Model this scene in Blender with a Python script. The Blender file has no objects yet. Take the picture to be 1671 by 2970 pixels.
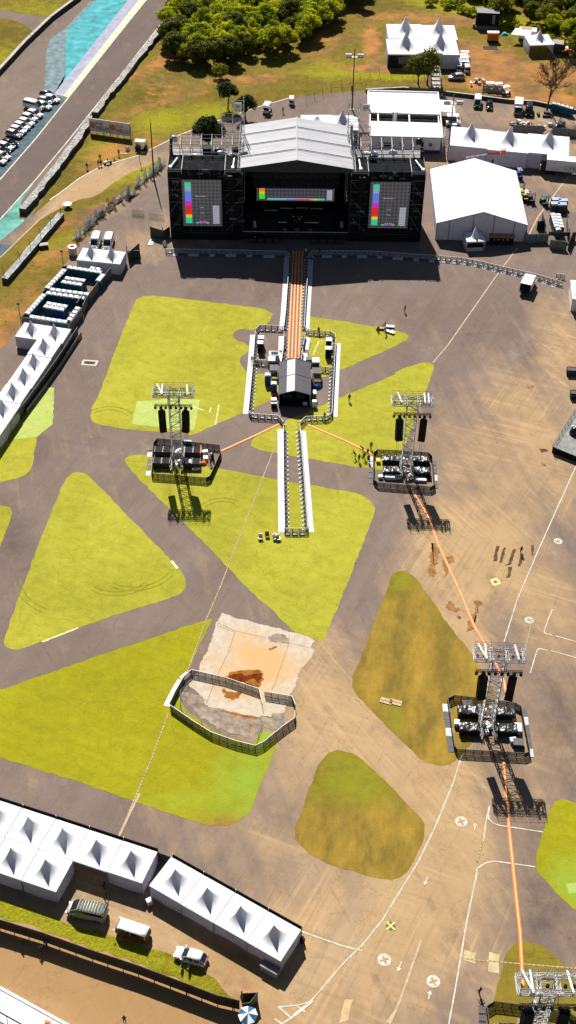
import bpy, bmesh, math, random
import numpy as np
from mathutils import Vector, Matrix
random.seed(7)
S = bpy.context.scene
COL = S.collection
PI = math.pi
R = math.radians

# ------------------------------------------------------------------ camera
FPX, TH, ROLL, CAMH = 3759.4, 0.7470994, 0.016355, 152.26
RX = Vector((math.cos(ROLL), math.sin(ROLL)*math.sin(TH), math.sin(ROLL)*math.cos(TH)))
UX = Vector((-math.sin(ROLL), math.cos(ROLL)*math.sin(TH), math.cos(ROLL)*math.cos(TH)))
FW = Vector((0, math.cos(TH), -math.sin(TH)))
cam_d = bpy.data.cameras.new('camera')
cam = bpy.data.objects.new('camera', cam_d); COL.objects.link(cam)
M = Matrix((RX, UX, -FW)).transposed().to_4x4(); M.translation = (0, 0, CAMH)
cam.matrix_world = M
cam_d.sensor_fit = 'VERTICAL'; cam_d.sensor_height = 36; cam_d.lens = 36*FPX/2970
cam_d.clip_start = 1; cam_d.clip_end = 5000
S.camera = cam

def site(px, py, z=0.0):
    """survey point: where the sight line of a photo pixel meets height z, in metres"""
    d = FW + RX*((px-835.5)/FPX) - UX*((py-1485.)/FPX)
    t = (CAMH - z)/-d.z
    return Vector((d.x*t, d.y*t, z))
def crop(x0, y0, s):
    return lambda x, y, z=0.0: site(x0+x*s, y0+y*s, z)
def height_at(px, py, base):
    d = FW + RX*((px-835.5)/FPX) - UX*((py-1485.)/FPX)
    return CAMH + d.z*base.y/d.y

# ------------------------------------------------------------------ light
SUN_EL, SUN_AZ = R(46), R(-12)       # azimuth from +Y, negative = left
W = bpy.data.worlds.new('World'); S.world = W; W.use_nodes = True
nt = W.node_tree
sky = nt.nodes.new('ShaderNodeTexSky'); sky.sky_type = 'NISHITA'; sky.sun_disc = False
sky.sun_elevation = SUN_EL; sky.sun_rotation = SUN_AZ; sky.air_density = 1.2; sky.dust_density = .6
nt.links.new(sky.outputs[0], nt.nodes['Background'].inputs[0])
nt.nodes['Background'].inputs[1].default_value = 0.03
sl = bpy.data.lights.new('sun', 'SUN'); sl.energy = 5.0; sl.angle = R(.5); sl.color = (1, .955, .87)
so = bpy.data.objects.new('sun', sl); COL.objects.link(so)
sd = Vector((math.sin(SUN_AZ)*math.cos(SUN_EL), math.cos(SUN_AZ)*math.cos(SUN_EL), math.sin(SUN_EL)))
so.rotation_euler = sd.to_track_quat('Z', 'Y').to_euler(); so.location = sd*400
S.view_settings.view_transform = 'Standard'; S.view_settings.look = 'None'
S.view_settings.exposure = 1.08; S.view_settings.gamma = 1

# ------------------------------------------------------------------ materials
class G:
    """small node graph writer"""
    def __init__(s, name):
        s.m = bpy.data.materials.new(name); s.m.use_nodes = True
        s.t = s.m.node_tree; s.b = s.t.nodes['Principled BSDF']; s.out = s.t.nodes['Material Output']
    def n(s, typ, ins=None, **props):
        n = s.t.nodes.new('ShaderNode'+typ)
        for k, v in props.items(): setattr(n, k, v)
        for k, v in (ins or {}).items():
            if hasattr(v, 'is_output'): s.t.links.new(v, n.inputs[k])
            else: n.inputs[k].default_value = v
        return n
    def pos(s): return s.n('NewGeometry').outputs['Position']
    def obj(s): return s.n('TexCoord').outputs['Object']
    def noise(s, vec, scale, detail=4, rough=.55, rot=0, st=(1, 1, 1)):
        if rot or st != (1, 1, 1):
            vec = s.n('Mapping', {'Vector': s.n('VectorRotate', {'Vector': vec, 'Angle': rot}, rotation_type='Z_AXIS').outputs[0], 'Scale': st}).outputs[0]
        return s.n('TexNoise', {'Vector': vec, 'Scale': scale, 'Detail': detail, 'Roughness': rough}).outputs['Fac']
    def ramp(s, fac, a, b, lo=0., hi=1.):
        return s.n('MapRange', {'Value': fac, 'From Min': a, 'From Max': b, 'To Min': lo, 'To Max': hi}).outputs[0]
    def mix(s, fac, a, b, blend='MIX'):
        n = s.n('Mix', data_type='RGBA', blend_type=blend)
        for i, v in ((0, fac), (6, a), (7, b)):
            if hasattr(v, 'is_output'): s.t.links.new(v, n.inputs[i])
            elif i == 0: n.inputs[0].default_value = v
            else: n.inputs[i].default_value = (*v, 1)
        return n.outputs[2]
    def math(s, op, a, b=0.):
        n = s.n('Math', operation=op)
        for i, v in ((0, a), (1, b)):
            if hasattr(v, 'is_output'): s.t.links.new(v, n.inputs[i])
            else: n.inputs[i].default_value = v
        return n.outputs[0]
    def attr(s, name): return s.n('Attribute', attribute_name=name).outputs['Fac']
    def done(s, col=None, rough=.8, metal=0., bump=None, bs=.3, bd=.05):
        if col is not None:
            if hasattr(col, 'is_output'): s.t.links.new(col, s.b.inputs['Base Color'])
            else: s.b.inputs['Base Color'].default_value = (*col, 1)
        if hasattr(rough, 'is_output'): s.t.links.new(rough, s.b.inputs['Roughness'])
        else: s.b.inputs['Roughness'].default_value = rough
        s.b.inputs['Metallic'].default_value = metal
        if bump is not None:
            bn = s.n('Bump', {'Height': bump, 'Strength': bs, 'Distance': bd}); s.t.links.new(bn.outputs[0], s.b.inputs['Normal'])
        return s.m

def pm(name, col, var=.25, scale=1.5, rough=.6, metal=0., bump=0., spec=.2):
    g = G(name); p = g.obj()
    a = g.noise(p, scale, 5); 
    lo = tuple(c*(1-var) for c in col); hi = tuple(min(1, c*(1+var)) for c in col)
    c = g.mix(g.ramp(a, .3, .7), lo, hi)
    rr = g.ramp(g.noise(p, scale*2.3), .3, .7, max(.05, rough-.1), min(1, rough+.1))
    m = g.done(c, rr, metal, bump=g.noise(p, scale*6) if bump else None, bs=bump)
    if spec is not None: g.b.inputs['Specular IOR Level'].default_value = spec
    return m

def fabric(name, col, trans=.25, var=.05, wr=1.2):
    """tent fabric: mostly diffuse, some light comes through, soft wrinkles, dirt"""
    g = G(name); p = g.obj()
    d = g.noise(p, .7, 6, .65)
    c = g.mix(g.ramp(d, .35, .72), tuple(x*(1-var*2) for x in col), col)
    h = g.noise(p, wr, 3)
    g.b.inputs['Specular IOR Level'].default_value = .06
    g.done(c, .7, bump=h, bs=.25, bd=.1)
    tr = g.n('BsdfTranslucent', {'Color': c})
    mx = g.n('MixShader', {'Fac': trans, 1: g.b.outputs[0], 2: tr.outputs[0]})
    g.t.links.new(mx.outputs[0], g.out.inputs[0])
    return g.m

def emit(name, col, st=1.):
    g = G(name)
    p = g.obj(); c = g.mix(g.ramp(g.noise(p, 8, 2), .3, .7), tuple(x*.85 for x in col), col)
    g.done((0.01, .01, .012), .4)
    g.t.links.new(c, g.b.inputs['Emission Color']); g.b.inputs['Emission Strength'].default_value = st
    return g.m

MT = {}
MT['white_fabric'] = fabric('white_fabric', (.66, .66, .70), .14)
MT['wall_fabric'] = fabric('wall_fabric', (.60, .58, .66), .30, .10, 2.5)
MT['steel'] = pm('steel', (.24, .235, .23), .4, 2, .5, .1)
MT['light_steel'] = pm('light_steel', (.44, .435, .43), .35, 2, .5)
MT['dark_steel'] = pm('dark_steel', (.05, .05, .052), .4, 2, .5, .3)
MT['black'] = pm('black', (.008, .008, .010), .4, 2, .7, spec=.12)
MT['black_cloth'] = pm('black_cloth', (.016, .017, .02), .5, 1.2, .9, bump=.5)
MT['black_tarp'] = pm('black_tarp', (.010, .011, .011), .4, .8, .32, bump=.25, spec=.3)
MT['white_paint'] = pm('white_paint', (.62, .62, .64), .12, 2, .35, spec=.4)
MT['white_metal'] = pm('white_metal', (.62, .62, .64), .12, 1, .5)
MT['grey_plate'] = pm('grey_plate', (.065, .06, .06), .3, 1.5, .6)
MT['white_plate'] = pm('white_plate', (.36, .36, .375), .15, 1.5, .5)
MT['teal'] = pm('teal', (.006, .075, .105), .3, 2, .4)
MT['blue'] = pm('blue', (.008, .045, .19), .3, 2, .4)
MT['roof_white'] = pm('roof_white', (.50, .50, .53), .14, 1.2, .6, spec=.06)
MT['glass'] = pm('glass', (.012, .015, .018), .3, 1, .08, spec=.5)
MT['tyre'] = pm('tyre', (.012, .012, .012), .3, 4, .8)
MT['orange'] = pm('orange', (.55, .13, .025), .2, 2, .6)
MT['orange_pale'] = pm('orange_pale', (.62, .34, .17), .15, 2, .6)
MT['wood'] = pm('wood', (.30, .17, .07), .4, 3, .7)
MT['concrete'] = pm('concrete', (.30, .27, .24), .3, .8, .9, bump=.3)
MT['dark_hoard'] = pm('dark_hoard', (.035, .04, .042), .35, 1, .5)
MT['grey_hoard'] = pm('grey_hoard', (.14, .135, .135), .35, 1, .6)
MT['red'] = pm('red', (.45, .03, .02), .3, 2, .5)
MT['yellow'] = pm('yellow', (.50, .30, .03), .3, 2, .5)
MT['green'] = pm('green', (.01, .09, .04), .3, 2, .5)
MT['silver'] = pm('silver', (.36, .37, .39), .2, 2, .3, .5)
MT['plastic_white'] = pm('plastic_white', (.60, .60, .62), .2, 4, .5, bump=.4)

# ------------------------------------------------------------------ mesh builder
class MB:
    def __init__(s, M=None): s.v, s.f, s.mi, s.M = [], [], [], M
    def add(s, vs, fs, mi=0):
        o = len(s.v)
        s.v += [tuple(s.M @ Vector(v)) if s.M else tuple(v) for v in vs]
        s.f += [tuple(o+i for i in f) for f in fs]; s.mi += [mi]*len(fs); return s
    def bx(s, x0, x1, y0, y1, z0, z1, mi=0):
        return s.add([(x0,y0,z0),(x1,y0,z0),(x1,y1,z0),(x0,y1,z0),(x0,y0,z1),(x1,y0,z1),(x1,y1,z1),(x0,y1,z1)],
                     [(3,2,1,0),(4,5,6,7),(0,1,5,4),(1,2,6,5),(2,3,7,6),(3,0,4,7)], mi)
    def box(s, c, d, rz=0, mi=0, taper=1.):
        vs = []
        for k, z in ((1, -.5), (taper, .5)):
            for a, b in ((-.5,-.5),(.5,-.5),(.5,.5),(-.5,.5)):
                x, y = a*d[0]*k, b*d[1]*k
                vs.append((c[0]+x*math.cos(rz)-y*math.sin(rz), c[1]+x*math.sin(rz)+y*math.cos(rz), c[2]+z*d[2]))
        return s.add(vs, [(3,2,1,0),(4,5,6,7),(0,1,5,4),(1,2,6,5),(2,3,7,6),(3,0,4,7)], mi)
    def bar(s, p, q, r, mi=0, n=4, r2=None):
        p, q = Vector(p), Vector(q); d = (q-p)
        if d.length < 1e-6: return s
        d.normalize(); u = d.orthogonal().normalized() if abs(d.z) < .99 else Vector((1,0,0)); w = d.cross(u)
        vs = []
        for c, rr in ((p, r), (q, r if r2 is None else r2)):
            for i in range(n):
                a = 2*PI*(i+.5)/n; vs.append(c+(u*math.cos(a)+w*math.sin(a))*rr)
        fs = [(i, (i+1)%n, n+(i+1)%n, n+i) for i in range(n)]+[tuple(range(n-1,-1,-1)), tuple(range(n,2*n))]
        return s.add(vs, fs, mi)
    def path(s, pts, r, mi=0, n=5):
        for a, b in zip(pts, pts[1:]): s.bar(a, b, r, mi, n)
        return s
    def cyl(s, c, r, h, n=12, mi=0, r2=None): return s.bar(c, (c[0], c[1], c[2]+h), r, mi, n, r2)
    def ring(s, secs, mi=0, cap=True):
        """loft through equal-length sections"""
        n = len(secs[0]); vs = [v for q in secs for v in q]; fs = []
        for k in range(len(secs)-1):
            for i in range(n): fs.append((k*n+i, k*n+(i+1)%n, (k+1)*n+(i+1)%n, (k+1)*n+i))
        if cap: fs += [tuple(range(n-1,-1,-1)), tuple(range((len(secs)-1)*n, len(secs)*n))]
        return s.add(vs, fs, mi)
    def prism(s, poly, z0, z1, mi=0):
        n = len(poly)
        return s.add([(x,y,z0) for x,y in poly]+[(x,y,z1) for x,y in poly],
                     [tuple(range(n-1,-1,-1)), tuple(range(n,2*n))]+[(i,(i+1)%n,n+(i+1)%n,n+i) for i in range(n)], mi)
    def quad(s, a, b, c, d, mi=0): return s.add([a,b,c,d], [(0,1,2,3)], mi)
    def dome(s, c, rx, ry, rz, n=10, k=5, mi=0):
        vs = []; fs = []
        for j in range(k+1):
            t = (j/k)*PI/2
            for i in range(n):
                a = 2*PI*i/n; vs.append((c[0]+rx*math.cos(t)*math.cos(a), c[1]+ry*math.cos(t)*math.sin(a), c[2]+rz*math.sin(t)))
        for j in range(k):
            for i in range(n): fs.append((j*n+i, j*n+(i+1)%n, (j+1)*n+(i+1)%n, (j+1)*n+i))
        return s.add(vs, fs, mi)
    def lattice(s, p, q, w, h, r, seg, mi=0, side=None, rb=None):
        """box truss from p to q, cross section w (sideways) by h"""
        p, q = Vector(p), Vector(q); d = (q-p).normalized()
        u = Vector(side).normalized() if side else (d.cross(Vector((0,0,1))).normalized() if abs(d.z) < .9 else Vector((1,0,0)))
        v = d.cross(u); rb = rb or r*.55
        cs = [(-w/2,-h/2),(w/2,-h/2),(w/2,h/2),(-w/2,h/2)]
        L = (q-p).length; n = max(1, int(round(L/seg)))
        pt = lambda k, c: p + (q-p)*(k/n) + u*c[0] + v*c[1]
        for c in cs: s.bar(pt(0,c), pt(n,c), r, mi)
        for k in range(n+1):
            for a in range(4): s.bar(pt(k,cs[a]), pt(k,cs[(a+1)%4]), rb, mi)
            if k < n:
                for a in range(4):
                    x, y = (a, (a+1)%4) if k % 2 else ((a+1)%4, a)
                    s.bar(pt(k,cs[x]), pt(k+1,cs[y]), rb, mi)
        return s
    def mesh(s, name, mats):
        me = bpy.data.meshes.new(name); me.from_pydata(s.v, [], s.f)
        for m in mats: me.materials.append(MT[m] if isinstance(m, str) else m)
        if len(mats) > 1: me.polygons.foreach_set('material_index', s.mi)
        me.update(); return me
    def build(s, name, mats, parent=None, smooth=False, loc=None, rz=0.):
        if isinstance(mats, str) or not isinstance(mats, (list, tuple)): mats = [mats]
        me = s.mesh(name, mats)
        if smooth: me.polygons.foreach_set('use_smooth', [True]*len(me.polygons))
        return link(name, me, parent, loc, rz)

def link(name, me, parent=None, loc=None, rz=0.):
    o = bpy.data.objects.new(name, me); COL.objects.link(o)
    if parent: o.parent = parent; KIDS.setdefault(parent.name, []).append(o)
    if loc is not None: o.location = loc
    if rz: o.rotation_euler = (0, 0, rz)
    return o
def tag(o, label, cat, group=None):
    o['label'] = label; o['category'] = cat
    if group: o['group'] = group
    return o
def thing(name, label, cat, loc=(0,0,0), rz=0., group=None):
    o = bpy.data.objects.new(name, None); COL.objects.link(o); o.empty_display_size = .3
    o.location = loc; o.rotation_euler = (0, 0, rz)
    return tag(o, label, cat, group)
def structure(o): o['kind'] = 'structure'; return o
KIDS = {}
def dup(root, loc, rz, label, scale=None):
    def cp(o, par):
        c = o.copy(); COL.objects.link(c)
        if par: c.parent = par; KIDS.setdefault(par.name, []).append(c)
        for ch in list(KIDS.get(o.name, [])): cp(ch, c)
        return c
    c = cp(root, None); c.location = loc; c.rotation_euler = (0, 0, rz); c['label'] = label
    if scale: c.scale = scale
    return c
ORD = ['first','second','third','fourth','fifth','sixth','seventh','eighth','ninth','tenth','eleventh','twelfth','thirteenth','fourteenth','fifteenth','sixteenth']
def ang(a, b): return math.atan2(b[1]-a[1], b[0]-a[0])
def lerp(a, b, t): return a+(b-a)*t
# ================================================================== ground, lawns, roads
def blobs(kind, X, Y):
    """wear of the ground: soft-edged stains at fixed places (metres)"""
    out = np.zeros_like(X)
    for (px, py, rx, ry, rot, val) in BRUSH[kind]:
        c = site(px, py); a = R(rot); dx, dy = X-c.x, Y-c.y
        u = (dx*math.cos(a)+dy*math.sin(a))/rx; v = (-dx*math.sin(a)+dy*math.cos(a))/ry
        w = val*np.clip(1.25-np.sqrt(u*u+v*v), 0, 1)
        out = np.maximum(out, w) + .3*np.minimum(out, w)
    return np.clip(out, 0, 1)
BRUSH = {
 'dust': [ # px, py, rx m, ry m, angle, strength
  (1500,1640,9,22,20,.8),(1360,1640,10,22,-25,.95),(1300,1560,8,12,0,.8),(1420,1340,14,22,10,.5),(1560,1260,11,26,10,.75),(1640,1000,7,22,0,.7),
  (1180,1640,5,12,-20,.35),(1330,1850,7,10,-30,.8),(1010,2080,9,13,30,.85),(1120,2180,10,12,-30,.95),(1240,2290,8,12,-20,.9),(960,2130,9,14,20,.7),
  (830,2180,7,14,-10,.55),(1280,2480,8,16,-12,.95),(1180,2620,11,16,-10,.8),(1000,2620,16,12,0,.6),(860,2800,14,10,0,.9),(620,2850,20,9,-30,1),(300,2850,24,9,-28,1),(60,2800,16,9,-20,.9),(480,2940,16,9,0,1),(700,2700,9,7,0,.6),(760,2740,10,6,-30,.7),
  (1050,2850,12,12,0,.6),(1400,2620,9,22,0,.4),(1540,2250,12,20,0,.35),(1600,1900,8,16,0,.35),(760,2440,18,8,-20,.35),(330,2620,20,5,-28,.55),(560,2730,8,5,-28,.6),(1560,2900,12,8,0,.35),
  (900,1960,5,10,0,.5),(960,1880,7,8,0,.45),(470,690,9,30,-60,.35),(1560,520,14,6,0,.25),(120,690,6,7,0,.6),(180,625,7,12,0,1),(235,580,8,14,0,1),(290,545,8,14,0,1),(350,515,7,12,0,.9),(420,485,6,10,0,.5),(500,445,6,10,0,.3),(1640,480,8,30,0,.5),(1560,340,30,8,-5,.35),(1210,470,12,5,0,.5)],
 'pale': [(250,480,12,2,30,.0),(420,1680,30,2.5,35,.25),(160,1560,12,8,0,.25),(560,1330,8,5,0,.25),(960,2420,3,10,-20,.4),(1000,2680,1.5,14,-35,.55),(1015,2800,1.2,14,-5,.5),(1230,1010,3,3,0,.4),(1500,1020,3,9,-30,.3),(1410,1090,4,3,0,.4),(300,1330,9,6,0,.3)],
 'dark': [(1610,2470,5,8,0,.5),(1580,2650,6,8,0,.5),(40,1560,4,10,20,.5),(1640,2100,6,16,0,.4),(120,1300,2.5,5,0,.4),(1480,690,14,6,0,.35),(430,1000,5,3,0,.3),(700,840,20,6,0,.2),(1250,890,14,12,0,.15)],
 'ochre': [(300,2880,16,8,-25,1),(80,2800,14,8,-25,.9),(560,2950,16,7,-20,1),(700,2760,8,6,-20,.7),(620,2740,9,4,-28,.5),(1010,2920,2.5,4,0,.5),(1600,1300,4,12,0,.3),(1660,1050,3,8,0,.5),(1110,2000,4,7,-35,.4),(1250,2280,4,8,-20,.4),(330,560,5,12,-35,.5),(1480,480,12,2,0,.6)],
 'wear': [ # lawns gone brown
  (1250,1960,9,22,25,.95),(1240,2120,5,12,0,.9),(1330,1950,6,10,0,.95),(1080,1960,7,8,0,.85),(1130,1780,3.4,13,-25,.55),(1190,1770,5,12,-25,.7),(1160,2060,6,7,0,.5),(1150,2200,10,5,-30,.5),
  (1060,2460,14,10,0,.85),(1160,2420,8,9,0,.9),(930,2420,7,9,20,.75),(970,2230,5,6,0,.45),(1090,2330,5,5,0,.45),(1120,2530,9,4,0,.95),(640,2390,9,3,10,.75),(770,2320,3,6,0,.5),(1500,2760,4,3,0,.35),(1480,2900,7,8,0,.35)],
 'lush': [(730,2260,7,9,0,.6),(560,2330,12,4,0,.3),(1010,2260,7,8,0,.55),(1080,2320,6,6,0,.5),(1165,1680,3,6,0,.6),(1660,2560,4,5,0,.7),(1150,2080,2,4,0,.6),(775,2120,2.4,3,0,.8),(900,2000,1,1,0,0)],
 'soil': [ # bare earth on the hill
  (1430,190,9,14,0,1),(1520,215,16,9,0,.85),(1600,220,16,10,0,.75),(1540,280,20,5,-20,1),(1360,160,6,12,0,.85),(1460,250,8,5,-20,1),(1640,300,14,6,0,.6),(1080,130,3,18,0,.75),(1110,200,14,3,0,.7),
  (1190,50,22,6,0,.45),(730,230,12,4,10,.5),(500,170,5,9,-30,.35),(470,240,9,10,-20,.25),(510,285,2.5,16,-50,.4),(560,250,2,16,-50,.3),(350,430,14,5,30,.5),(290,480,9,4,30,.4),(920,150,7,8,0,.35),(960,110,8,8,0,.4),(1330,60,12,5,0,.5),
  (300,610,18,3,38,.8),(180,730,14,3,45,.5),(120,870,2.5,24,-42,.6),(60,950,3,20,-42,.55),(1290,240,14,3,0,.5),(1420,285,14,2.5,0,.4),(30,1000,5,8,0,.6),(60,860,3,14,-42,.35),(255,390,2,40,-37,.5),(400,210,2,60,-37,.55)],
 'bright': [(60,2640,7,3,-25,1),(160,2680,7,3,-25,1),(290,2730,7,3,-25,.9),(420,2775,7,2.5,-25,.8),(560,2830,7,2.5,-28,.8),(620,330,9,8,40,.9),(470,350,10,9,30,1),(300,440,9,8,30,.9),(960,200,10,10,0,.6),(1030,215,24,3,0,1),(1160,225,14,3,0,.9),(860,60,8,14,0,.5),(1330,20,30,7,-25,1),(1480,70,26,6,-28,1),(1600,120,16,6,-30,1),(300,600,10,2,40,.5),(60,900,4,14,-42,.7),(190,700,5,16,-42,.6),(400,500,4,20,-50,.9),(120,30,20,14,0,.6),(10,170,12,14,0,.7)],
}
def grid_sheet(name, pts, z, step, kinds, mat, chaikin=1, jit=.13):
    P = [Vector((p[0], p[1])) for p in pts]
    for _ in range(chaikin):
        Q = []
        for a, b in zip(P, P[1:]+P[:1]):
            t = .25 if (b-a).length < 12 else 2.5/(b-a).length
            Q += [a.lerp(b, t), a.lerp(b, 1-t)]
        P = Q
    if jit:
        rj = random.Random(len(P)); Q = []
        for a, b in zip(P, P[1:]+P[:1]):
            n = max(1, int((b-a).length/.9)); nn = Vector((-(b-a).y, (b-a).x)).normalized() if (b-a).length > 1e-6 else Vector((0, 0))
            Q += [a.lerp(b, k/n)+nn*rj.uniform(-jit, jit) for k in range(n)]
        P = Q
    bm = bmesh.new(); bm.faces.new([bm.verts.new((p.x, p.y, 0)) for p in P])
    xs = [p.x for p in P]; ys = [p.y for p in P]
    for ax, (a, b) in ((0, (min(xs), max(xs))), (1, (min(ys), max(ys)))):
        k = math.floor(a/step)+1
        while k*step < b:
            co = [0, 0, 0]; no = [0, 0, 0]; co[ax] = k*step; no[ax] = 1
            bmesh.ops.bisect_plane(bm, geom=bm.verts[:]+bm.edges[:]+bm.faces[:], plane_co=co, plane_no=no); k += 1
    bmesh.ops.recalc_face_normals(bm, faces=bm.faces[:])
    for f in bm.faces:
        if f.normal.z < 0: f.normal_flip()
    me = bpy.data.meshes.new(name); bm.to_mesh(me); bm.free()
    return finish_sheet(name, me, z, kinds, mat)
def finish_sheet(name, me, z, kinds, mat):
    n = len(me.vertices); co = np.empty(n*3, np.float32); me.vertices.foreach_get('co', co); co = co.reshape(-1, 3)
    for k in kinds:
        a = me.attributes.new(k, 'FLOAT', 'POINT'); a.data.foreach_set('value', blobs(k, co[:, 0], co[:, 1]).astype(np.float32))
    me.materials.append(mat)
    o = link(name, me, loc=(0, 0, z)); return structure(o)

# --- asphalt
def asphalt_material(name, A, B, dustc):
    g = G(name); p = g.pos()
    big = g.noise(p, .035, 5, .6); mid = g.noise(p, .35, 5, .6); fine = g.noise(p, 5., 4, .7)
    lane = g.noise(p, 1., 3, .5, rot=R(24), st=(.28, .018, 1)); lane2 = g.noise(p, 1., 2, .5, rot=R(24), st=(1.6, .03, 1))
    v = g.math('ADD', g.math('MULTIPLY', big, .45), g.math('ADD', g.math('MULTIPLY', mid, .25), g.math('MULTIPLY', lane, .3)))
    c = g.mix(g.ramp(v, .38, .62), A, B)
    c = g.mix(g.ramp(lane2, .55, .75, 0, .25), c, tuple(x*.62 for x in A))
    c = g.mix(g.ramp(fine, .35, .75, 0, .5), c, tuple(x*1.35 for x in B))
    # dust swept by wheels
    sw = g.noise(p, 1., 4, .6, rot=R(-14), st=(.5, .03, 1)); dn = g.noise(p, .16, 6, .65)
    d = g.math('ADD', g.attr('dust'), g.math('MULTIPLY', g.math('ADD', g.ramp(dn, .3, .7, -.5, .5), g.ramp(sw, .3, .7, -.5, .5)), .34))
    c = g.mix(g.ramp(d, .05, .9, 0, .92), c, g.mix(g.ramp(dn, .3, .7), tuple(x*.9 for x in dustc), tuple(x*1.08 for x in dustc)))
    for an_, k_ in ((-34, .9), (28, 1.1), (-68, .8)):      # wheel streaks in the dust
        s1 = g.noise(p, 1., 3, .55, rot=R(an_), st=(1.5*k_, .045, 1)); mk = g.math('MULTIPLY', g.ramp(g.noise(p, .045, 2, .5, rot=R(an_)), .46, .58), g.ramp(d, .1, .6))
        c = g.mix(g.math('MULTIPLY', mk, g.ramp(s1, .54, .70, 0, .5)), c, tuple(x*1.28 for x in dustc)); c = g.mix(g.math('MULTIPLY', mk, g.ramp(s1, .46, .32, 0, .4)), c, tuple(x*.62 for x in dustc))
    c = g.mix(g.ramp(g.math('ADD', g.attr('ochre'), g.ramp(mid, .3, .7, -.25, .25)), .2, .9, 0, .8), c, (.225, .130, .055))
    c = g.mix(g.ramp(g.math('MULTIPLY', g.attr('pale'), g.ramp(g.noise(p, .8, 5, .7), .35, .65)), 0., .8, 0, .6), c, (.22, .19, .16))
    c = g.mix(g.ramp(g.math('MULTIPLY', g.attr('dark'), g.ramp(g.noise(p, .25, 5, .7), .3, .6)), 0., .6, 0, .8), c, tuple(x*.6 for x in A))
    # paving seams, hairline cracks, wheel scuffs
    xr = g.n('SeparateXYZ', {0: g.n('VectorRotate', {'Vector': p, 'Angle': R(24)}, rotation_type='Z_AXIS').outputs[0]}).outputs['X']
    seam = g.math('FRACT', g.math('MULTIPLY', xr, .21)); sm = g.math('MULTIPLY', g.ramp(seam, .0, .035, 1, 0), g.ramp(mid, .40, .60))
    c = g.mix(g.math('MULTIPLY', sm, .35), c, tuple(x*.6 for x in A))
    rg_ = g.math('ABSOLUTE', g.math('SUBTRACT', g.noise(p, .11, 7, .62), .5)); c = g.mix(g.ramp(rg_, .001, .005, .30, 0), c, tuple(x*.55 for x in A))
    rg2 = g.math('ABSOLUTE', g.math('SUBTRACT', g.noise(p, .05, 2, .4, rot=R(-30), st=(1, .35, 1)), .5)); c = g.mix(g.math('MULTIPLY', g.ramp(rg2, .004, .010, .22, 0), g.ramp(mid, .45, .6)), c, tuple(x*.6 for x in A))
    gr = g.noise(p, 1.9, 6, .8); c = g.mix(g.ramp(gr, .56, .74, 0, .28), c, tuple(x*.6 for x in A)); c = g.mix(g.ramp(gr, .42, .28, 0, .30), c, (.30, .24, .19))
    # specks of litter and gravel, pale and dark
    sp = g.n('TexVoronoi', {'Vector': p, 'Scale': .55}, feature='F1').outputs['Distance']
    c = g.mix(g.ramp(sp, .028, .045, .55, 0), c, (.26, .22, .18))
    cr_ = None; 0 and g.n('TexVoronoi', {'Vector': g.n('VectorMath', {0: p, 1: g.n('TexNoise', {'Vector': p, 'Scale': .3, 'Detail': 4}).outputs['Color']}, operation='ADD').outputs[0], 'Scale': .09}, feature='DISTANCE_TO_EDGE').outputs['Distance']
    g.b.inputs['Specular IOR Level'].default_value = .06
    return g.done(c, .92, bump=fine, bs=.2, bd=.03)
MA = asphalt_material('asphalt', (.098, .072, .061), (.143, .108, .092), (.300, .202, .108))
# --- grass
def grass_material(name, c1, c2, lushc, brown, soil=None, rough=1.):
    g = G(name); p = g.pos()
    big = g.noise(p, .05, 4, .6); mid = g.noise(p, .5, 6, .7); fine = g.noise(p, 3.2, 5, .75)
    st = g.noise(p, 1., 4, .65, rot=R(-63), st=(.9, .05, 1))
    v = g.math('ADD', g.math('MULTIPLY', big, .35), g.math('ADD', g.math('MULTIPLY', mid, .35*rough), g.math('ADD', g.math('MULTIPLY', fine, .2*rough), g.math('MULTIPLY', st, .16))))
    c = g.mix(g.ramp(v, .44, .61), c2, c1)
    fl = g.noise(p, 1.15, 7, .8)
    c = g.mix(g.ramp(fl, .62, .72, 0, .6*rough), c, tuple(x*.45 for x in c2))
    rg_ = g.math('ABSOLUTE', g.math('SUBTRACT', g.noise(p, .22, 6, .62), .5)); c = g.mix(g.math('MULTIPLY', g.ramp(rg_, .004, .012, .5, 0), g.ramp(fine, .4, .6)), c, tuple(x*.5 for x in c2))
    rg2 = g.math('ABSOLUTE', g.math('SUBTRACT', g.noise(p, .07, 3, .45), .52)); c = g.mix(g.math('MULTIPLY', g.ramp(rg2, .002, .006, .35, 0), g.ramp(mid, .42, .58)), c, tuple(x*.6 for x in c2))
    c = g.mix(g.ramp(g.noise(p, .09, 5, .7), .55, .75, 0, .5), c, tuple(x*.78 for x in c2)); c = g.mix(g.ramp(fl, .36, .26, 0, .4), c, tuple(min(.5, x*1.3) for x in c1))
    c = g.mix(g.ramp(g.math('MULTIPLY', g.attr('lush'), g.ramp(mid, .3, .6, .5, 1)), .1, .8), c, lushc)
    b = g.mix(g.ramp(g.noise(p, .22, 6, .7, rot=R(5), st=(1.2, .5, 1)), .38, .70), brown[0], brown[1])
    w = g.math('ADD', g.math('SUBTRACT', g.attr('wear'), g.math('MULTIPLY', g.attr('lush'), .55)), g.ramp(g.noise(p, .3, 7, .72), .3, .7, -.2, .2))
    c = g.mix(g.ramp(w, .2, .75), c, b)
    g.b.inputs['Specular IOR Level'].default_value = .05
    return g.done(c, .95, bump=g.math('ADD', fine, mid), bs=.5, bd=.12)
ML = grass_material('lawn_turf', (.285, .268, .030), (.195, .190, .018), (.14, .22, .015), ((.135, .092, .012), (.24, .135, .018)))
ML2 = grass_material('worn_turf', (.168, .130, .016), (.105, .080, .012), (.165, .170, .012), ((.122, .088, .018), (.27, .170, .026)))
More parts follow.
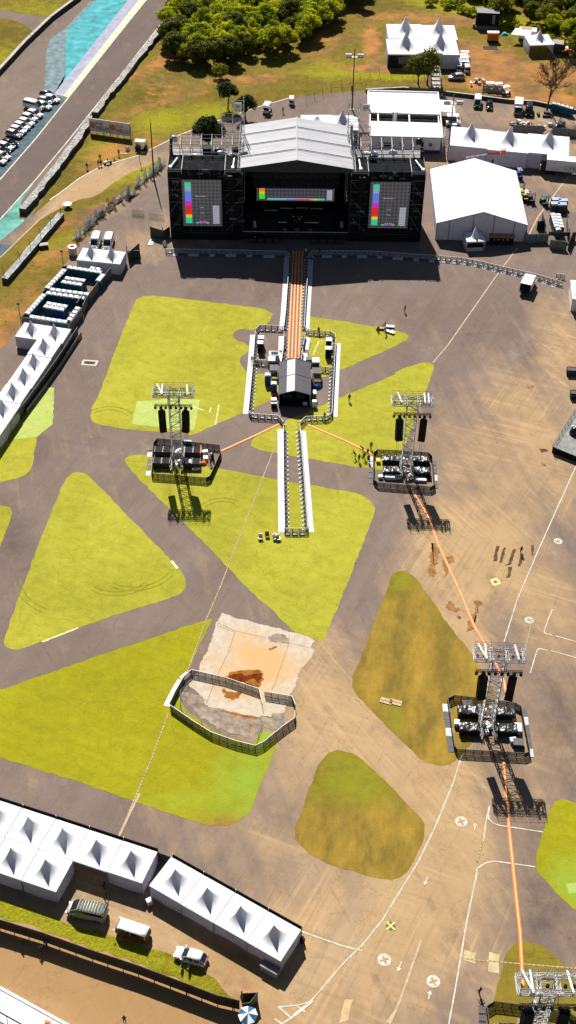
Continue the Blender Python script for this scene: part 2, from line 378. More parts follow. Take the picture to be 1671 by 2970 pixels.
ML3 = grass_material('lower_lawn_turf', (.232, .215, .009), (.170, .162, .007), (.17, .26, .03), ((.16, .115, .02), (.28, .18, .03)))  # turf of the lower lawns, a deeper yellow-green of its own
MPALE = grass_material('pale_turf', (.33, .37, .11), (.24, .30, .07), (.2, .3, .08), ((.1, .08, .01), (.2, .12, .02)))
def hill_material():
    g = G('hill_grass'); p = g.pos()
    big = g.noise(p, .045, 5, .65); mid = g.noise(p, .4, 7, .75); fine = g.noise(p, 2.2, 6, .8)
    v = g.math('ADD', g.math('MULTIPLY', big, .4), g.math('ADD', g.math('MULTIPLY', mid, .35), g.math('MULTIPLY', fine, .3)))
    c = g.mix(g.ramp(v, .42, .62), (.080, .062, .010), (.175, .130, .020))
    br = g.math('ADD', g.attr('bright'), g.ramp(mid, .3, .7, -.3, .3))
    c = g.mix(g.ramp(br, .25, .9, 0, .85), c, g.mix(g.ramp(fine, .35, .65), (.125, .130, .006), (.30, .28, .012)))
    c = g.mix(g.ramp(g.noise(p, .9, 6, .75), .60, .70, 0, .7), c, (.040, .036, .008))
    so_ = g.math('ADD', g.attr('soil'), g.ramp(mid, .3, .7, -.28, .28))
    sc = g.mix(g.ramp(g.noise(p, .12, 5, .6), .35, .65), (.125, .080, .038), (.37, .160, .048))
    sc = g.mix(g.ramp(g.noise(p, 1.4, 5, .7), .56, .70, 0, .6), sc, (.07, .04, .02))
    c = g.mix(g.ramp(so_, .12, .5, 0, .95), c, sc)
    g.b.inputs['Specular IOR Level'].default_value = .05
    return g.done(c, .95, bump=g.math('ADD', fine, g.math('MULTIPLY', mid, 2.)), bs=.8, bd=.3)
MH = hill_material()

# the ground itself: one sheet to the horizon, finely divided where the site is
def axis(a, b, st, outer):
    n = int((b-a)/st); return np.array([-o for o in outer[::-1]]+[a+i*st for i in range(n+1)]+outer)
xs = axis(-110, 110, 1.5, [160, 300, 700, 1600]); ys = np.array([-900., -300, -80, 20]+[55+i*1.5 for i in range(245)]+[460., 560, 800, 2000])
gx, gy = np.meshgrid(xs, ys); nx, ny = len(xs), len(ys)
me = bpy.data.meshes.new('ground')
vs = np.stack([gx.ravel(), gy.ravel(), np.zeros(nx*ny)], 1)
fs = [(j*nx+i, j*nx+i+1, (j+1)*nx+i+1, (j+1)*nx+i) for j in range(ny-1) for i in range(nx-1)]
me.from_pydata(vs.tolist(), [], fs)
ground = finish_sheet('ground', me, 0., ['dust', 'pale', 'dark', 'ochre'], MA)

def S2(*a): return [site(*p) for p in a]
LAWN = ['wear', 'lush']
lawns = [
 (ML, [(392,873),(410,860),(441,857),(560,869),(795,899),(778,942),(749,940),(739,960),(701,953),(672,966),(677,985),(713,996),(726,1007),(714,1026),(701,1031),(696,1050),(705,1070),(732,1085),(754,1083),(773,1089),(807,1092),(807,1152),(778,1164),(730,1185),(614,1236),(558,1265),(540,1257),(376,1247),(276,1230),(263,1215),(263,1200),(270,1174),(286,1151),(317,1063),(348,981)]),
 (ML, [(867,915),(904,918),(1020,935),(1149,959),(1184,970),(1186,980),(1175,991),(1040,1052),(981,1076),(930,1098),(900,1085),(893,1030),(906,985),(868,977)]),
 (ML, [(745,1265),(807,1230),(836,1217),(870,1205),(976,1157),(1140,1089),(1149,1076),(1223,1051),(1249,1051),(1258,1059),(1257,1076),(1238,1128),(1171,1304),(1158,1345),(1142,1362),(1110,1364),(1069,1359),(1000,1350),(900,1330),(805,1315),(760,1308),(728,1295),(728,1283)]),
 (ML, [(363,1331),(369,1324),(395,1319),(428,1320),(638,1359),(762,1384),(900,1406),(1000,1424),(1041,1431),(1072,1448),(1088,1470),(1088,1486),(1050,1580),(1000,1712),(950,1835),(938,1856),(921,1861),(906,1849),(854,1833),(830,1811),(792,1771),(752,1740),(540,1521),(496,1480),(434,1420),(367,1350)]),
 (ML, [(207,1374),(220,1369),(238,1370),(257,1378),(395,1521),(496,1625),(533,1663),(540,1685),(537,1711),(514,1730),(335,1782),(123,1860),(60,1883),(33,1886),(15,1874),(11,1857),(41,1767),(123,1551),(186,1394)]),
 (ML, [(128,1124),(158,1125),(153,1230),(108,1266),(104,1286),(98,1324),(93,1357),(67,1383),(0,1398),(-60,1412),(-60,1300)]),
 (ML, [(-60,1458),(0,1466),(26,1469),(36,1484),(33,1502),(19,1540),(0,1583),(-60,1720)]),
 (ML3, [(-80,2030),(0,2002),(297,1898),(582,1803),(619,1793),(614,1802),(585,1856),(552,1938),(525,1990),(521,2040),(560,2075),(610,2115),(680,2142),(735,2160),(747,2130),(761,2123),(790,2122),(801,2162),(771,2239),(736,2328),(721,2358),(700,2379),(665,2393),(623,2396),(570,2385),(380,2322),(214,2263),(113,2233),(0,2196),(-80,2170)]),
 (ML2, [(1171,1653),(1143,1662),(1132,1681),(1092,1792),(1037,1931),(1019,1972),(1023,1998),(1060,2046),(1207,2192),(1246,2213),(1284,2221),(1309,2213),(1340,2190),(1400,2110),(1440,2040),(1430,1995),(1407,1963),(1370,1898),(1296,1806),(1259,1750),(1204,1671)]),
 (ML2, [(970,2176),(951,2184),(927,2211),(912,2245),(883,2332),(857,2390),(853,2428),(864,2448),(912,2486),(951,2506),(1067,2539),(1115,2552),(1144,2549),(1173,2537),(1207,2486),(1229,2433),(1233,2399),(1222,2375),(1183,2332),(1110,2259),(1057,2206),(1028,2187),(999,2180)]),
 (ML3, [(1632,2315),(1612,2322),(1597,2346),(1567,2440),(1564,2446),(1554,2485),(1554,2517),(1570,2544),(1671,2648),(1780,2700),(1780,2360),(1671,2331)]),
 (ML2, [(1519,2730),(1496,2737),(1475,2755),(1463,2782),(1454,2815),(1430,2898),(1395,3010),(1380,3060),(1740,3060),(1740,2880),(1671,2827),(1638,2800),(1603,2767),(1576,2743),(1546,2731)]),
]
for i, (m, pts) in enumerate(lawns):
    grid_sheet('lawn', S2(*pts), .012+.0005*i, 1.5, LAWN, m)
for pts in ([(128,1124),(158,1125),(153,1230),(108,1266),(40,1275),(60,1240)], [(398,1165),(492,1156),(580,1160),(562,1248),(545,1250),(382,1230)], [(1640,2562),(1690,2556),(1700,2590),(1650,2592)]):
    grid_sheet('lawn', S2(*pts), .024, 1.5, LAWN, MPALE, 0)
# hillside, verge, far fields
def hill(pts, z=.016, st=2.): return grid_sheet('hillside', S2(*pts), z, st, ['soil', 'bright'], MH, 1)
hill([(81,640),(145,580),(174,560),(232,516),(290,484),(406,450),(522,392),(600,362),(680,335),(740,314),(836,286),(943,270),(1069,261),(1282,270),(1373,281),(1551,298),(1671,321),(1900,360),(2000,100),(1900,-250),(700,-260),(557,-18),(470,90),(410,180),(350,260),(278,345),(228,420),(180,500),(120,580)])
hill([(481,455),(348,516),(278,571),(226,578),(116,635),(0,745),(-90,820),(-140,1120),(0,1016),(62,943),(127,842),(185,769),(216,730),(278,641),(383,560),(440,513),(481,470)])
hill([(560,-30),(536,10),(371,215),(203,425),(98,560),(50,630),(64,640),(120,565),(240,405),(400,205),(545,20),(580,-30)], .02)
hill([(-80,55),(0,52),(60,62),(105,98),(70,135),(0,212),(-80,300)])
hill([(-80,25),(0,27),(90,45),(150,48),(205,0),(260,-60),(-80,-60)])

# grass verge above the lower road fence, with a gravelly edge
k6 = crop(0,2300,.3727); k7 = crop(400,2400,.3727)
VG = [(-120,2590),(0,2604),(75,2632),(170,2660),(209,2691),(306,2703),(335,2721),(410,2743),(455,2757),(549,2795),(609,2829),(661,2877),(690,2906),(625,2898),(541,2850),(400,2796),(250,2742),(120,2697),(0,2660),(-120,2630)]
grid_sheet('verge', S2(*VG), .02, 1., ['soil', 'bright'], MH, 1, .3)
# --- race track area
def flat(name, col, var=.2, sc=.5, rough=.8): return pm(name, col, var, sc, rough, spec=.05)
MB_TEAL = pm('runoff_paint', (.055, .235, .27), .35, .35, .9, spec=.05); MB_LAV = pm('runoff_lavender', (.245, .245, .315), .2, .5, .9, spec=.05)
MB_GREY = pm('runoff_grey', (.12, .165, .18), .35, .6, .9, spec=.05); MB_SLATE = pm('runoff_slate', (.060, .088, .105), .35, .5, .9, spec=.05)
MB_MINT = pm('runoff_mint', (.09, .24, .21), .5, .25, .9, spec=.05)
MT['line'] = pm('line', (.42, .385, .33), .3, 1.2, .9, spec=.05); MT['line_tan'] = pm('line_tan', (.34, .26, .18), .25, 1.2, .9, spec=.05)
MTRK = asphalt_material('track_asphalt', (.082, .062, .057), (.105, .079, .072), (.26, .165, .09))
def poly(name, pts, z, mat):
    v = S2(*pts); b = MB(); b.add([(p.x, p.y, 0) for p in v], [tuple(range(len(v)))])
    me = b.mesh(name, [mat])
    if me.polygons[0].normal.z < 0: me.flip_normals()
    return structure(link(name, me, loc=(0, 0, z)))
A1 = crop(0, 0, .5797); A3 = crop(0, 380, .5797)
poly('race_track', [(440,-18),(540,-18),(371,191),(203,402),(98,528),(0,637),(-80,725),(-80,610),(0,519),(122,380),(194,287),(310,146)], .006, MTRK)
poly('runoff_area', [(420,-60),(371,0),(157,272),(172,272),(190,215),(191,116),(197,88),(240,42),(278,3),(330,-60)]+0*[(374,0),(278,3),(240,42),(197,88),(191,116),(188,215),(172,272),(200,240)], .010, MB_TEAL)
poly('runoff_area', [(278,3),(240,42),(197,88),(191,116),(188,215),(172,272),(130,262),(134,150),(147,112),(190,82),(262,3)], .008, MB_GREY)
poly('runoff_area', [(450,-60),(402,0),(184,279),(157,272),(371,0),(420,-60)], .014, MB_LAV)
poly('runoff_area', [(165,280),(192,286),(104,400),(0,519),(-80,615),(-80,560),(0,485),(64,400)], .008, MB_SLATE)
poly('runoff_area', [(102,526),(60,585),(66,635),(72,640),(0,700),(-80,760),(-80,725),(0,637)], .008, MB_MINT)
poly('runoff_area', [(0,707),(40,712),(0,750),(-60,790),(-60,700)], .009, MB_SLATE)
# kerb: yellow and white blocks, all one ribbon
b = MB(); a0, a1 = site(458,-40), site(197,284); w0, w1 = site(434,-40), site(184,279); n = 46
for k in range(n):
    p, q = lerp(a0, a1, k/n), lerp(a0, a1, (k+.93)/n); r, s_ = lerp(w0, w1, k/n), lerp(w0, w1, (k+.93)/n)
    b.quad((p.x,p.y,.05), (r.x,r.y,.05), (s_.x,s_.y,.05), (q.x,q.y,.05), k % 2)
b.quad((a0.x,a0.y,.03), (w0.x,w0.y,.03), (w1.x,w1.y,.03), (a1.x,a1.y,.03), 2)
structure(b.build('track_kerb', [pm('kerb_white', (.46,.48,.44), .15, spec=.05), pm('kerb_yellow', (.46,.42,.20), .15, spec=.05), MB_TEAL]))

# --- painted lines
ZB = [0]
def strip(b, pts, w, z=.03, mi=0, world=False):
    P = pts if world else S2(*pts)
    for a, c in zip(P, P[1:]):
        ZB[0] = (ZB[0]+1) % 9; z0 = z; z = z0+.0006*ZB[0]
        d = Vector((c.x-a.x, c.y-a.y)).normalized(); nn = Vector((-d.y, d.x))*w/2
        e = d*w*.2
        b.quad((a.x+nn.x-e.x,a.y+nn.y-e.y,z), (a.x-nn.x-e.x,a.y-nn.y-e.y,z), (c.x-nn.x+e.x,c.y-nn.y+e.y,z), (c.x+nn.x+e.x,c.y+nn.y+e.y,z), mi)
        z = z0
b = MB()
strip(b, [(536,-18),(371,191),(203,402),(98,528),(0,637),(-60,702)], .32); strip(b, [(430,-10),(194,289),(104,402),(0,521),(-60,590)], .36)
for pts in ([(-60,612),(145,580),(174,560),(232,516),(290,484),(406,449),(522,391),(600,361),(680,334),(740,313),(836,285)],):
    strip(b, pts[1:], .35)
strip(b, [(0,748),(60,690),(116,636),(160,600)], .3, mi=1)
strip(b, [(1671,1352),(1600,1510),(1560,1600),(1500,1740),(1462,1862)], .17); strip(b, [(1340,2190),(1315,2270),(1262,2400),(1213,2500),(1150,2602),(1110,2668),(1050,2742),(1000,2790),(905,2900),(850,2945)], .17)
strip(b, [(1490,1985),(1400,2100)], .12, mi=1)
q = crop(1000,1500,.4631)
for pp in ([(1300,577),(1270,650),(1249,715),(1258,730),(1300,740)], [(1318,743),(1449,780),(1560,805)], [(1163,975),(1185,900),(1205,832),(1220,823),(1270,835)], [(1293,837),(1449,880),(1560,905)]):
    strip(b, [q(*p) for p in pp], .16, world=True)
q = crop(1240,1820,.2974)
for pp in ([(610,1735),(595,1820),(600,1870),(640,1910),(700,1930),(900,1960),(1125,1995)], [(600,1745),(570,1900),(545,2084)]):
    strip(b, [q(*p) for p in pp], .16, world=True)
q = crop(1240,2440,.2974)
for pp in ([(470,385),(485,265),(560,215),(645,195),(720,203),(1050,250)],):
    strip(b, [q(*p) for p in pp], .18, world=True)
strip(b, [q(*p) for p in [(485,270),(460,420),(420,600),(380,800),(330,1100),(270,1450),(205,1800)]], .17, world=True)
q = crop(700,2100,.4831)
for pp in ([(360,1245),(470,1285),(600,1330),(725,1362)], [(225,1700),(330,1690),(430,1665)], [(225,1700),(300,1765)], [(330,1690),(380,1725)], [(200,1770),(245,1801)], [(245,1800),(330,1745),(430,1665)]):
    strip(b, [q(*p) for p in pp], .2, world=True)
strip(b, [q(*p) for p in [(1080,1300),(1030,1440),(960,1640),(890,1801)]], .3, mi=1, world=True)
strip(b, [q(*p) for p in [(960,1640),(930,1720),(875,1790)]], .3, mi=1, world=True)
strip(b, [(1500,720),(1440,800),(1370,900),(1300,1000),(1256,1052)], .26, mi=1); strip(b, [(1671,480),(1560,630),(1530,690)], .34, mi=1)
# white discs with a cross, and arrows
def disc(px, py, r=.85):
    c = site(px, py)
    b.add([(c.x+r*math.cos(2*PI*i/20), c.y+r*math.sin(2*PI*i/20), .03) for i in range(20)], [tuple(range(20))])
    for a in (.35, .35+PI/2):
        d = Vector((math.cos(a), math.sin(a)))*r*.6; strip(b, [Vector((c.x-d.x, c.y-d.y, 0)), Vector((c.x+d.x, c.y+d.y, 0))], r*.36, .036, 2, True)
def arrow(p, q_):
    a, c = site(*p), site(*q_); d = (c-a).normalized(); nn = Vector((-d.y, d.x, 0)); m = c-d*.55
    strip(b, [a, m], .16, .04, world=True); b.add([(m+nn*.32+Vector((0,0,.03))), (m-nn*.32+Vector((0,0,.03))), (c+Vector((0,0,.03)))], [(0,1,2)])
for p in ((1338,2383,.85),(1115,2784,.85),(1257,2847,.85),(1619,1570,.72),(1535,1799,.72)): disc(*p)
arrow((1376,2408),(1380,2386)); arrow((1240,2544),(1231,2568)); arrow((1165,2790),(1153,2818)); arrow((1243,2898),(1249,2872))
strip(b, [(405,2302),(345,2425)], .3, mi=1)
structure(b.build('painted_markings', ['line', 'line_tan', pm('cross_tan', (.30,.18,.09), .2, spec=.05)]))
# drain channels: slotted pale strips
b = MB()
def drain(pts, w=.22):
    P = S2(*pts)
    for a, c in zip(P, P[1:]):
        L = (c-a).length; n = max(1, int(L/.55))
        strip(b, [a, c], w, .026, 1, True)
        for k in range(n):
            strip(b, [lerp(a, c, k/n), lerp(a, c, (k+.62)/n)], w*.8, .031, 0, True)
drain([(800,1290),(690,1570),(640,1700),(593,1810),(528,1992)]); drain([(488,2070),(440,2200),(345,2425)]); drain([(1345,2780),(1385,2785),(1450,2790),(1530,2797),(1640,2806),(1720,2812)]); drain([(1520,1900),(1550,1770)], .25); drain([(1400,2440),(1384,2500)], .25)
structure(b.build('drain_channel', [pm('drain_concrete', (.30,.235,.13), .3, spec=.05), pm('drain_slot', (.15,.12,.07), .3, spec=.05)]))

# --- concrete pad with puddle, patches, stains
def jag(pts, amt, seg=1.2, seed=1):
    rr = random.Random(seed); P = S2(*pts); out = []
    for a, c in zip(P, P[1:]+P[:1]):
        n = max(1, int((c-a).length/(seg*.35))); wx = wy = 0.
        for k in range(n):
            wx = wx*.7+rr.uniform(-amt, amt)*.55; wy = wy*.7+rr.uniform(-amt, amt)*.55
            p = lerp(a, c, k/n); out.append((p.x+wx+rr.uniform(-amt, amt)*.2, p.y+wy+rr.uniform(-amt, amt)*.2))
    return out
def patch(name, pts, z, mat, amt=.25, seg=.9, seed=1):
    P = jag(pts, amt, seg, seed); bb = MB(); bb.add([(x, y, 0) for x, y in P], [tuple(range(len(P)))]); me = bb.mesh(name, [mat])
    if me.polygons[0].normal.z < 0: me.flip_normals()
    return structure(link(name, me, loc=(0,0,z)))
g = G('concrete_pad'); p = g.pos()
n1 = g.noise(p, .12, 6, .65); n2 = g.noise(p, .9, 6, .7)
cp_ = g.mix(g.ramp(n2, .35, .7), (.30, .25, .19), (.42, .362, .295))
cc = g.n('VectorMath', {0: p, 1: tuple(site(735,1935))}, operation='DISTANCE').outputs['Value']
cp_ = g.mix(g.ramp(g.math('ADD', g.ramp(cc, 2.5, 11., 1., 0.), g.ramp(n1, .3, .7, -.45, .45)), .3, 1., 0, .8), cp_, (.40, .235, .09))
g.b.inputs['Specular IOR Level'].default_value = .08
MPAD = g.done(cp_, .85, bump=n2, bs=.3, bd=.05)
C4 = crop(440,1740,.3451)
def px4(L): return [(440+x*.3451, 1740+y*.3451) for x, y in L]
patch('concrete_pad', px4([(590,112),(640,120),(740,165),(830,180),(1000,230),(1100,245),(1180,275),(1320,310),(1370,345),(1340,405),(1365,420),(1340,490),(1260,570),(1230,650),(1190,760),(1160,800),(1120,900),(1110,950),(1030,950),(1010,985),(930,975),(900,1000),(500,905),(440,880),(400,800),(310,725),(310,690),(350,660),(390,590),(460,440),(520,280),(560,160)]), .030, MPAD, .22)
MRUB = pm('rubble', (.20, .158, .122), .45, .8, .95, bump=.4, spec=.05); MRUST = pm('rust_mud', (.20, .075, .014), .5, .8, .9, spec=.05); MWET = pm('muddy_water', (.095, .020, .003), .4, 1., .9, spec=.03); MSTAIN = pm('oil_stain', (.080, .045, .022), .4, 1., .9, spec=.04); MSTAIN2 = pm('mud_stain', (.20, .10, .036), .4, 1., .9, spec=.04)
patch('rubble', px4([(245,770),(300,770),(400,800),(440,880),(500,905),(900,1000),(925,1010),(915,1060),(860,1180),(780,1150),(560,1085),(410,985),(300,880),(255,830)]), .034, MRUB, .35)
patch('rubble', px4([(930,985),(1010,985),(1030,950),(1110,950),(1140,1000),(1100,1060),(1010,1105),(930,1060)]), .034, MRUB, .3)
patch('mud_patch', px4([(620,650),(680,600),(760,600),(830,585),(930,605),(955,660),(930,710),(900,740),(800,700),(700,690)]), .037, MRUST, .4, .6)
patch('puddle', px4([(640,650),(700,620),(760,625),(790,640),(850,625),(930,620),(935,660),(900,700),(860,660),(790,690),(700,690)]), .041, MWET, .2, .5)
patch('mud_patch', px4([(610,750),(680,770),(750,780),(740,820),(680,850),(620,830)]), .037, MRUST, .4, .6)
patch('mud_patch', px4([(560,920),(700,950),(900,990),(890,1005),(760,985),(580,935)]), .039, MRUST, .2, .6)
patch('mud_patch', px4([(820,1040),(850,1050),(835,1110),(810,1130)]), .039, MSTAIN2, .2, .6)
patch('mud_patch', px4([(975,310),(1060,280),(1160,330),(1150,375),(1000,350)]), .035, MRUB, .3, .6)
patch('mud_patch', px4([(985,410),(1055,385),(1050,400),(1000,430)]), .036, MRUST, .2, .5)
b = MB()
for L in ([(705,260),(640,450),(550,640),(460,870)], [(560,195),(700,260),(1340,405)], [(1160,290),(1150,380),(1060,640),(1010,760)], [(560,195),(552,215),(690,270)]):
    strip(b, [C4(*p_) for p_ in L], .1, .036, 0, True)
structure(b.build('pad_joints', pm('pad_joint', (.2,.15,.10), .3, spec=.05)))
def px1(L): return [(1000+x*.4631, 1500+y*.4631) for x, y in L]
for i, L in enumerate([[(950,180),(970,180),(950,275),(930,275)], [(995,192),(1010,190),(985,285),(970,285)], [(1055,200),(1072,205),(1035,300),(1000,303),(1025,290)], [(1105,225),(1120,230),(1100,310),(1085,305)], [(1170,175),(1182,170),(1182,240),(1172,240)], [(1020,315),(1050,310),(1035,380),(1010,380),(1025,350)]]):
    patch('oil_stain', px1(L), .03, MSTAIN, .13, .5, i)
for i, L in enumerate([[(640,560),(660,520),(685,540),(730,580),(700,585),(640,580)], [(820,520),(850,530),(820,640),(800,710),(770,715),(790,640)], [(540,160),(600,200),(560,380),(530,370)], [(620,250),(690,250),(650,340),(620,380)], [(705,620),(725,625),(720,640),(705,638)]]):
    patch('mud_stain', px1(L), .03, MSTAIN2, .5, .6, i+9)
patch('oil_stain', [(1563,1300),(1585,1302),(1590,1310),(1570,1312)], .03, MSTAIN, .2, .5); patch('oil_stain', [(1570,1342),(1586,1346),(1584,1354),(1572,1352)], .03, MSTAIN2, .2, .5)
patch('oil_stain', [(1530,1120),(1548,1118),(1545,1126),(1534,1128)], .03, MSTAIN2, .2, .5)
for L in ([(1348,2756),(1381,2763),(1380,2796),(1343,2786)], [(1419,2762),(1451,2768),(1446,2825),(1416,2818)]):
    patch('concrete_patch', L, .022, pm('pale_patch', (.36,.29,.16), .2, 1, spec=.05), .1)
patch('concrete_patch', [(1000,2900),(1024,2898),(1010,2960),(985,2968)], .022, pm('pale_patch', (.36,.26,.13), .2, 1, spec=.05), .1)
# manhole frames
def manhole(L, mat, inner):
    P = S2(*L); c = sum(P, Vector())/4; bb = MB()
    for a, d in zip(P, P[1:]+P[:1]): strip(bb, [a, d], .45, .03, 0, True)
    bb.add([(v.x, v.y, .026) for v in P], [(0,1,2,3)], 1)
    structure(bb.build('manhole', [mat, inner]))
manhole([(243,1045),(283,1048),(276,1060),(239,1057)], pm('pale_frame', (.30,.27,.25)), MSTAIN)
manhole([(1441,1679),(1449,1692),(1433,1697),(1425,1684)], pm('pale_frame', (.42,.40,.12)), MSTAIN2)
# chevron tyre arcs and bare lines on the turf
b = MB()
def arc(px, py, r, a0, a1, w=.12, dup2=.9, z=.031):
    c = site(px, py)
    for rr in ((r, r+dup2) if dup2 else (r,)):
        P = [Vector((c.x+rr*math.cos(R(a)), c.y+rr*math.sin(R(a)), 0)) for a in np.linspace(a0, a1, 22)]
        strip(b, P, w, z, 0, True)
for a in ((312,1232,4.5,40,130),(345,1640,6,235,320),(395,1620,6.5,240,330),(220,1660,9,190,250),(645,1500,4,60,140)): arc(*a)
structure(b.build('tyre_tracks', pm('crushed_turf', (.165,.158,.012), .3, spec=.03, rough=.95)))
b = MB()
for L in ([(540,1215),(700,1165)][:0], [(635,1175),(625,1232)], [(560,1180),(590,1190)], [(1140,952),(1136,970)], [(612,1183),(608,1197)], [(925,990),(908,1030)]): strip(b, L, .25, .033) if L else None
strip(b, [(123,1862),(200,1832),(225,1822)], .35, .033); strip(b, [(498,1628),(514,1648)], .5, .033)
structure(b.build('bare_strip', pm('bare_strip', (.42,.38,.22), .3, spec=.05)))
# ================================================================== main stage
SA = Vector((-27.07, 253.64, 0)); SR = R(.58)
def stg(u, w, z=0.): return Vector((SA.x+u*math.cos(SR)-w*math.sin(SR), SA.y+u*math.sin(SR)+w*math.cos(SR), z))
def on_stage(name, label, cat, u, w, z, group=None, rz=0.): return thing(name, label, cat, stg(u, w, z), SR+rz, group)
def text_mesh(s, size, ext=.01):
    cu = bpy.data.curves.new('lettering', 'FONT'); cu.body = s; cu.size = size; cu.extrude = ext; cu.resolution_u = 2
    o = bpy.data.objects.new('lettering', cu); COL.objects.link(o)
    bpy.context.view_layer.update()
    me = bpy.data.meshes.new_from_object(o.evaluated_get(bpy.context.evaluated_depsgraph_get()))
    bpy.data.objects.remove(o); return me
MT['mesh_black'] = pm('mesh_black', (.009, .010, .012), .6, .9, .9, bump=.6, spec=.03)
MT['gable_grey'] = pm('gable_grey', (.045, .05, .056), .2, 3, .9, spec=.03)
g = G('stage_roof_fabric'); p = g.obj()
c = g.mix(g.ramp(g.noise(p, .5, 5, .6, st=(.3, 2.5, 1)), .3, .7), (.25, .25, .27), (.34, .34, .365))
g.b.inputs['Specular IOR Level'].default_value = .06
MT['stage_roof'] = g.done(c, .6, bump=g.noise(p, 1., 3, .5, st=(.2, 3, 1)), bs=.3, bd=.1)
st = on_stage('main_stage', 'big concert stage with pale gabled roof and black deck between two screen towers', 'stage', 27.75, 0, 0)
# deck
b = MB(); b.bx(-11.8, 11.8, 0, 18, 1.75, 2.05); b.build('deck', 'black', st)
b = MB(); b.bx(-11.7, 11.7, -.06, .0, 1.98, 2.09); b.build('deck_edge', pm('edge_strip', (.5,.5,.5), .2), st)
b = MB(); b.bx(-11.6, 11.6, .15, .25, 0, 1.75)
for k in range(12): b.bx(-11.6+k*2.1, -11.5+k*2.1, .05, .15, 0, 1.75)
b.build('front_fascia', 'black_cloth', st)
# roof: four bays either side of the ridge, dark slots between
HX, ZE, ZR, DW = 12.05, 17.65, 19.65, 20.6
for sx in (-1, 1):
    for k in range(4):
        b = MB(); y0, y1 = -.3+k*DW/4, -.3+(k+1)*DW/4-.75; sag = .28
        n = 6; top = []; 
        for i in range(n+1):
            t = i/n; x = sx*HX*(1-t); row = []
            for y, dz in ((y0, .0), ((y0+y1)/2, -.06), (y1, .0)): row.append((x, y, lerp(ZE, ZR, t)+dz-.12*math.sin(PI*t)*0))
            top.append(row)
        for i in range(n):
            for j in range(2):
                q = [top[i][j], top[i+1][j], top[i+1][j+1], top[i][j+1]]
                if sx > 0: q = q[::-1]
                b.add(q+[(x, y, z-.08) for x, y, z in q], [(0,1,2,3), (7,6,5,4), (0,4,5,1), (1,5,6,2), (2,6,7,3), (3,7,4,0)])
        b.build('roof_panel', 'stage_roof', st)
        if k < 3:
            b = MB(); b.add([(sx*HX, y1-.35, ZE-.13), (0, y1-.35, ZR-.13), (0, y1+1.1, ZR-.13), (sx*HX, y1+1.1, ZE-.13)], [(0,1,2,3) if sx < 0 else (3,2,1,0)])
            b.build('roof_gutter', 'gable_grey', st)
            b = MB(); b.add([(sx*HX, y1+.27, ZE-.02), (0, y1+.27, ZR-.02), (0, y1+.48, ZR-.02), (sx*HX, y1+.48, ZE-.02)], [(0,1,2,3) if sx < 0 else (3,2,1,0)]); b.build('roof_joint_bar', 'stage_roof', st)
b = MB(); b.bx(-.12, .12, -.32, DW-.7, ZR-.02, ZR+.06); b.build('ridge_cap', 'stage_roof', st)
b = MB()
for y in (-.28, -.14): b.add([(-HX, y, ZE-.12), (HX, y, ZE-.12), (HX, y, ZE-.95), (-HX, y, ZE-.95), (0, y, ZR-.12)], [(0,3,2,1,4)])
b.build('gable_valance', 'gable_grey', st)
for sx in (-1, 1):
    b = MB(); b.lattice((sx*12.4, -.2, 17.2), (sx*12.4, 20, 17.2), .5, .6, .05, 1.2); b.build('roof_side_truss', 'light_steel', st)
    for y in (.4, 6.5, 13., 19.5):
        b = MB(); b.lattice((sx*12.25, y, 0), (sx*12.25, y, 17), .6, .6, .05, 1.2); b.build('roof_leg', 'dark_steel', st)
    b = MB(); b.bx(sx*12.0-.03, sx*12.0+.03, 2., 20, 2.05, 16.8); b.build('side_drape', 'black_cloth', st)
b = MB(); b.bx(-11.9, 11.9, 17.6, 17.7, 0, 17.); b.build('back_drape', 'black_cloth', st)

# ---- test patterns
EM = {k: emit('lit_'+k, v, s) for k, v, s in (('green', (.03,.62,.30), .45), ('cyan', (.22,.45,.62), .4), ('blue', (.12,.20,.72), .45), ('magenta', (.62,.02,.62), .45), ('red', (.72,.02,.02), .45), ('orange', (.85,.25,.01), .45), ('yellow', (.75,.62,.02), .45), ('lime', (.05,.80,.04), .45), ('white', (.40,.40,.46), .42), ('line', (.11,.11,.13), .4))}
g = G('lit_check'); p = g.obj()
r45 = g.n('VectorRotate', {'Vector': p, 'Angle': R(45)}, rotation_type='Y_AXIS').outputs[0]
ck = g.n('TexChecker', {'Vector': g.n('Mapping', {'Vector': r45, 'Scale': (1, .001, 1)}).outputs[0], 'Scale': 1.7, 'Color1': (.016,.016,.019,1), 'Color2': (.034,.033,.038,1)}).outputs[0]
g.done((.01,.01,.012), .35); g.t.links.new(ck, g.b.inputs['Emission Color']); g.b.inputs['Emission Strength'].default_value = 1.
EM['check'] = g.m
EK = list(EM); EI = {k: i for i, k in enumerate(EK)}; EMATS = [EM[k] for k in EK]
def led_rect(b, x0, x1, z0, z1, k, y=-.012): b.add([(x0,y,z0),(x1,y,z0),(x1,y,z1),(x0,y,z1)], [(0,1,2,3)], EI[k])
def led_line(b, P, w, k='line', y=-.016):
    for (x0, z0), (x1, z1) in zip(P, P[1:]):
        d = Vector((x1-x0, z1-z0)).normalized(); n = Vector((-d.y, d.x))*w/2
        b.add([(x0+n.x,y,z0+n.y),(x0-n.x,y,z0-n.y),(x1-n.x,y,z1-n.y),(x1+n.x,y,z1+n.y)], [(3,2,1,0)], EI[k])
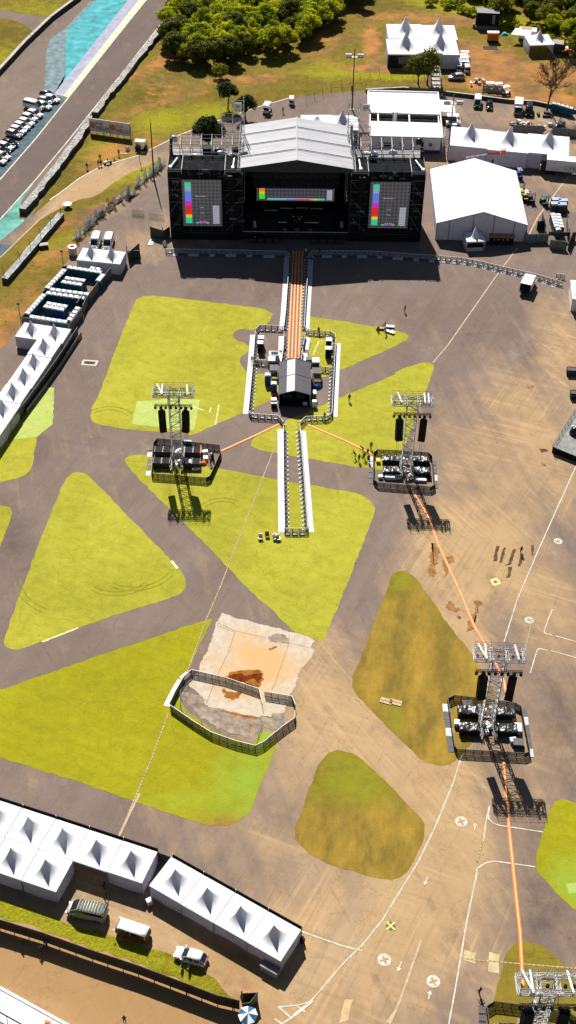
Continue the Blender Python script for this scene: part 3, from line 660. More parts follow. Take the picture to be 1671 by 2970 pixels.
def side_screen(u0, u1, label):
    w, h = u1-u0, 11.25
    s = on_stage('led_screen', label, 'screen', (u0+u1)/2, -.35, 3.5)
    b = MB(); b.bx(-w/2-.08, w/2+.08, .0, .25, -.08, h+.08); b.build('screen_cabinet', 'dark_steel', s)
    b = MB(); led_rect(b, -w/2, w/2, 0, h, 'check', -.006)
    bars = [('green', 1.), ('lime', 0.)]
    x0, x1 = -w/2+.65, -w/2+2.0; z = .65
    for k, hh in (('green', 1.45), ('yellow', .6), ('orange', .22), ('red', 2.15), ('magenta', 1.1), ('blue', 2.3), ('cyan', 1.15), ('green', 1.)):
        led_rect(b, x0, x1, z, z+hh, k); z += hh
    led_rect(b, w/2-2., w/2-.6, .55, 5.1, 'white')
    for i in range(7): led_line(b, [(w/2-1.98, .9+i*.6), (w/2-.62, .9+i*.6)], .05, 'line', -.02)
    led_line(b, [(-2.1, 2.9), (2.1, 8.2)], .05); led_line(b, [(2.1, 2.9), (-2.1, 8.2)], .05); led_line(b, [(.05, .6), (.05, 8)], .05, y=-.018)
    led_line(b, [(2.4*math.sin(a)*.95, 4.9-2.8*math.cos(a)) for a in np.linspace(-1.1, 1.1, 14)], .05, y=-.02)
    led_line(b, [(2.6*math.cos(a)+.6, 5.4+3.*math.sin(a)) for a in np.linspace(-.4, 1.2, 12)], .04, y=-.022)
    for (cx, cz, ww) in ((-.1, 7.3, 2.2), (.05, 4.55, .9), (.05, 3.2, .9)):     # tiny captions, too small to read
        for i in range(int(ww/.16)): led_rect(b, cx-ww/2+i*.16, cx-ww/2+i*.16+.11, cz-.07-.04*(i % 3 == 0), cz+.08+.05*(i % 4 == 1), 'white', -.024)
    led_rect(b, -1.35, -1.1, 7.2, 7.45, 'white', -.024)
    for i, k in enumerate(('green', 'cyan', 'blue', 'blue', 'magenta', 'red', 'red', 'white', 'green')):
        led_rect(b, -1.5+i*.33, -1.5+i*.33+.3, .62, .95, k); led_rect(b, -.9+i*.22, -.9+i*.22+.2, .98, 1.25, 'white' if i % 2 else 'line')
    b.build('display', EMATS, s)
    return s
side_screen(2.9, 11.5, 'tall screen with colour column test pattern on the tower left of the stage')
side_screen(43.75, 52.45, 'tall screen with colour column test pattern on the tower beside the white hall tent')
s = on_stage('led_wall', 'wide screen showing a check pattern and rainbow line at the back of the stage', 'screen', 27.7, 10, 3.6)
b = MB(); b.bx(-8.9, 8.9, .02, .35, .4, 8.3); b.build('screen_cabinet', 'dark_steel', s)
b = MB(); led_rect(b, -8.75, 8.75, .5, 8.2, 'check', -.006)
z = 1.0
for k, hh in (('lime', 1.25), ('yellow', .55), ('orange', .8), ('red', .3), ('magenta', .6), ('blue', 1.3), ('cyan', 1.6)): led_rect(b, -8.2, -6.95, z, z+hh, k); z += hh
n = 15
for i, k in enumerate(('green','green','cyan','cyan','cyan','blue','blue','magenta','red','red','red','orange','yellow','lime','green')):
    x0 = -6.4+i*.87; led_rect(b, x0, x0+.87, .72, 1.0, k); led_rect(b, x0, x0+.87, 1.0, 1.2, 'white' if 3 < i < 12 else 'cyan', -.013)
led_rect(b, 7.1, 8.3, .8, 3.3, 'white')
b.build('display', EMATS, s)
# lighting trusses under the roof
for w_, z0, lab, h_ in ((3.2, 14.2, 'front black lighting truss with pale lamps under the stage roof', .6), (5.2, 11.3, 'middle black lighting truss with a dark cloth hanging over the test pattern wall', .6), (8., 10.0, 'rear black lighting truss just ahead of the test pattern wall', .6)):
    t = on_stage('lighting_truss', lab, 'truss', 27.7, w_, z0, 'lighting trusses over the stage')
    b = MB(); b.lattice((-9.6, 0, 0), (9.6, 0, 0), .6, .6, .06, 1.); b.build('truss_frame', 'dark_steel', t)
    if w_ == 5.2: b = MB(); b.bx(-9.4, 9.4, .32, .36, -1.6, 2.4); b.build('border_cloth', 'black_cloth', t)
    for k in range(15):
        b = MB(); b.cyl((-8.8+k*1.25, -.1, -.9), .2, .5, 8, 0, .26); b.cyl((-8.8+k*1.25, -.1, -.93), .17, .03, 8, 1); b.build('stage_lamp', ['black', 'silver'], t)
# gear on the deck
b = MB()
def gear(name, label, cat, u, w, parts, group=None):
    t = on_stage(name, label, cat, u, w, 2.05, group)
    for nm, fn, mats in parts:
        bb = MB(); fn(bb); bb.build(nm, mats, t)
    return t
def riser(L, D, H): return [('platform', lambda b: b.bx(-L/2, L/2, 0, D, H-.12, H), 'black'), ('skirt', lambda b: b.bx(-L/2+.05, L/2-.05, .05, D-.05, 0, H-.12), 'black_cloth'), ('front_strip', lambda b: b.bx(-L/2, L/2, -.05, -.002, H-.12, H), 'white_metal')]
gear('drum_riser', 'low black riser with a white front strip, left of centre on the stage deck', 'riser', 24.9, 3.2, riser(2., 2., .6))
gear('keyboard_riser', 'wider black riser with a white front strip, right of centre on the stage deck', 'riser', 31.3, 3.2, riser(3.2, 2.2, .6))
for i, (u, w, lab) in enumerate(((22.2, 7.6, 'row of white edged steps at the left of the stage, below the check pattern wall'), (25.8, 8.6, 'row of white edged steps left of centre below the check pattern wall'), (29.3, 8.8, 'row of white edged steps at centre below the check pattern wall'), (32.6, 8.6, 'row of white edged steps right of centre below the check pattern wall'))):
    def steps(b):
        for k in range(6): b.bx(-1.4+k*.48, -1.4+k*.48+.3, -.02, .1, .9, 1.02, 1)
        b.bx(-1.5, 1.5, .1, 1., 0, 1., 0)
    gear('stage_steps', lab, 'riser', u, w, [('step_block', steps, ['black', 'white_metal'])], 'risers below the screen wall')
def kit(b):
    for x, y, r, h in ((0,0,.3,.5), (.5,.2,.2,.7), (-.5,.2,.2,.7), (.8,-.3,.25,.5), (-.75,-.2,.22,.9), (.2,.6,.3,1.1)): b.cyl((x, y, 0), r, h, 10, 0)
    for x, y in ((.9,.5), (-.9,.4), (.4,-.5)): b.cyl((x, y, 1.15), .28, .02, 10, 1); b.bar((x, y, 0), (x, y, 1.15), .02)
gear('drum_kit', 'drum kit with silver cymbals in the middle of the stage deck', 'drums', 28.2, 4.2, [('drums', kit, ['dark_steel', 'silver'])])
for i, (u, w, lab) in enumerate(((18.6, 1.8, 'pale blue covered case standing at the far left of the stage deck'), (38.0, 2.0, 'pale blue covered case standing at the far right of the stage deck'))):
    gear('covered_case', lab, 'case', u, w, [('cover', lambda b: b.box((0, 0, .8), (.7, .6, 1.6), .3, 0, .6), pm('pale_cover', (.22,.28,.36), .4, 3, .3, bump=.8)), ('base', lambda b: b.bx(-.5, .5, -.4, .4, 0, .1), 'black')], 'covered cases on the stage')
for i, u in enumerate((25.3, 28.0, 30.9)):
    gear('floor_monitor', f'{ORD[i]} black wedge monitor from the left along the stage front', 'loudspeaker', u, .8, [('cabinet', lambda b: b.add([(-.5,-.3,0),(.5,-.3,0),(.5,.3,0),(-.5,.3,0),(-.5,-.1,.42),(.5,-.1,.42),(.5,.3,.2),(-.5,.3,.2)], [(3,2,1,0),(4,5,6,7),(0,1,5,4),(1,2,6,5),(2,3,7,6),(3,0,4,7)]), 'dark_steel'), ('grille', lambda b: b.add([(-.42,.262,.21),(.42,.262,.21),(.42,-.06,.415),(-.42,-.06,.415)], [(0,1,2,3)]), 'silver')], 'wedge monitors')
for i, u in enumerate((18.2, 20., 21.8, 23.6, 31.9, 33.7, 35.5, 37.3)):
    t = on_stage('subwoofer', f'{ORD[i]} black subwoofer from the left on the ground before the stage front', 'loudspeaker', u, -1.2, 0, 'subwoofers before the stage')
    b = MB(); b.bx(-.75, .75, -.5, .5, .08, 1.25); b.build('cabinet', 'black', t)
    b = MB(); b.bx(-.68, .68, -.53, -.505, .15, 1.18); b.build('grille', 'dark_steel', t)

# ---- screen towers either side
def wing(mir, label):
    U = (lambda u: u-27.75) if not mir else (lambda u: 27.75-u)
    t = on_stage('screen_tower', label, 'scaffold', 27.75, 0, 0, 'scaffold towers beside the stage')
    def bxu(b, u0, u1, y0, y1, z0, z1, mi=0): a, c = sorted((U(u0), U(u1))); b.bx(a, c, y0, y1, z0, z1, mi)
    b = MB(); bxu(b, 0, 16, .0, .06, .2, 16.9); bxu(b, 0, .06, .06, 11.9, .2, 17.2); bxu(b, 15.9, 15.96, .06, 11.9, .2, 16.9); b.build('mesh_cladding', 'mesh_black', t)
    b = MB(); bxu(b, .06, 15.9, .06, 7., 16.55, 16.7); b.build('roof_deck', 'mesh_black', t)
    b = MB(); bxu(b, .06, 15.9, 7.2, 11.9, 15.8, 15.95); b.build('rear_deck', 'grey_hoard', t)
    b = MB(); bxu(b, 0, 16, -.5, -.06, 1.9, 2.05); bxu(b, 0, 16, -.45, -.4, .1, 1.9); b.build('base_platform', 'black', t)
    b = MB(); bxu(b, 2.5, 12.4, -.53, -.501, 1.95, 2.06); b.build('platform_edge', 'grey_plate', t)
    # standards and ledgers showing through the mesh
    b = MB()
    for u in np.arange(0, 16.1, 2.28):
        for y in (0, 3.5, 7.1, 11.9): b.bar((U(u), y-.1, 0), (U(u), y-.1, 19.2 if y > 6 else 17.), .07)
    for z in np.arange(2.2, 17, 2.): b.bar((U(0), -.1, z), (U(16), -.1, z), .035)
    b.build('scaffold_frame', pm('frame_grey', (.055,.055,.058), .4), t)
    b = MB()
    for y in (7.1, 11.9):
        for z in (17.3, 18.2, 19.1): b.bar((U(0 if y < 8 else 2.2), y, z), (U(16), y, z), .07)
        for u in np.arange(2.28, 16.1, 2.28): b.bar((U(u), y, 16.7), (U(u), y, 19.2), .08)
    for u in np.arange(2.28, 16.1, 2.28):
        b.bar((U(u), 7.1, 19.1), (U(u), 11.9, 19.1), .05); b.bar((U(u), 7.1, 18.2), (U(u), 11.9, 18.2), .05); b.bar((U(u), 7.1, 16.8), (U(u), 11.9, 19.1), .05)
    b.build('top_railing', 'light_steel', t)
    b = MB()
    for u0, u1 in ((0, 3.), (12.3, 16)):
        for y, z in ((-.15, 17.05), (-.15, 16.6)): b.bar((U(u0), y, z), (U(u1), y, z), .09)
        for u in (u0, u1): b.bar((U(u), -.15, 17.05), (U(u), 7., 17.05), .08); b.bar((U(u), -.15, 16), (U(u), -.15, 17.05), .1)
    b.bar((U(3), 6.6, 17.6), (U(12.3), 6.6, 17.6), .13); b.bar((U(3), 6., 17.1), (U(12.3), 6., 17.1), .1)
    b.build('front_beam', 'light_steel', t)
    for u0, u1 in ((.6, 1.9), (14., 14.2)):
        b = MB(); b.bar((U(u0), .3, 17.3), (U(u1), 4.6, 17.3), .17, 0, 6); b.bx(min(U(u0), U(u0))-.3, U(u0)+.3, .1, .9, 17.1, 17.5); b.build('hoist_beam', 'white_metal', t)
    rg = random.Random(31+mir)
    for k in range(22):
        u, z = rg.choice([(rg.uniform(.4, 2.4), rg.uniform(3, 15.5)), (rg.uniform(12.4, 15.4), rg.uniform(3, 9)), (rg.uniform(3, 12), rg.uniform(15.2, 16.4)), (rg.uniform(14.6, 15.5), rg.uniform(9, 16))])
        w_, h_ = rg.uniform(.4, 1.6), rg.uniform(.15, .7); b = MB(); bxu(b, u, u+w_, -.12, -.005, z, z+h_); b.build('scaffold_panel', MT.setdefault('gear%d' % (k % 3), pm('gear_grey', ((.03,.032,.036), (.06,.062,.066), (.11,.11,.12))[k % 3], .4)), t)
    for z in (9.2, 12.1, 14.9):
        for ua, ub in ((12.3, 16), (0, 2.8)): b = MB(); b.bar((U(ua), -.1, z), (U(ub), -.1, z), .05); b.build('front_ledger', 'steel', t)
    for u0, u1 in ((.1, 2.8), (12.3, 15.9)):
        for z in (2.2, 6.4, 10.6): b = MB(); b.bar((U(u0), -.1, z), (U(u1), -.1, z+4.1), .035); b.build('diagonal_brace', 'steel', t)
    # heaps of folded sheeting on the rear deck
    rr = random.Random(5+mir)
    for k in range(9 if not mir else 5):
        b = MB(); u, y = rr.uniform(4 if not mir else 3.5, 14.5), rr.uniform(7.8, 11)
        b.dome((U(u), y, 15.95), rr.uniform(.6, 1.3), rr.uniform(.5, .9), rr.uniform(.5, 1.2), 7, 3); b.build('sheeting_heap', 'plastic_white' if k % 3 else 'black_tarp', t)
    if not mir:
        b = MB(); bxu(b, 7.1, 9.2, 9., 10.8, 15.95, 17.3); b.build('black_crate', 'black', t)
    b = MB(); b.dome((U(.9), 9.5, 19.), .9, .8, 1.1, 8, 3); b.box((U(.9), 9.5, 18.9), (1.5, 1.2, .3)); b.build('wrapped_spotlight', 'black_tarp' if mir else 'silver', t)
    b = MB(); bxu(b, .0, .5, 8.7, 9.4, 16, 19.6); b.build('corner_post', 'black_cloth', t)
    return t
wing(0, 'black mesh scaffold tower carrying a screen, left of the stage by the roadside trees')
wing(1, 'black mesh scaffold tower carrying a screen, right of the stage by the white hall tent')
# loudspeaker arrays hung on the inner edges
for mir, lab in ((0, 'long black loudspeaker array hung just left of the stage opening'), (1, 'long black loudspeaker array hung just right of the stage opening')):
    u = 13.6 if not mir else 55.5-13.6
    t = on_stage('line_array', lab, 'loudspeaker', u, -.9, 16.2, 'arrays beside the stage opening')
    for k in range(14):
        b = MB(); b.box((0, .1+.004*k*k, -.6-k*.5), (1.3, .9, .46), 0, 0, 1.); b.build('array_box', 'black', t)
    b = MB(); b.bx(-.6, .6, -.2, .5, -.3, -.15); b.bar((0, .1, -.2), (0, .4, .6), .04); b.build('fly_frame', 'dark_steel', t)
# tall scaffolds behind the towers
for mir, lab in ((0, 'tall open grey scaffold tower behind the left screen tower, small white board on top'), (1, 'tall open grey scaffold tower behind the right screen tower, before the white building')):
    u0 = 11.2 if not mir else 55.5-16.4
    t = on_stage('scaffold_tower', lab, 'scaffold', u0, 13, 0, 'tall scaffolds behind the stage towers')
    b = MB(); zt = 26.3
    for x, zz in ((0, 23.8 if not mir else zt), (2.4, zt), (4.9, zt if not mir else 21.)):
        for y in (0, 2.2): b.bar((x, y, 0), (x, y, zz), .085)
        for k in range(1, int(zz/1.5)):
            b.bar((x, 0, k*1.5), (x, 2.2, k*1.5), .05)
    for x0, x1, zz in ((0, 2.4, 23.8), (2.4, 4.9, zt if not mir else 21.)):
        for k in range(1, int(zz/1.5)+1):
            for y in (0, 2.2): b.bar((x0, y, k*1.5), (x1, y, k*1.5), .055)
            if k % 2: b.bar((x0, 0, k*1.5-1.5), (x1, 0, k*1.5), .045)
            else: b.bar((x0, 2.2, k*1.5), (x1, 2.2, k*1.5-1.5), .045)
    b.build('scaffold_frame', 'light_steel', t)
    b = MB(); b.bx(2.9, 4.5, .02, .1, zt-1.9, zt-.3, 0)
    for i in range(6): b.bx(3.2+i*.16, 3.31+i*.16, -.01, .015, zt-1.25, zt-1.0-.04*(i % 2), 1)
    b.build('white_board', ['white_paint', 'black'], t)
    if mir:
        b = MB(); b.bx(.5, 1.1, .3, .9, 12, 21.); b.build('cable_bundle', 'steel', t)
# ================================================================== tents, toilets, fences
CACHE = {}
def canopy_mesh(L, Wd, ev, pk, dead=.13):
    key = ('canopy', L, Wd, ev, pk)
    if key in CACHE: return CACHE[key]
    n = 28; b = MB(); vs = []
    for j in range(n+1):
        for i in range(n+1):
            # finer towards the middle
            f = lambda t: math.copysign(abs(t)**1.5, t)
            x, y = f(2*i/n-1), f(2*j/n-1); ax, ay = abs(x), abs(y)
            r = .55*max(ax, ay)+.45*min(1.2, math.hypot(ax, ay)); r = min(1, r)
            edge = max(ax, ay)
            h = (pk-ev)*(.17*(1-edge)+.83*max(0, 1-r*1.02)**3.7)
            if edge > .99: h = 0
            vs.append((x*L/2, y*Wd/2, ev+h))
    fs = [(j*(n+1)+i, j*(n+1)+i+1, (j+1)*(n+1)+i+1, (j+1)*(n+1)+i) for j in range(n) for i in range(n)]
    b.add(vs, fs)
    t = .28   # scalloped valance round the eaves
    for sx in (-1, 1):
        b.quad((sx*L/2, -Wd/2, ev), (sx*L/2, Wd/2, ev), (sx*(L/2), Wd/2, ev-t), (sx*(L/2), -Wd/2, ev-t)); b.quad((-L/2, sx*Wd/2, ev), (L/2, sx*Wd/2, ev), (L/2, sx*Wd/2, ev-t), (-L/2, sx*Wd/2, ev-t))
    me = b.mesh('roof_canopy', ['white_fabric'])
    me.polygons.foreach_set('use_smooth', [True]*(n*n)+[False]*4)
    CACHE[key] = me; return me
def frame_mesh(L, Wd, ev):
    key = ('frame', L, Wd, ev)
    if key in CACHE: return CACHE[key]
    b = MB()
    for sx in (-1, 1):
        for sy in (-1, 1): b.bar((sx*(L/2-.06), sy*(Wd/2-.06), 0), (sx*(L/2-.06), sy*(Wd/2-.06), ev-.05), .06); b.box((sx*(L/2-.06), sy*(Wd/2-.06), .02), (.3, .3, .04))
        b.bar((-L/2+.06, sx*(Wd/2-.06), ev-.1), (L/2-.06, sx*(Wd/2-.06), ev-.1), .045); b.bar((sx*(L/2-.06), -Wd/2+.06, ev-.1), (sx*(L/2-.06), Wd/2-.06, ev-.1), .045)
    CACHE[key] = b.mesh('frame', ['steel']); return CACHE[key]
def wall_mesh(Ln, ev, lift, belly):
    key = ('wall', Ln, ev, lift, belly)
    if key in CACHE: return CACHE[key]
    n = 10; vs = []
    for j in range(5):
        for i in range(n+1):
            t = i/n; z = lerp(ev-.12, .03+lift*math.sin(PI*t)**.7*(1 if lift else 0), j/4)
            vs.append(((t-.5)*(Ln-.12), belly*math.sin(PI*t)*math.sin(PI*min(1, j/4*.8))+.02*math.sin(9*t+j), z))
    b = MB(); b.add(vs, [(j*(n+1)+i, j*(n+1)+i+1, (j+1)*(n+1)+i+1, (j+1)*(n+1)+i) for j in range(4) for i in range(n)])
    me = b.mesh('side_wall', ['wall_fabric']); me.polygons.foreach_set('use_smooth', [True]*len(me.polygons)); CACHE[key] = me; return me
def tent(label, c, rz, L=5., Wd=5., ev=2.7, pk=5.45, walls='', group=None, lift=0., name='pyramid_tent', cat='tent'):
    """walls: letters of the sides with cloth, in the tent's own frame: f front(-y) b back l left r right"""
    t = thing(name, label, cat, (c.x, c.y, 0), rz, group)
    link('roof_canopy', canopy_mesh(L, Wd, ev, pk), t); link('frame', frame_mesh(L, Wd, ev), t)
    if ('seam', L, Wd, ev) not in CACHE:
        b = MB()
        for s_ in (-1, 1): b.bx(-L/2, L/2, s_*Wd/2-.035, s_*Wd/2+.035, ev-.03, ev+.025); b.bx(s_*L/2-.035, s_*L/2+.035, -Wd/2+.05, Wd/2-.05, ev-.03, ev+.022)
        CACHE[('seam', L, Wd, ev)] = b.mesh('eave_seam', [pm('eave_seam', (.30,.295,.32), .3, 3, .8)])
    link('eave_seam', CACHE[('seam', L, Wd, ev)], t)
    for w in walls:
        W2 = {'f': (0, -Wd/2+.03, PI, L), 'b': (0, Wd/2-.03, 0, L), 'l': (-L/2+.03, 0, PI/2, Wd), 'r': (L/2-.03, 0, -PI/2, Wd)}[w]
        link('side_wall', wall_mesh(W2[3], ev, lift, .18), t, (W2[0], W2[1], 0), W2[2])
    return t
def peak(px, py, z=5.45): v = site(px, py, z); v.z = 0; return v

# --- row of tents by the lower fence
A = [peak(*p) for p in ((80,2367),(180,2400),(278.4,2433),(379.4,2465))]; da = (A[3]-A[0])/3; ra = ang((0,0), da); A = [A[0]-da]+A
lab = ['tent of the lower left back row, cut by the photo edge', 'tent of the lower left back row, second from the photo edge', 'tent of the lower left back row, third from the photo edge', 'open sided tent of the back row facing the grey van', 'right end tent of the back row above the red and white van']
for i, c in enumerate(A): tent('white peaked '+lab[i], c, ra, walls=['b', 'b', 'bl', 'b', 'bfr'][i], group='white tents of the lower left block')
db = Vector((-da.y, da.x, 0)).normalized()*-5.
A2 = [peak(30,2456.5), peak(130.5,2490)]; A2 = [A2[0]-da]+A2
for i, c in enumerate(A2): tent('white peaked '+['tent cut by the photo edge, front row beside the grass verge', 'tent in the front row beside the grass verge, second from its right end', 'tent ending the front row just left of the grey van'][i], c, ra, walls=['f', 'f', 'fr'][i], lift=.1, group='white tents of the lower left block')
Bp = [peak(*p) for p in ((508,2519),(601,2572),(698,2626),(795,2681))]; rb = ang(Bp[0], Bp[3])
for i, c in enumerate(Bp):
    tent(f'white peaked tent, {ORD[i]} from the left in the slanted row above the white car', c, rb, walls=['fl', 'f', 'f', 'fr'][i], lift=[.15, .5, .7, .6][i], group='slanted row of four white tents')
# --- the left row
Lp = [peak(87,927), peak(154.6,937)]; Lq = [peak(123.7,977.6), peak(94.7,1022), peak(65,1064.6), peak(33,1108), peak(2,1156)]
rl = ang(Lp[0], Lp[1]); dl = (Lq[3]-Lq[0])/3; rl2 = ang((0,0), dl)+PI/2; Lq += [Lq[4]+dl, Lq[4]+dl*2, Lq[4]+dl*3]
tent('white peaked tent with a grey front wall, left of the pair below the toilet yard', Lp[0], rl, walls='flb', group='long row of white tents on the left')
tent('white peaked tent at the top right of the left row, touching the toilet fence', Lp[1], rl, walls='rb', group='long row of white tents on the left')
for i, c in enumerate(Lq):
    tent(['white peaked tent next below the top pair in the long left row', 'second white peaked tent down the long left row below the top pair', 'third white peaked tent down the long left row below the top pair', 'fourth white peaked tent down the long left row, its spike dark', 'fifth white peaked tent down the left row, cut by the photo edge', 'sixth white tent down the left row, only its right side in view', 'seventh white tent down the left row, barely in view at the photo edge', 'last white tent of the left row, hidden past the photo edge'][i], c, rl2, walls='r', group='long row of white tents on the left') if i < 7 else None
# --- pair by the two vans
Vp = [peak(261,707), peak(321,713)]; rv = ang(*Vp)
tent('white peaked tent above the toilet yard, left of its pair, nearest the grass bank', Vp[0], rv, walls='flb', group='pair of white tents by the two white vans')
tent('white peaked tent above the toilet yard, right of its pair, beside the dark screen fence', Vp[1], rv, walls='frb', group='pair of white tents by the two white vans')
# --- large modules
Tp = [peak(*p, 8.3) for p in ((1178,47),(1275,50),(1179,91),(1279,92))]; rt = ang(Tp[2], Tp[3])
for i, c in enumerate(Tp):
    tent(['back left module of the big white four peaked tent on the hill', 'back right module of the big white four peaked tent on the hill', 'front left module of the four peaked hill tent, dark opening in its front', 'front right module of the four peaked hill tent, beside the parked carts'][i], c, rt, 10, 10, 4., 8.3, walls=['lb', 'rb', 'l', 'rf'][i], group='four modules of the hill tent', name='pyramid_tent')
c = Tp[2]; t = thing('folding_panel', 'grey panel standing in the dark front opening of the hill tent', 'panel', (c.x, c.y-4.9, 0), rt)
b = MB(); b.bx(-2., 1.2, 0, .1, 1.2, 3.2); b.build('panel_sheet', 'grey_hoard', t); b = MB(); b.bx(-5, -.8, .2, .3, 0, 3.9); b.build('dark_curtain', 'black_cloth', t)
b = MB(); b.bx(1.6, 5., .2, .26, 0, 3.9); b.build('light_curtain', 'wall_fabric', t)
Kp = [peak(*p, 8.) for p in ((1370,354.5),(1481.6,367),(1597.5,375))]; rk = ang(Kp[0], Kp[2])
for i, c in enumerate(Kp):
    tent(f'{["left","middle","right"][i]} module of the long white three peaked tent behind the hall tent', c, rk, 10.05, 10.05, 4., 8., walls=['flb', 'fb', 'frb'][i], group='three modules of the long white tent')
tent('white peaked tent half hidden behind the stage roof', peak(994.6, 317, 7.), .05, 8, 8, 3.4, 7., walls='lrb')
tent('low white tent hidden behind the ridge of the stage roof', peak(920, 336, 4.4), .05, 8, 6, 3.2, 4.4, walls='lrb')
tent('white open fronted peaked tent beside the trees at the far right', peak(1568, 86, 6.), .12, 7, 7, 3.1, 6.3, walls='lrb')
# porch tent at the hall
tent('small white porch tent with a dark counter before the hall tent', peak(1381, 655, 5.2), .1, 4.2, 4.2, 2.5, 5.2, walls='lrb')
cc = peak(1381, 655, 5.2); t = thing('counter', 'dark counter with a pale front inside the porch tent', 'counter', (cc.x, cc.y-1.9, 0), .1)
b = MB(); b.bx(-1.9, 1.9, -.1, .1, 0, 1.); b.build('counter_front', 'wall_fabric', t); b = MB(); b.bx(-1.95, 1.95, -.2, .5, 1., 1.08); b.build('counter_top', 'black', t)
# --- hall tent
FL, FR, BL = site(1263,695), site(1522,701), None
hx = (FR-FL).normalized(); rh = ang(FL, FR); hw = (FR-FL).length; ev = height_at(1263,647,FL); rg = height_at(1399,615,(FL+FR)/2)
hb = site(1373,459,rg); fr = site(1399,615,rg); dep = (hb-fr).length
t = thing('hall_tent', 'large white gabled hall tent right of the stage', 'tent', FL, rh)
n = 7
for k, (xa, za, xb, zb) in enumerate(((-.15, ev-.05, hw/2, rg), (hw/2, rg, hw+.15, ev-.05))):
    b = MB(); m = 9; vs = []
    for i in range(m+1):
        for j in range(n*3+1):
            y = -.1+j/(n*3)*(dep+.2); s_ = .05*math.sin(PI*((j/3) % 1))
            vs.append((lerp(xa, xb, i/m), y, lerp(za, zb, i/m)-s_*math.sin(PI*i/m)))
    b.add(vs, [(i*(n*3+1)+j, (i+1)*(n*3+1)+j, (i+1)*(n*3+1)+j+1, i*(n*3+1)+j+1) for i in range(m) for j in range(n*3)]); b.build('roof_panel', 'white_fabric', t)
for y, nm in ((0, 'front_wall'), (dep, 'back_wall')):
    b = MB(); b.add([(0, y, 0), (hw, y, 0), (hw, y, ev-.05), (hw/2, y, rg-.08), (0, y, ev-.05)], [(0,1,2,3,4)]); b.build(nm, 'wall_fabric', t)
for x in (0, hw): b = MB(); b.quad((x, 0, 0), (x, dep, 0), (x, dep, ev-.05), (x, 0, ev-.05)); b.build('side_wall', 'wall_fabric', t)
for f in (0, .14, .4, .63, .86, 1.):
    b = MB(); zt = lerp(ev, rg, 1-abs(f-.5)*2)-.1; b.bx(f*hw-.07, f*hw+.07, -.06, -.01, 0, zt); b.build('wall_post', 'grey_plate', t)
b = MB(); b.bar((-.1, -.05, ev), (hw/2, -.05, rg+.03), .06); b.bar((hw/2, -.05, rg+.03), (hw+.1, -.05, ev), .06); b.build('gable_beam', 'grey_plate', t)
b = MB(); b.bx(hw*.60, hw*.86, -1.6, -.1, 0, 1.9, 0); b.bx(hw*.59, hw*.87, -1.9, -.1, 1.9, 2.0, 1); tt = thing('equipment_stall', 'dark stall with a brown roof standing against the front of the hall tent', 'stall', FL+Vector((0, 0, 0)), rh); b.build('stall_body', ['black', 'wood'], tt)
b = MB()
for k in range(4): b.box((hw*.64+k*1., -1.95, 1.5), (.25, .06, .25))
b.build('stall_lamps', 'light_steel', tt)

# --- portable toilets
def toilet_meshes(body):
    b = MB(); b.bx(-.54, .54, -.54, .54, .08, 2.12); b.bx(-.5, .5, -.5, .5, 0, .08)
    for x in (-.54, .54):
        for y in (-.54, .54): b.box((x*.98, y*.98, 1.1), (.09, .09, 2.1))
    m1 = b.mesh('body', [body])
    b = MB(); b.bx(-.38, .38, -.575, -.542, .15, 2.0); b.box((.28, -.58, 1.1), (.06, .03, .16)); m2 = b.mesh('door', [body])
    b = MB(); s0 = [(-.58,-.58,2.12),(.58,-.58,2.12),(.58,.58,2.12),(-.58,.58,2.12)]; s1 = [(-.52,-.52,2.24),(.52,-.52,2.24),(.52,.52,2.24),(-.52,.52,2.24)]; s2 = [(-.3,-.42,2.34),(.3,-.42,2.34),(.3,.42,2.34),(-.3,.42,2.34)]
    b.ring([s0, s1, s2]); m3 = b.mesh('roof', ['roof_white'])
    b = MB(); b.cyl((.36, .4, 2.1), .06, .5, 6); m4 = b.mesh('vent_pipe', ['dark_steel'])
    return m1, m2, m3, m4
TM = {'teal': toilet_meshes('teal'), 'blue': toilet_meshes('blue')}
def toilet(c, rz, label, group, col='teal'):
    t = thing('portable_toilet', label, 'portable toilet', (c.x, c.y, 0), rz, group); m = TM[col]
    link('body', m[0], t); link('door', m[1], t); r = link('roof', m[2], t); link('vent_pipe', m[3], r); return t
def toilet_row(p, q, where, face, n=None, cols=None, end='left'):
    a, c = site(*p, 2.25), site(*q, 2.25); a.z = c.z = 0
    n = n or max(2, int(round((c-a).length/1.15))+1)
    rz = ang(a, c)+face
    for i in range(n):
        col = (cols or {}).get(i, 'teal')
        toilet(lerp(a, c, i/(n-1)), rz, f'{"blue" if col == "blue" else "teal"} portable toilet, {ORD[i] if i < 16 else "last"} from {end} {where}', 'portable toilets '+where, col)
toilet_row((203,775), (288,788), 'in the back row of the upper yard', 0)
toilet_row((268,777), (284,780), 'of the two behind the upper yard', PI, 2)
toilet_row((185,784), (139,832), 'along the left side of the upper yard', PI/2, end='top')
toilet_row((195.5,806), (239.5,812.6), 'in the back half of the upper yard island', PI, 4)
toilet_row((186,817), (231,824), 'in the front half of the upper yard island', 0, 4)
toilet_row((297,798), (286,811), 'at the right of the upper yard', -PI/2, end='top')
toilet_row((152.5,839), (250,852), 'in the back row between the two yards', PI)
toilet_row((141,849), (238,863), 'in the front row between the two yards', 0)
toilet_row((125.6,856), (81,906), 'along the left side of the lower yard', PI/2, end='top')
toilet_row((141.7,879.5), (187.5,887.5), 'in the back half of the lower yard island', PI, 4, {2: 'blue', 3: 'blue'})
toilet_row((134.5,888), (179.4,896.5), 'in the front half of the lower yard island', 0, 4, {2: 'blue', 3: 'blue'})
toilet_row((93,918), (187,932.5), 'in the bottom row of the lower yard', PI)
toilet_row((224,894), (202,925), 'along the right side of the lower yard', -PI/2, end='top')
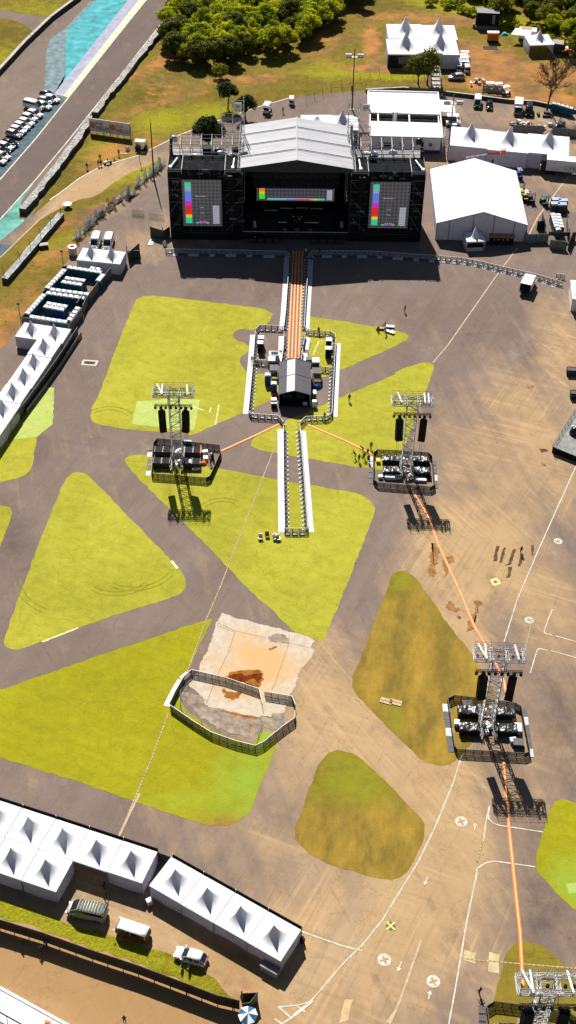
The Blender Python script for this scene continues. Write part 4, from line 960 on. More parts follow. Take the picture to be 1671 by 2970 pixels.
q = crop(1180,180,.3389)
toilet_row((1180+1262*.3389,180+352*.3389), (1180+1410*.3389,180+392*.3389), 'in the row under the bare tree', 0)
q = crop(1380,420,.2008)
toilet_row((1380+1120*.2008,420+1000*.2008), (1380+1170*.2008,420+1165*.2008), 'of the left column right of the hall tent', PI/2, end='back')
toilet_row((1380+1195*.2008,420+1010*.2008), (1380+1240*.2008,420+1175*.2008), 'of the right column right of the hall tent', -PI/2, end='back')
toilet(q(1195,1215,2.2), .1, 'single teal portable toilet standing in front of the double column right of the hall tent', 'portable toilet apart')
# blue crates/cabins behind
for i, (x, y) in enumerate(((1165,785),(1265,800),(1150,845),(1250,855))):
    c = q(x, y, 2.); t = thing('portable_cabin', f'blue portable cabin with a pale roof, {["back left","back right","front left","front right"][i]} of the four behind the toilets', 'cabin', (c.x, c.y, 0), .06, 'four blue cabins behind the toilets')
    b = MB(); b.bx(-1., 1., -.9, .9, 0, 2.); b.build('cabin_body', 'dark_hoard', t); b = MB(); b.bx(-1.03, 1.03, -.6, .6, 2., 2.14); b.build('cabin_roof', pm('pale_blue', (.24,.30,.42), .2), t)

# --- hoardings and fences
def hoard(pts, h, mat, label, name='hoarding', z0=0., step=2.3, group=None, post='dark_steel', cat='fence', brace=0, th=.03, lean=0.):
    c = pts[0]; t = thing(name, label, cat, (c.x, c.y, 0), 0, group)
    for a, d in zip(pts, pts[1:]):
        n = max(1, int(round((d-a).length/step))); rz = ang(a, d); w = (d-a).length/n
        for k in range(n):
            p = lerp(a, d, (k+.5)/n)-c; p.z = 0
            b = MB(); b.bx(-w/2+.03, w/2-.03, -th, th, z0, h); b.build('fence_panel', mat, t, loc=p, rz=rz)
            b = MB(); b.bx(-w/2-.04, -w/2+.04, -.05, .05, 0, h+.08)
            if brace: b.bar((-w/2, 0, h*.8), (-w/2, brace*1.1, .03), .035); b.box((-w/2, brace*1.1, .05), (.3, .3, .1))
            b.build('fence_post', post, t, loc=p, rz=rz)
    return t
nA = Vector((-da.y, da.x, 0)).normalized()*2.75; nB = Bp[3]-Bp[0]; nB = Vector((-nB.y, nB.x, 0)).normalized()*2.75
hoard([A[0]-da*.5+nA, A[4]+da*.5+nA], 3.05, 'black', 'black sheet fence along the back of the lower left tents', step=5., post='white_metal')
hoard([Bp[0]-(Bp[1]-Bp[0])*.5+nB, Bp[3]+(Bp[1]-Bp[0])*.5+nB], 3.05, 'black', 'black sheet fence along the back of the slanted tent row', step=5., post='white_metal')
hoard([A[4]+da*.5+nA, Bp[0]-(Bp[1]-Bp[0])*.5+nB], 2.2, 'grey_plate', 'short pale fence closing the gap between the two lower tent rows')
c8 = crop(0,600,.1794); c5 = crop(0,680,.3865)
def W0(f, L, z=0):
    o = []
    for p in L: v = f(p[0], p[1], z); v.z = 0; o.append(v)
    return o
hoard(W0(c8, [(345,1775),(640,1830),(1135,1895)], 2.1), 2.1, 'grey_hoard', 'grey sheet fence along the bottom of the lower toilet yard')
hoard(W0(c5, [(527,668),(618,548)], 2.1), 2.2, 'grey_hoard', 'grey sheet fence on the right of the lower toilet yard')
hoard(W0(c5, [(620,535),(650,470),(735,360),(832,250)], 2.1), 2.2, 'grey_hoard', 'grey sheet fence on the right of the upper toilet yard')
hoard(W0(c5, [(575,520),(622,455)], 2.4), 2.6, 'dark_hoard', 'dark open gate leaf between the two toilet yards', 'fence_gate', cat='gate')
hoard(W0(c5, [(165,610),(215,580)], 2.), 2., 'dark_hoard', 'short dark fence at the lower left corner of the toilet yards')
hoard(W0(c5, [(310,440),(345,405),(385,410)], 2.), 2., 'dark_hoard', 'short dark fence left of the double toilet row')
hoard(W0(c5, [(465,240),(500,232)], 2.), 2., 'dark_hoard', 'short dark fence at the top left of the toilet yards')
OFF = Vector((.9, .25, 0))
hoard([p+OFF for p in W0(c5, [(545,700),(405,915),(300,1060),(130,1285),(0,1465)], 2.3)], 2.3, 'dark_hoard', 'long dark fence in front of the left row of white tents', brace=0)
hoard([p+OFF*1.6 for p in W0(c5, [(548,700),(405,915),(300,1060),(130,1285)], 2.3)], 1.1, 'grey_hoard', 'low grey sheet fence before the long dark fence on the left', z0=.1)
hoard(W0(c5, [(945,55),(962,135),(1045,62)], 2.6), 2.6, 'dark_hoard', 'bent dark screen fence right of the pair of white tents')
hoard(W0(c5, [(962,150),(1052,150)], 1.2), 2.2, 'dark_hoard', 'dark screen panel standing before the bent screen fence', z0=.1)
ck = crop(240,400,.1932)
hoard(W0(ck, [(1012,1335),(1212,1395),(1308,1330)], 2.4), 2.5, 'dark_hoard', 'dark folded screen fence at the left foot of the stage', step=3.)
hoard(W0(ck, [(1190,1325),(1215,1390)], 2.4), 2.5, 'dark_hoard', 'short dark screen fence inside the folded one left of the stage', step=3.)
hoard(W0(crop(1380,420,.2008), [(710,1290),(1060,1285)], 2.2), 2.2, 'grey_hoard', 'grey sheet fence from the hall tent to the right hand cabins')
hoard(W0(crop(1380,420,.2008), [(970,980),(1020,1160),(1000,1270)], 2.3), 2.2, 'dark_hoard', 'dark fence left of the toilet columns right of the hall tent')
hoard(W0(crop(1380,420,.2008), [(900,1100),(1010,1080)], 2.3), 2.2, 'dark_hoard', 'dark fence panel sticking out left of the toilet columns')
hoard(W0(crop(1380,420,.2008), [(1330,1020),(1345,1250)], 2.3), 2.2, 'grey_hoard', 'grey fence right of the toilet columns')
hoard(W0(crop(1380,420,.2008), [(1060,1265),(1370,1275)], 2.0), 2.2, 'dark_hoard', 'dark fence across the front of the toilet columns', z0=1.2)
hoard(W0(crop(1380,420,.2008), [(1085,1370),(1330,1400)], 2.2), 2.2, pm('hoard_olive', (.13,.125,.10), .3, 1), 'pale olive sheet gate before the toilet columns, two black squares on it', 'fence_gate', cat='gate', step=4.)
hoard(W0(crop(1380,420,.2008), [(1350,1400),(1400,1270),(1460,1255)], 2.2), 2.2, 'dark_hoard', 'dark fence at the right photo edge beside the olive gate')
# fence by the lower road: raised off the ground, so light runs under it
FB = [site(*p) for p in ((-60,2676),(0,2695),(127,2734),(268,2784.5),(402.5,2829),(540,2881),(631,2916),(696,2931))]
hoard(FB, 2.6, pm('hoard_brown', (.035,.028,.024), .3, 1), 'long dark fence beside the grass verge and lower road', z0=.28, step=2.2)
c7 = crop(400,2400,.3727)
hoard(W0(c7, [(806,1275),(820,1290)], 2.3)+W0(c7, [(930,1290),(870,1370),(812,1375)], 2.1), 2.3, 'dark_hoard', 'crooked dark screen fence above the blue and white parasol', step=3.)
c = c7(850, 1290, 1.); t = thing('tarpaulin', 'orange crumpled tarpaulin behind the crooked dark screen fence', 'tarpaulin', (c.x, c.y, 0)); b = MB(); b.dome((0,0,0), .9, .5, 1.3, 8, 4); b.build('sheet', 'orange', t); b = MB(); b.dome((.5,-.2,0), .5, .4, .6, 7, 3); b.build('fold', 'red', t)
# parasol
c = c7(856, 1450, 2.3); t = thing('parasol', 'blue and white parasol at the end of the lower road fence', 'parasol', (c.x, c.y, 0))
b = MB(); n = 8; Rr = 1.2
for i in range(n):
    a0, a1 = 2*PI*i/n, 2*PI*(i+1)/n; P0 = (Rr*math.cos(a0), Rr*math.sin(a0), 2.0); P1 = (Rr*math.cos(a1), Rr*math.sin(a1), 2.0)
    b.add([P0, P1, (0,0,2.5), (P0[0], P0[1], 1.85), (P1[0], P1[1], 1.85)], [(0,1,2), (0,3,4,1)], i % 2)
b.build('canopy', ['white_paint', pm('navy_cloth', (.02,.07,.16), .3, 2)], t); b = MB(); b.cyl((0,0,0), .03, 2.5, 6); b.build('pole', 'steel', t)
b = MB(); b.cyl((0,0,0), .3, .12, 12); b.build('base', 'black', t)
# tyre barriers and walls of the race track
def wall_run(pts, h, w, top, side, label, name, cat, jag_=0., post=None, group=None):
    c = pts[0]; t = thing(name, label, cat, (c.x, c.y, 0), 0, group); b = MB(); b2 = MB(); rr = random.Random(3)
    secs = []; fine = []
    for a, d in zip(pts, pts[1:]):
        n = max(1, int((d-a).length/2.)); fine += [lerp(a, d, k/n) for k in range(n)]
    fine.append(pts[-1])
    for i, p in enumerate(fine):
        d = (fine[min(i+1, len(fine)-1)]-fine[max(i-1, 0)]).normalized(); nn = Vector((-d.y, d.x, 0)); q = p-c; q.z = 0
        j = rr.uniform(-jag_, jag_); hh = h+rr.uniform(-jag_, jag_)*.5
        secs.append([q+nn*(w/2+j), q-nn*(w/2), q-nn*(w/2)+Vector((0,0,hh)), q+nn*(w/2+j)+Vector((0,0,hh))])
    b.ring(secs); b.build('barrier_core', side, t)
    b = MB(); b.ring([[s[2]+Vector((0,0,.01)), s[3]+Vector((0,0,.01)), s[3]+Vector((0,0,.06)), s[2]+Vector((0,0,.06))] for s in secs]); b.build('barrier_cap', top, t)
    return t
MT['belt_white'] = pm('belt_white', (.24, .235, .225), .6, 1.6, .9, bump=.8, spec=.04); MT['wall_dark'] = pm('wall_dark', (.05, .05, .045), .4, .8, .8)
wall_run(S2((548,-12),(538,8),(418,155),(352,238),(300,305),(275,338)), 1.2, 1.5, 'belt_white', 'wall_dark', 'long pale topped tyre barrier curving beside the race track', 'tyre_barrier', 'barrier', .35)
wall_run(S2((262,352),(243,392),(145,525),(67,622)), 1.4, 1.7, 'belt_white', 'wall_dark', 'lower pale topped tyre barrier ending by the painted corner', 'tyre_barrier', 'barrier', .3)
wall_run(S2((15,822),(60,770),(120,700),(178,632)), 1.2, 1.5, pm('belt_pale', (.25,.265,.255), .4, 1.2, .9, bump=.6, spec=.04), 'wall_dark', 'pale topped tyre barrier behind the bent post fence on the grass bank', 'tyre_barrier', 'barrier', .18)
wall_run(S2((262,-40),(228,0),(150,58),(75,130),(0,212),(-60,280)), 1.3, .9, 'concrete', 'wall_dark', 'dark wall between the paddock asphalt and the grass at top left', 'wall', 'wall', .02)
wall_run(S2((1060,268),(1170,262),(1264,270)), .9, .5, 'concrete', 'wall_dark', 'low dark wall below the grass between the lamp mast and the tree pair', 'wall', 'wall', .02)
wall_run(S2((1284,273),(1373,284),(1470,297),(1551,302),(1671,328),(1760,345)), .9, .5, 'concrete', 'wall_dark', 'low dark wall behind the parked vans at the right', 'wall', 'wall', .02)
# bent-top posts of the debris fence
P = S2((-20,850),(14,812),(60,766),(120,698),(178,632),(217,585)); t = thing('post_fence', 'wire fence of dark posts with bent tops along the grass bank', 'fence', P[0])
for a, d in zip(P, P[1:]):
    n = max(1, int((d-a).length/4.2))
    for k in range(n):
        q_ = lerp(a, d, k/n)-P[0]; b = MB(); b.path([(0,0,0), (0,0,2.6), (-.35,.2,3.1)], .06); b.build('fence_post', 'dark_steel', t, loc=q_)
    b = MB(); v0, v1 = a-P[0], d-P[0]
    for z in (.6, 1.4, 2.2): b.bar(v0+Vector((0,0,z)), v1+Vector((0,0,z)), .02)
    b.build('fence_wire', 'dark_steel', t)
for pts, lab in ((((960,262),(1100,222),(1264,232)), 'thin wire fence across the grass before the tree pair'), (((888,300),(960,268),(1060,262)), 'wire fence beside the perimeter road behind the stage')):
    P = S2(*pts); t = thing('wire_fence', lab, 'fence', P[0])
    for a, d in zip(P, P[1:]):
        n = max(1, int((d-a).length/3.))
        for k in range(n+1): b = MB(); b.bar((0,0,0), (0,0,2.2), .05); b.build('fence_post', 'dark_steel', t, loc=lerp(a, d, k/n)-P[0])
        b = MB(); v0, v1 = a-P[0], d-P[0]
        for z in (.5, 1.3, 2.1): b.bar(v0+Vector((0,0,z)), v1+Vector((0,0,z)), .018)
        b.build('fence_wire', 'dark_steel', t)
# ================================================================== crowd barriers, mixing tent, delay towers
MT['barrier_metal'] = pm('barrier_metal', (.26, .255, .25), .25, 2, .6)
MT['brace_dark'] = pm('brace_dark', (.06, .06, .06), .4, 3, .6); MT['rail_top'] = pm('rail_top', (.48, .48, .47), .2, 2, .5)
MT['barrier_dark'] = pm('barrier_dark', (.020, .020, .021), .35, 2, .6)
def panel_mesh(mat, bars=13):
    key = ('panel', mat, bars)
    if key in CACHE: return CACHE[key]
    b = MB()
    b.bx(-.5, .5, -.035, .035, 1.13, 1.20, 1); b.bx(-.5, .5, -.02, .02, .06, .12); b.bx(-.5, .5, -.015, .015, .6, .64)
    for x in (-.49, .49): b.bx(x-.025, x+.025, -.03, .03, 0, 1.19)
    for k in range(bars): x = -.45+.9*k/(bars-1); b.bx(x-.017, x+.017, -.008, .008, .12, 1.13)
    CACHE[key] = b.mesh('rail_panel', [mat, 'rail_top' if mat != 'barrier_dark' else 'brace_dark']); return CACHE[key]
def brace_mesh(mat):
    key = ('brace', mat)
    if key in CACHE: return CACHE[key]
    b = MB(); b.bar((-.46, -.03, 1.08), (-.46, -.85, .06), .03); b.bar((.46, -.03, 1.08), (.46, -.85, .06), .03); b.bx(-.42, .0, -.85, -.1, .0, .05, 1); b.bx(-.44, .2, -.5, -.12, .38, .42, 0)
    CACHE[key] = b.mesh('brace', ['brace_dark', 'white_plate']); return CACHE[key]
def plate_mesh(mat):
    key = ('plate', mat)
    if key in CACHE: return CACHE[key]
    b = MB(); b.add([(-.49,.03,.055),(.49,.03,.055),(.49,1.05,.025),(-.49,1.05,.025),(-.49,.03,.02),(.49,.03,.02),(.49,1.05,.018),(-.49,1.05,.018)], [(0,1,2,3),(7,6,5,4),(0,4,5,1),(1,5,6,2),(2,6,7,3),(3,7,4,0)])
    CACHE[key] = b.mesh('floor_plate', [mat]); return CACHE[key]
NB = [0]
def barrier(pts, label, side=1, mat='barrier_metal', plates=('white_plate',), group=None, step=1.15, skip=None, braces=True, close=False):
    if close: pts = pts+[pts[0]]
    c = pts[0]; t = thing('crowd_barrier', label, 'barrier', (c.x, c.y, 0), 0, group); N = 0
    tot = sum((d-a).length for a, d in zip(pts, pts[1:])); step = max(step, tot/92)
    for si, (a, d) in enumerate(zip(pts, pts[1:])):
        n = max(1, int(round((d-a).length/step))); rz = ang(a, d); w = (d-a).length/n
        flip = PI if side < 0 else 0
        for k in range(n):
            p = lerp(a, d, (k+.5)/n)-c; p.z = 0
            o = link('rail_panel', panel_mesh(mat, {'barrier_dark':20,'barrier_pale':18}.get(mat,12)), t, p, rz+flip); o.scale = (w, 1, 1)
            if braces and mat == 'barrier_metal': o2 = link('brace', brace_mesh(mat), t, p, rz+flip); o2.scale = (w, 1, 1)
            pl = plates[N % len(plates)] if plates else None
            if pl and (skip is None or si not in skip): o3 = link('floor_plate', plate_mesh(pl), t, p, rz+flip); o3.scale = (w, 1, 1)
            N += 1
    return t
# front of stage
f8 = lambda L, z=1.15: [Vector((v.x, v.y, 0)) for v in (site(x, y, z) for x, y in L)]
WG = ('grey_plate', 'white_plate', 'grey_plate', 'grey_plate', 'white_plate', 'white_plate', 'grey_plate')
barrier(f8([(480,722),(515,722),(700,725),(829,729),(839,735)]), 'metal crowd barrier across the left half of the stage front, partly in shade', -1, plates=WG)
barrier(f8([(895,738),(905,727),(1080,728),(1262,741)]), 'metal crowd barrier across the right half of the stage front, in shade', -1, plates=WG)
barrier(f8([(1263,741),(1339,747),(1401,759),(1471,776),(1550,793),(1631,817)]), 'sunlit metal crowd barrier slanting away to the right beyond the stage shadow', -1, plates=('grey_plate','white_plate'))
barrier(f8([(1614,793),(1628,794),(1640,796)]), 'two loose see through metal barriers at the far right end of the slanting barrier', 1, plates=None)
# lanes
barrier(f8([(839,736),(836,800),(829,900),(824,944)]), 'metal crowd barrier left of the orange cable lane, stage to mixing yard', -1)
barrier(f8([(824,962),(823,1003)]), 'short metal barrier left of the orange lane inside the mixing yard', -1)
barrier(f8([(821,1010),(818,1040)]), 'short metal barrier next to the white booth of the mixing yard', -1)
barrier(f8([(895,739),(892,800),(885,900),(883,948)]), 'metal crowd barrier right of the orange cable lane, stage to mixing yard', 1)
barrier(f8([(886,965),(880,1000)]), 'short metal barrier right of the orange lane inside the mixing yard', 1)
barrier(f8([(878,1010),(874,1043)]), 'short metal barrier beside the right hand crate of the mixing yard', 1)
barrier(f8([(822,946),(805,944),(753,942),(741,954)]), 'metal barrier closing the top left of the mixing yard', -1, plates=None)
barrier(f8([(741,958),(732,1070),(721,1187)]), 'metal crowd barrier down the left side of the mixing yard', -1)
barrier(f8([(721,1190),(727,1199),(806,1204),(822,1222)]), 'metal barrier closing the bottom left of the mixing yard', -1, plates=None)
barrier(f8([(885,950),(895,955),(960,960),(972,968),(973,978)]), 'metal barrier closing the top right of the mixing yard', 1, plates=None)
barrier(f8([(974,982),(968,1100),(963,1195)]), 'metal crowd barrier down the right side of the mixing yard', 1)
barrier(f8([(963,1196),(952,1205),(886,1208),(872,1222)]), 'metal barrier closing the bottom right of the mixing yard', 1, plates=None)
barrier(f8([(741,1043),(776,1045)]), 'short metal barrier across the left of the mixing yard, by the silver crate', 1, plates=None)
barrier(f8([(928,1062),(961,1065)]), 'short metal barrier across the right of the mixing yard, by the silver crate', 1, plates=None)
barrier(f8([(822,1232),(823,1380),(826,1530)]), 'metal barrier on the left of the long empty lane below the mixing yard', -1)
barrier(f8([(871,1236),(882,1380),(893,1530)]), 'metal barrier on the right of the long empty lane below the mixing yard', 1)
barrier(f8([(826,1532),(892,1532)]), 'metal barrier closing the lower end of the long empty lane', 1, plates=None)
# pad yard
k4 = crop(440,1740,.3451)
def K4(L, z=1.15): return [Vector((v.x, v.y, 0)) for v in (k4(x, y, z) for x, y in L)]
MT['barrier_pale'] = pm('barrier_pale', (.19, .185, .175), .25, 2, .6)
barrier(K4([(335,585),(620,650),(900,745)]), 'pale metal barrier across the concrete pad, left of the gap', -1, 'barrier_pale', None)
barrier(K4([(905,750),(930,870)]), 'open barrier gate leaf at the gap on the concrete pad', 1, 'barrier_pale', None)
barrier(K4([(950,768),(1180,808),(1208,880)]), 'pale metal barrier across the concrete pad, right of the gap', -1, 'barrier_pale', None)
barrier(K4([(1205,930),(1200,990),(1100,1060),(940,1190),(870,1222)]), 'pale metal barrier down the right side of the concrete pad yard', 1, 'barrier_pale', None)
barrier(K4([(868,1222),(700,1180),(500,1110),(340,1010),(155,882)]), 'pale metal barrier along the bottom of the concrete pad yard', 1, 'barrier_pale', None)
barrier(K4([(152,860),(200,760),(270,640),(332,587)]), 'pale metal barrier up the left side of the concrete pad yard', 1, 'barrier_pale')
# low railing round the rubble
P = K4([(310,690),(240,760),(240,870),(290,940),(420,1010),(500,1080),(640,1140),(860,1200),(925,1010)], .8); t = thing('low_railing', 'low pipe railing round the rubble inside the concrete pad yard', 'railing', P[0])
for a, d in zip(P, P[1:]):
    n = max(1, int((d-a).length/2.))
    for k in range(n): b = MB(); b.bar((0,0,0), (0,0,.85), .035); b.build('railing_post', 'steel', t, loc=lerp(a, d, k/n)-P[0])
    b = MB()
    for z in (.45, .85): b.bar(a-P[0]+Vector((0,0,z)), d-P[0]+Vector((0,0,z)), .03)
    b.build('railing_pipe', 'steel', t)
# --- cable ramps
def ramp(pts, label, w=.42, group=None):
    c = pts[0]; t = thing('cable_ramp', label, 'cable ramp', (c.x, c.y, 0), 0, group)
    bo, bl = MB(), MB(); s1, s2 = [], []
    for i, p in enumerate(pts):
        d = (pts[min(i+1, len(pts)-1)]-pts[max(i-1, 0)]).normalized(); nn = Vector((-d.y, d.x, 0)); q = p-c; q.z = 0
        prof = ((-w/2, .035), (-w/2, .045), (-w*.24, .10), (w*.24, .10), (w/2, .045), (w/2, .035))
        s1.append([q+nn*x+Vector((0,0,z)) for x, z in prof]); s2.append([q+nn*x+Vector((0,0,z)) for x, z in ((-w*.17, .101), (w*.17, .101), (w*.17, .112), (-w*.17, .112))])
    bo.ring(s1); bo.build('ramp_base', 'orange', t); bl.ring(s2); bl.build('ramp_lid', 'orange_pale', t); return t
def dense(pts, st=3.):
    o = []
    for a, d in zip(pts, pts[1:]):
        n = max(1, int((d-a).length/st)); o += [lerp(a, d, k/n) for k in range(n)]
    return o+[pts[-1]]
t0, t1 = (851, 728), (836, 1040); e0, e1 = (878, 728), (867, 1040)
for i in range(4):
    f = i/3; P = S2((lerp(t0[0], e0[0], f), lerp(t0[1], e0[1], f)), (lerp(t1[0], e1[0], f), lerp(t1[1], e1[1], f)))
    ramp(dense(P), f'{["leftmost","second from left","second from right","rightmost"][i]} of the four parallel orange cable ramps from stage to mixing tent', .46, 'four parallel cable ramps')
ramp(dense(S2((813,1229),(725,1271),(641,1309))), 'orange cable ramp from the mixing yard down to the left delay tower', .5)
ramp(dense(S2((886,1229),(1000,1278),(1083,1319),(1098,1326))), 'orange cable ramp from the mixing yard down to the right delay tower', .5)
ramp(dense(S2((1192,1416),(1220,1462),(1246,1506),(1272,1580),(1340,1730),(1377,1820),(1424,1897),(1462,1975),(1468,2010))), 'long orange cable ramp running from the right delay tower to the lower right delay tower', .5)
ramp(dense(S2((1461,2212),(1469,2313),(1478,2415),(1487,2499),(1496,2589),(1509,2708),(1517,2860))), 'long orange cable ramp from the lower right delay tower to the bottom corner tower', .5)

# --- delay towers
lamp_b = MB(); lamp_b.cyl((0, 0, -.28), .24, .36, 8, 0, .2); lamp_b.bar((0, 0, .05), (0, 0, .3), .03); lamp_m = lamp_b.mesh('lamp', ['black'])
arr_b = [MB().box((0, 0, 0), (1.2, .85, .40)).mesh('array_box', ['black'])][0]
def cover_mesh(seed):
    key = ('cover', seed)
    if key in CACHE: return CACHE[key]
    rr = random.Random(seed); n = 9; vs = []
    for j in range(n):
        for i in range(n):
            u, v = i/(n-1), j/(n-1); ed = min(u, 1-u, v, 1-v)
            z = 1.32+rr.uniform(-.02, .02) if ed > 0 else 1.26
            vs.append(((u-.5)*1.5, (v-.5)*1.6, z+.06*math.sin(5*u+seed)*math.sin(4*v+2*seed)))
    b = MB(); b.add(vs, [(j*n+i, j*n+i+1, (j+1)*n+i+1, (j+1)*n+i) for j in range(n-1) for i in range(n-1)])
    e = [vs[i] for i in range(n)]; 
    for L in ([vs[i] for i in range(n)], [vs[j*n+n-1] for j in range(n)], [vs[(n-1)*n+n-1-i] for i in range(n)], [vs[(n-1-j)*n] for j in range(n)]):
        lo = [(x*1.01, y*1.01, .25+rr.uniform(-.1, .1)) for x, y, z in L]
        b.add(L+lo, [(i, n+i, n+i+1, i+1) for i in range(n-1)])
    CACHE[key] = b.mesh('cover', ['black_tarp']); return CACHE[key]
def delay_tower(c, rz, where, fence, tarp=True, seed=0, fside=1):
    t = thing('delay_tower', f'lattice delay tower with lamp head and hung loudspeakers, {where}', 'tower', (c.x, c.y, 0), rz, 'delay towers')
    b = MB(); b.lattice((0, 0, .3), (0, 0, 15.2), 1.75, 1.75, .095, 1.15, 0, (1,0,0), .05); b.build('mast', 'light_steel', t)
    b = MB()
    for y in (-1., 1.): b.lattice((-3.4, y, 15.4), (3.4, y, 15.4), .45, .55, .06, 1.1, rb=.045)
    for x in (-3.4, -1.1, 1.1, 3.4): b.lattice((x, -1.2, 15.4), (x, 1.2, 15.4), .4, .5, .045, 1., rb=.03)
    b.build('head_frame', 'light_steel', t)
    b = MB()
    for z in (16.1, 16.6):
        b.path([(-3.4,-1.2,z), (3.4,-1.2,z), (3.4,1.2,z), (-3.4,1.2,z), (-3.4,-1.2,z)], .03, n=4)
    for x in (-3.4, -2.2, -1.1, 0, 1.1, 2.2, 3.4):
        for y in (-1.2, 1.2): b.bar((x, y, 15.6), (x, y, 16.8), .03)
    b.build('head_railing', 'steel', t)
    for x0, x1 in ((-2.9, -1.9), (-2.0, -1.9), (2.2, 2.55)) if seed != 1 else ((-2.5, -1.9), (2.05, 2.1), (2.75, 2.7)):
        b = MB(); b.bar((x0, 1.4, 16.0), (x1, -1.3, 15.95), .15, 0, 8); b.build('hoist_beam', 'white_metal', t)
    b = MB(); b.lattice((-3.2, -1.75, 13.9), (3.2, -1.75, 13.9), .35, .35, .045, .8); b.bar((-1, -1.75, 13.9), (-1, -1.1, 15.2), .04); b.bar((1, -1.75, 13.9), (1, -1.1, 15.2), .04); b.build('lamp_bar', 'dark_steel', t)
    for k in range(8):
        link('lamp', lamp_m, t, (-3.1+k*.886, -1.75, 13.5))
    for k in range(7): link('lamp', lamp_m, t, (-3.0+k, .1, 15.0))
    b = MB()
    for a in (-1, 1):
        b.bx(-3.6, 3.6, a*1.0-.12, a*1.0+.12, .05, .3); b.bx(a*1.0-.12, a*1.0+.12, -3.2, 3.2, .3, .5)
        b.lattice((a*1., -3., .75), (a*1., 3., .75), .4, .4, .05, .8)
    b.build('base_frame', 'steel', t)
    rr = random.Random(seed)
    b = MB()
    for k in range(6): b.box((rr.uniform(-.7, .7), rr.uniform(-2.8, 2.6), .7), (rr.uniform(.3, .7), rr.uniform(.3, .6), rr.uniform(.3, .8)), rr.uniform(0, 1))
    b.build('winch_cases', 'plastic_white', t)
    loc = lambda x, y, z=0: Vector((c.x+x*math.cos(rz)-y*math.sin(rz), c.y+x*math.sin(rz)+y*math.cos(rz), z))
    for s_, nm in ((-1, 'left'), (1, 'right')):
        a = thing('line_array', f'curved black loudspeaker array, {nm} arm of the tower {where}', 'loudspeaker', loc(s_*2.05, -1.75, 12.7), rz+(-s_*.25), 'arrays hung on the delay towers')
        for k in range(10):
            o = link('array_box', arr_b, a, (0, -.004*k*k, -.35-k*.42)); o.rotation_euler = (-.012*k*1.2, 0, 0)
        b = MB(); b.bx(-.4, .4, -.45, .45, -.12, 0); b.bar((0, 0, 0), (0, 0, 1.2), .05); b.box((0, 0, .5), (.35, .35, .7)); b.build('fly_frame', 'black', a)
        b = MB(); b.bar((-.25, -.2, -4.4), (-.2, .3, -12.4), .025); b.bar((.1, -.2, -4.4), (.15, .3, -12.4), .02); b.build('hanging_cable', 'black', a)
    for yi, yn in ((1, 'back'), (-1, 'front')):
        for xi, xn in ((-2, 'outer left'), (-1, 'inner left'), (1, 'inner right'), (2, 'outer right')):
            x = (1.95 if abs(xi) == 1 else 3.48)*(1 if xi > 0 else -1); v = loc(x, yi*1.55)
            o = thing('covered_block', f'black ballast block, {yn} {xn}, of the tower {where}', 'ballast block', v, rz, 'ballast blocks of the tower '+where)
            b = MB(); b.bx(-.7, .7, -.75, .75, 0, 1.2); b.build('block', 'dark_steel', o)
            if tarp: link('cover', cover_mesh(xi+3*yi+seed*9), o)
            else:
                b = MB(); b.bx(-.73, .73, -.78, .78, 1.2, 1.28); b.build('lid', 'black_cloth', o); b = MB()
                for x_ in (-.74, .7): b.bx(x_, x_+.04, -.79, .79, 1.285, 1.3)
                b.build('lid_edge', 'steel', o)
    barrier(fence, f'dark metal barrier fencing the tower {where}', fside, 'barrier_dark', None, close=True)
    return loc
def rails(f, L, z=1.15): return [Vector((v.x, v.y, 0)) for v in (f(x, y, z) for x, y in L)]
f1, f2, f3, f4 = crop(400,1080,.3451), crop(1000,1100,.2760), crop(1240,1820,.2974), crop(1240,2440,.2974)
W1, W2_, W3, W4 = 'left of the mixing yard', 'right of the mixing yard', 'beside the big brown lawn', 'in the bottom right corner'
c3 = Vector((29.75, 119.2, 0)); F3 = rails(f3, [(200,690),(262,660),(540,690),(860,735),(915,768),(1000,1205),(955,1225),(290,1185),(265,1150)])
L1 = delay_tower(Vector((-20.05, 177.6, 0)), .0, W1, rails(f1, [(130,590),(160,553),(280,565),(690,610),(695,670),(605,870),(575,885),(115,848)]), False, 0, -1)
L2 = delay_tower(Vector((21.05, 176.3, 0)), -.01, W2_, rails(f2, [(302,770),(345,738),(590,748),(880,770),(920,805),(945,1105),(905,1130),(345,1085),(302,1045)]), True, 1, -1)
L3 = delay_tower(c3, -.02, W3, F3, True, 2, -1)
c4 = site(1591, 2856, 15.4); c4.z = 0; tl = rails(f4, [(580,1605)])[0]
L4 = delay_tower(c4, .0, W4, [tl+(p-F3[0]) for p in F3], True, 3, -1)
# tread plates lying by the tower fences
def plates(pts, mats, label, w=.95, L=1.3, group=None):
    for i, (p, m) in enumerate(zip(pts, mats)):
        t = thing('tread_plate', f'{"white" if m == "white_plate" else "grey"} tread plate, {ORD[i]} from the back, {label}', 'plate', (p.x, p.y, 0), -.03, group or 'tread plates '+label)
        b = MB(); b.bx(-w/2, w/2, -L/2, L/2, .03, .075); b.build('plate_sheet', m, t)
        b = MB()
        for k in range(3): b.bx(-w/2+.05, w/2-.05, -L/2+.25+k*.4, -L/2+.3+k*.4, .076, .09)
        b.build('plate_rib', m, t)
wg = lambda s: [('white_plate' if ch == 'w' else 'grey_plate') for ch in s]
plates([f3(lerp(183,235,k/5), lerp(785,1178,k/5)) for k in range(6)], wg('wggwgg'), 'left of the tower '+W3, 1.1, 1.45)
plates([f3(lerp(948,1008,k/5), lerp(835,1225,k/5)) for k in range(6)], wg('gwgggw'), 'right of the tower '+W3, .7, 1.45)
plates([f2(lerp(275,282,k/4), lerp(840,1075,k/4)) for k in range(5)], wg('wwggg'), 'left of the tower '+W2_, .9, 1.3)
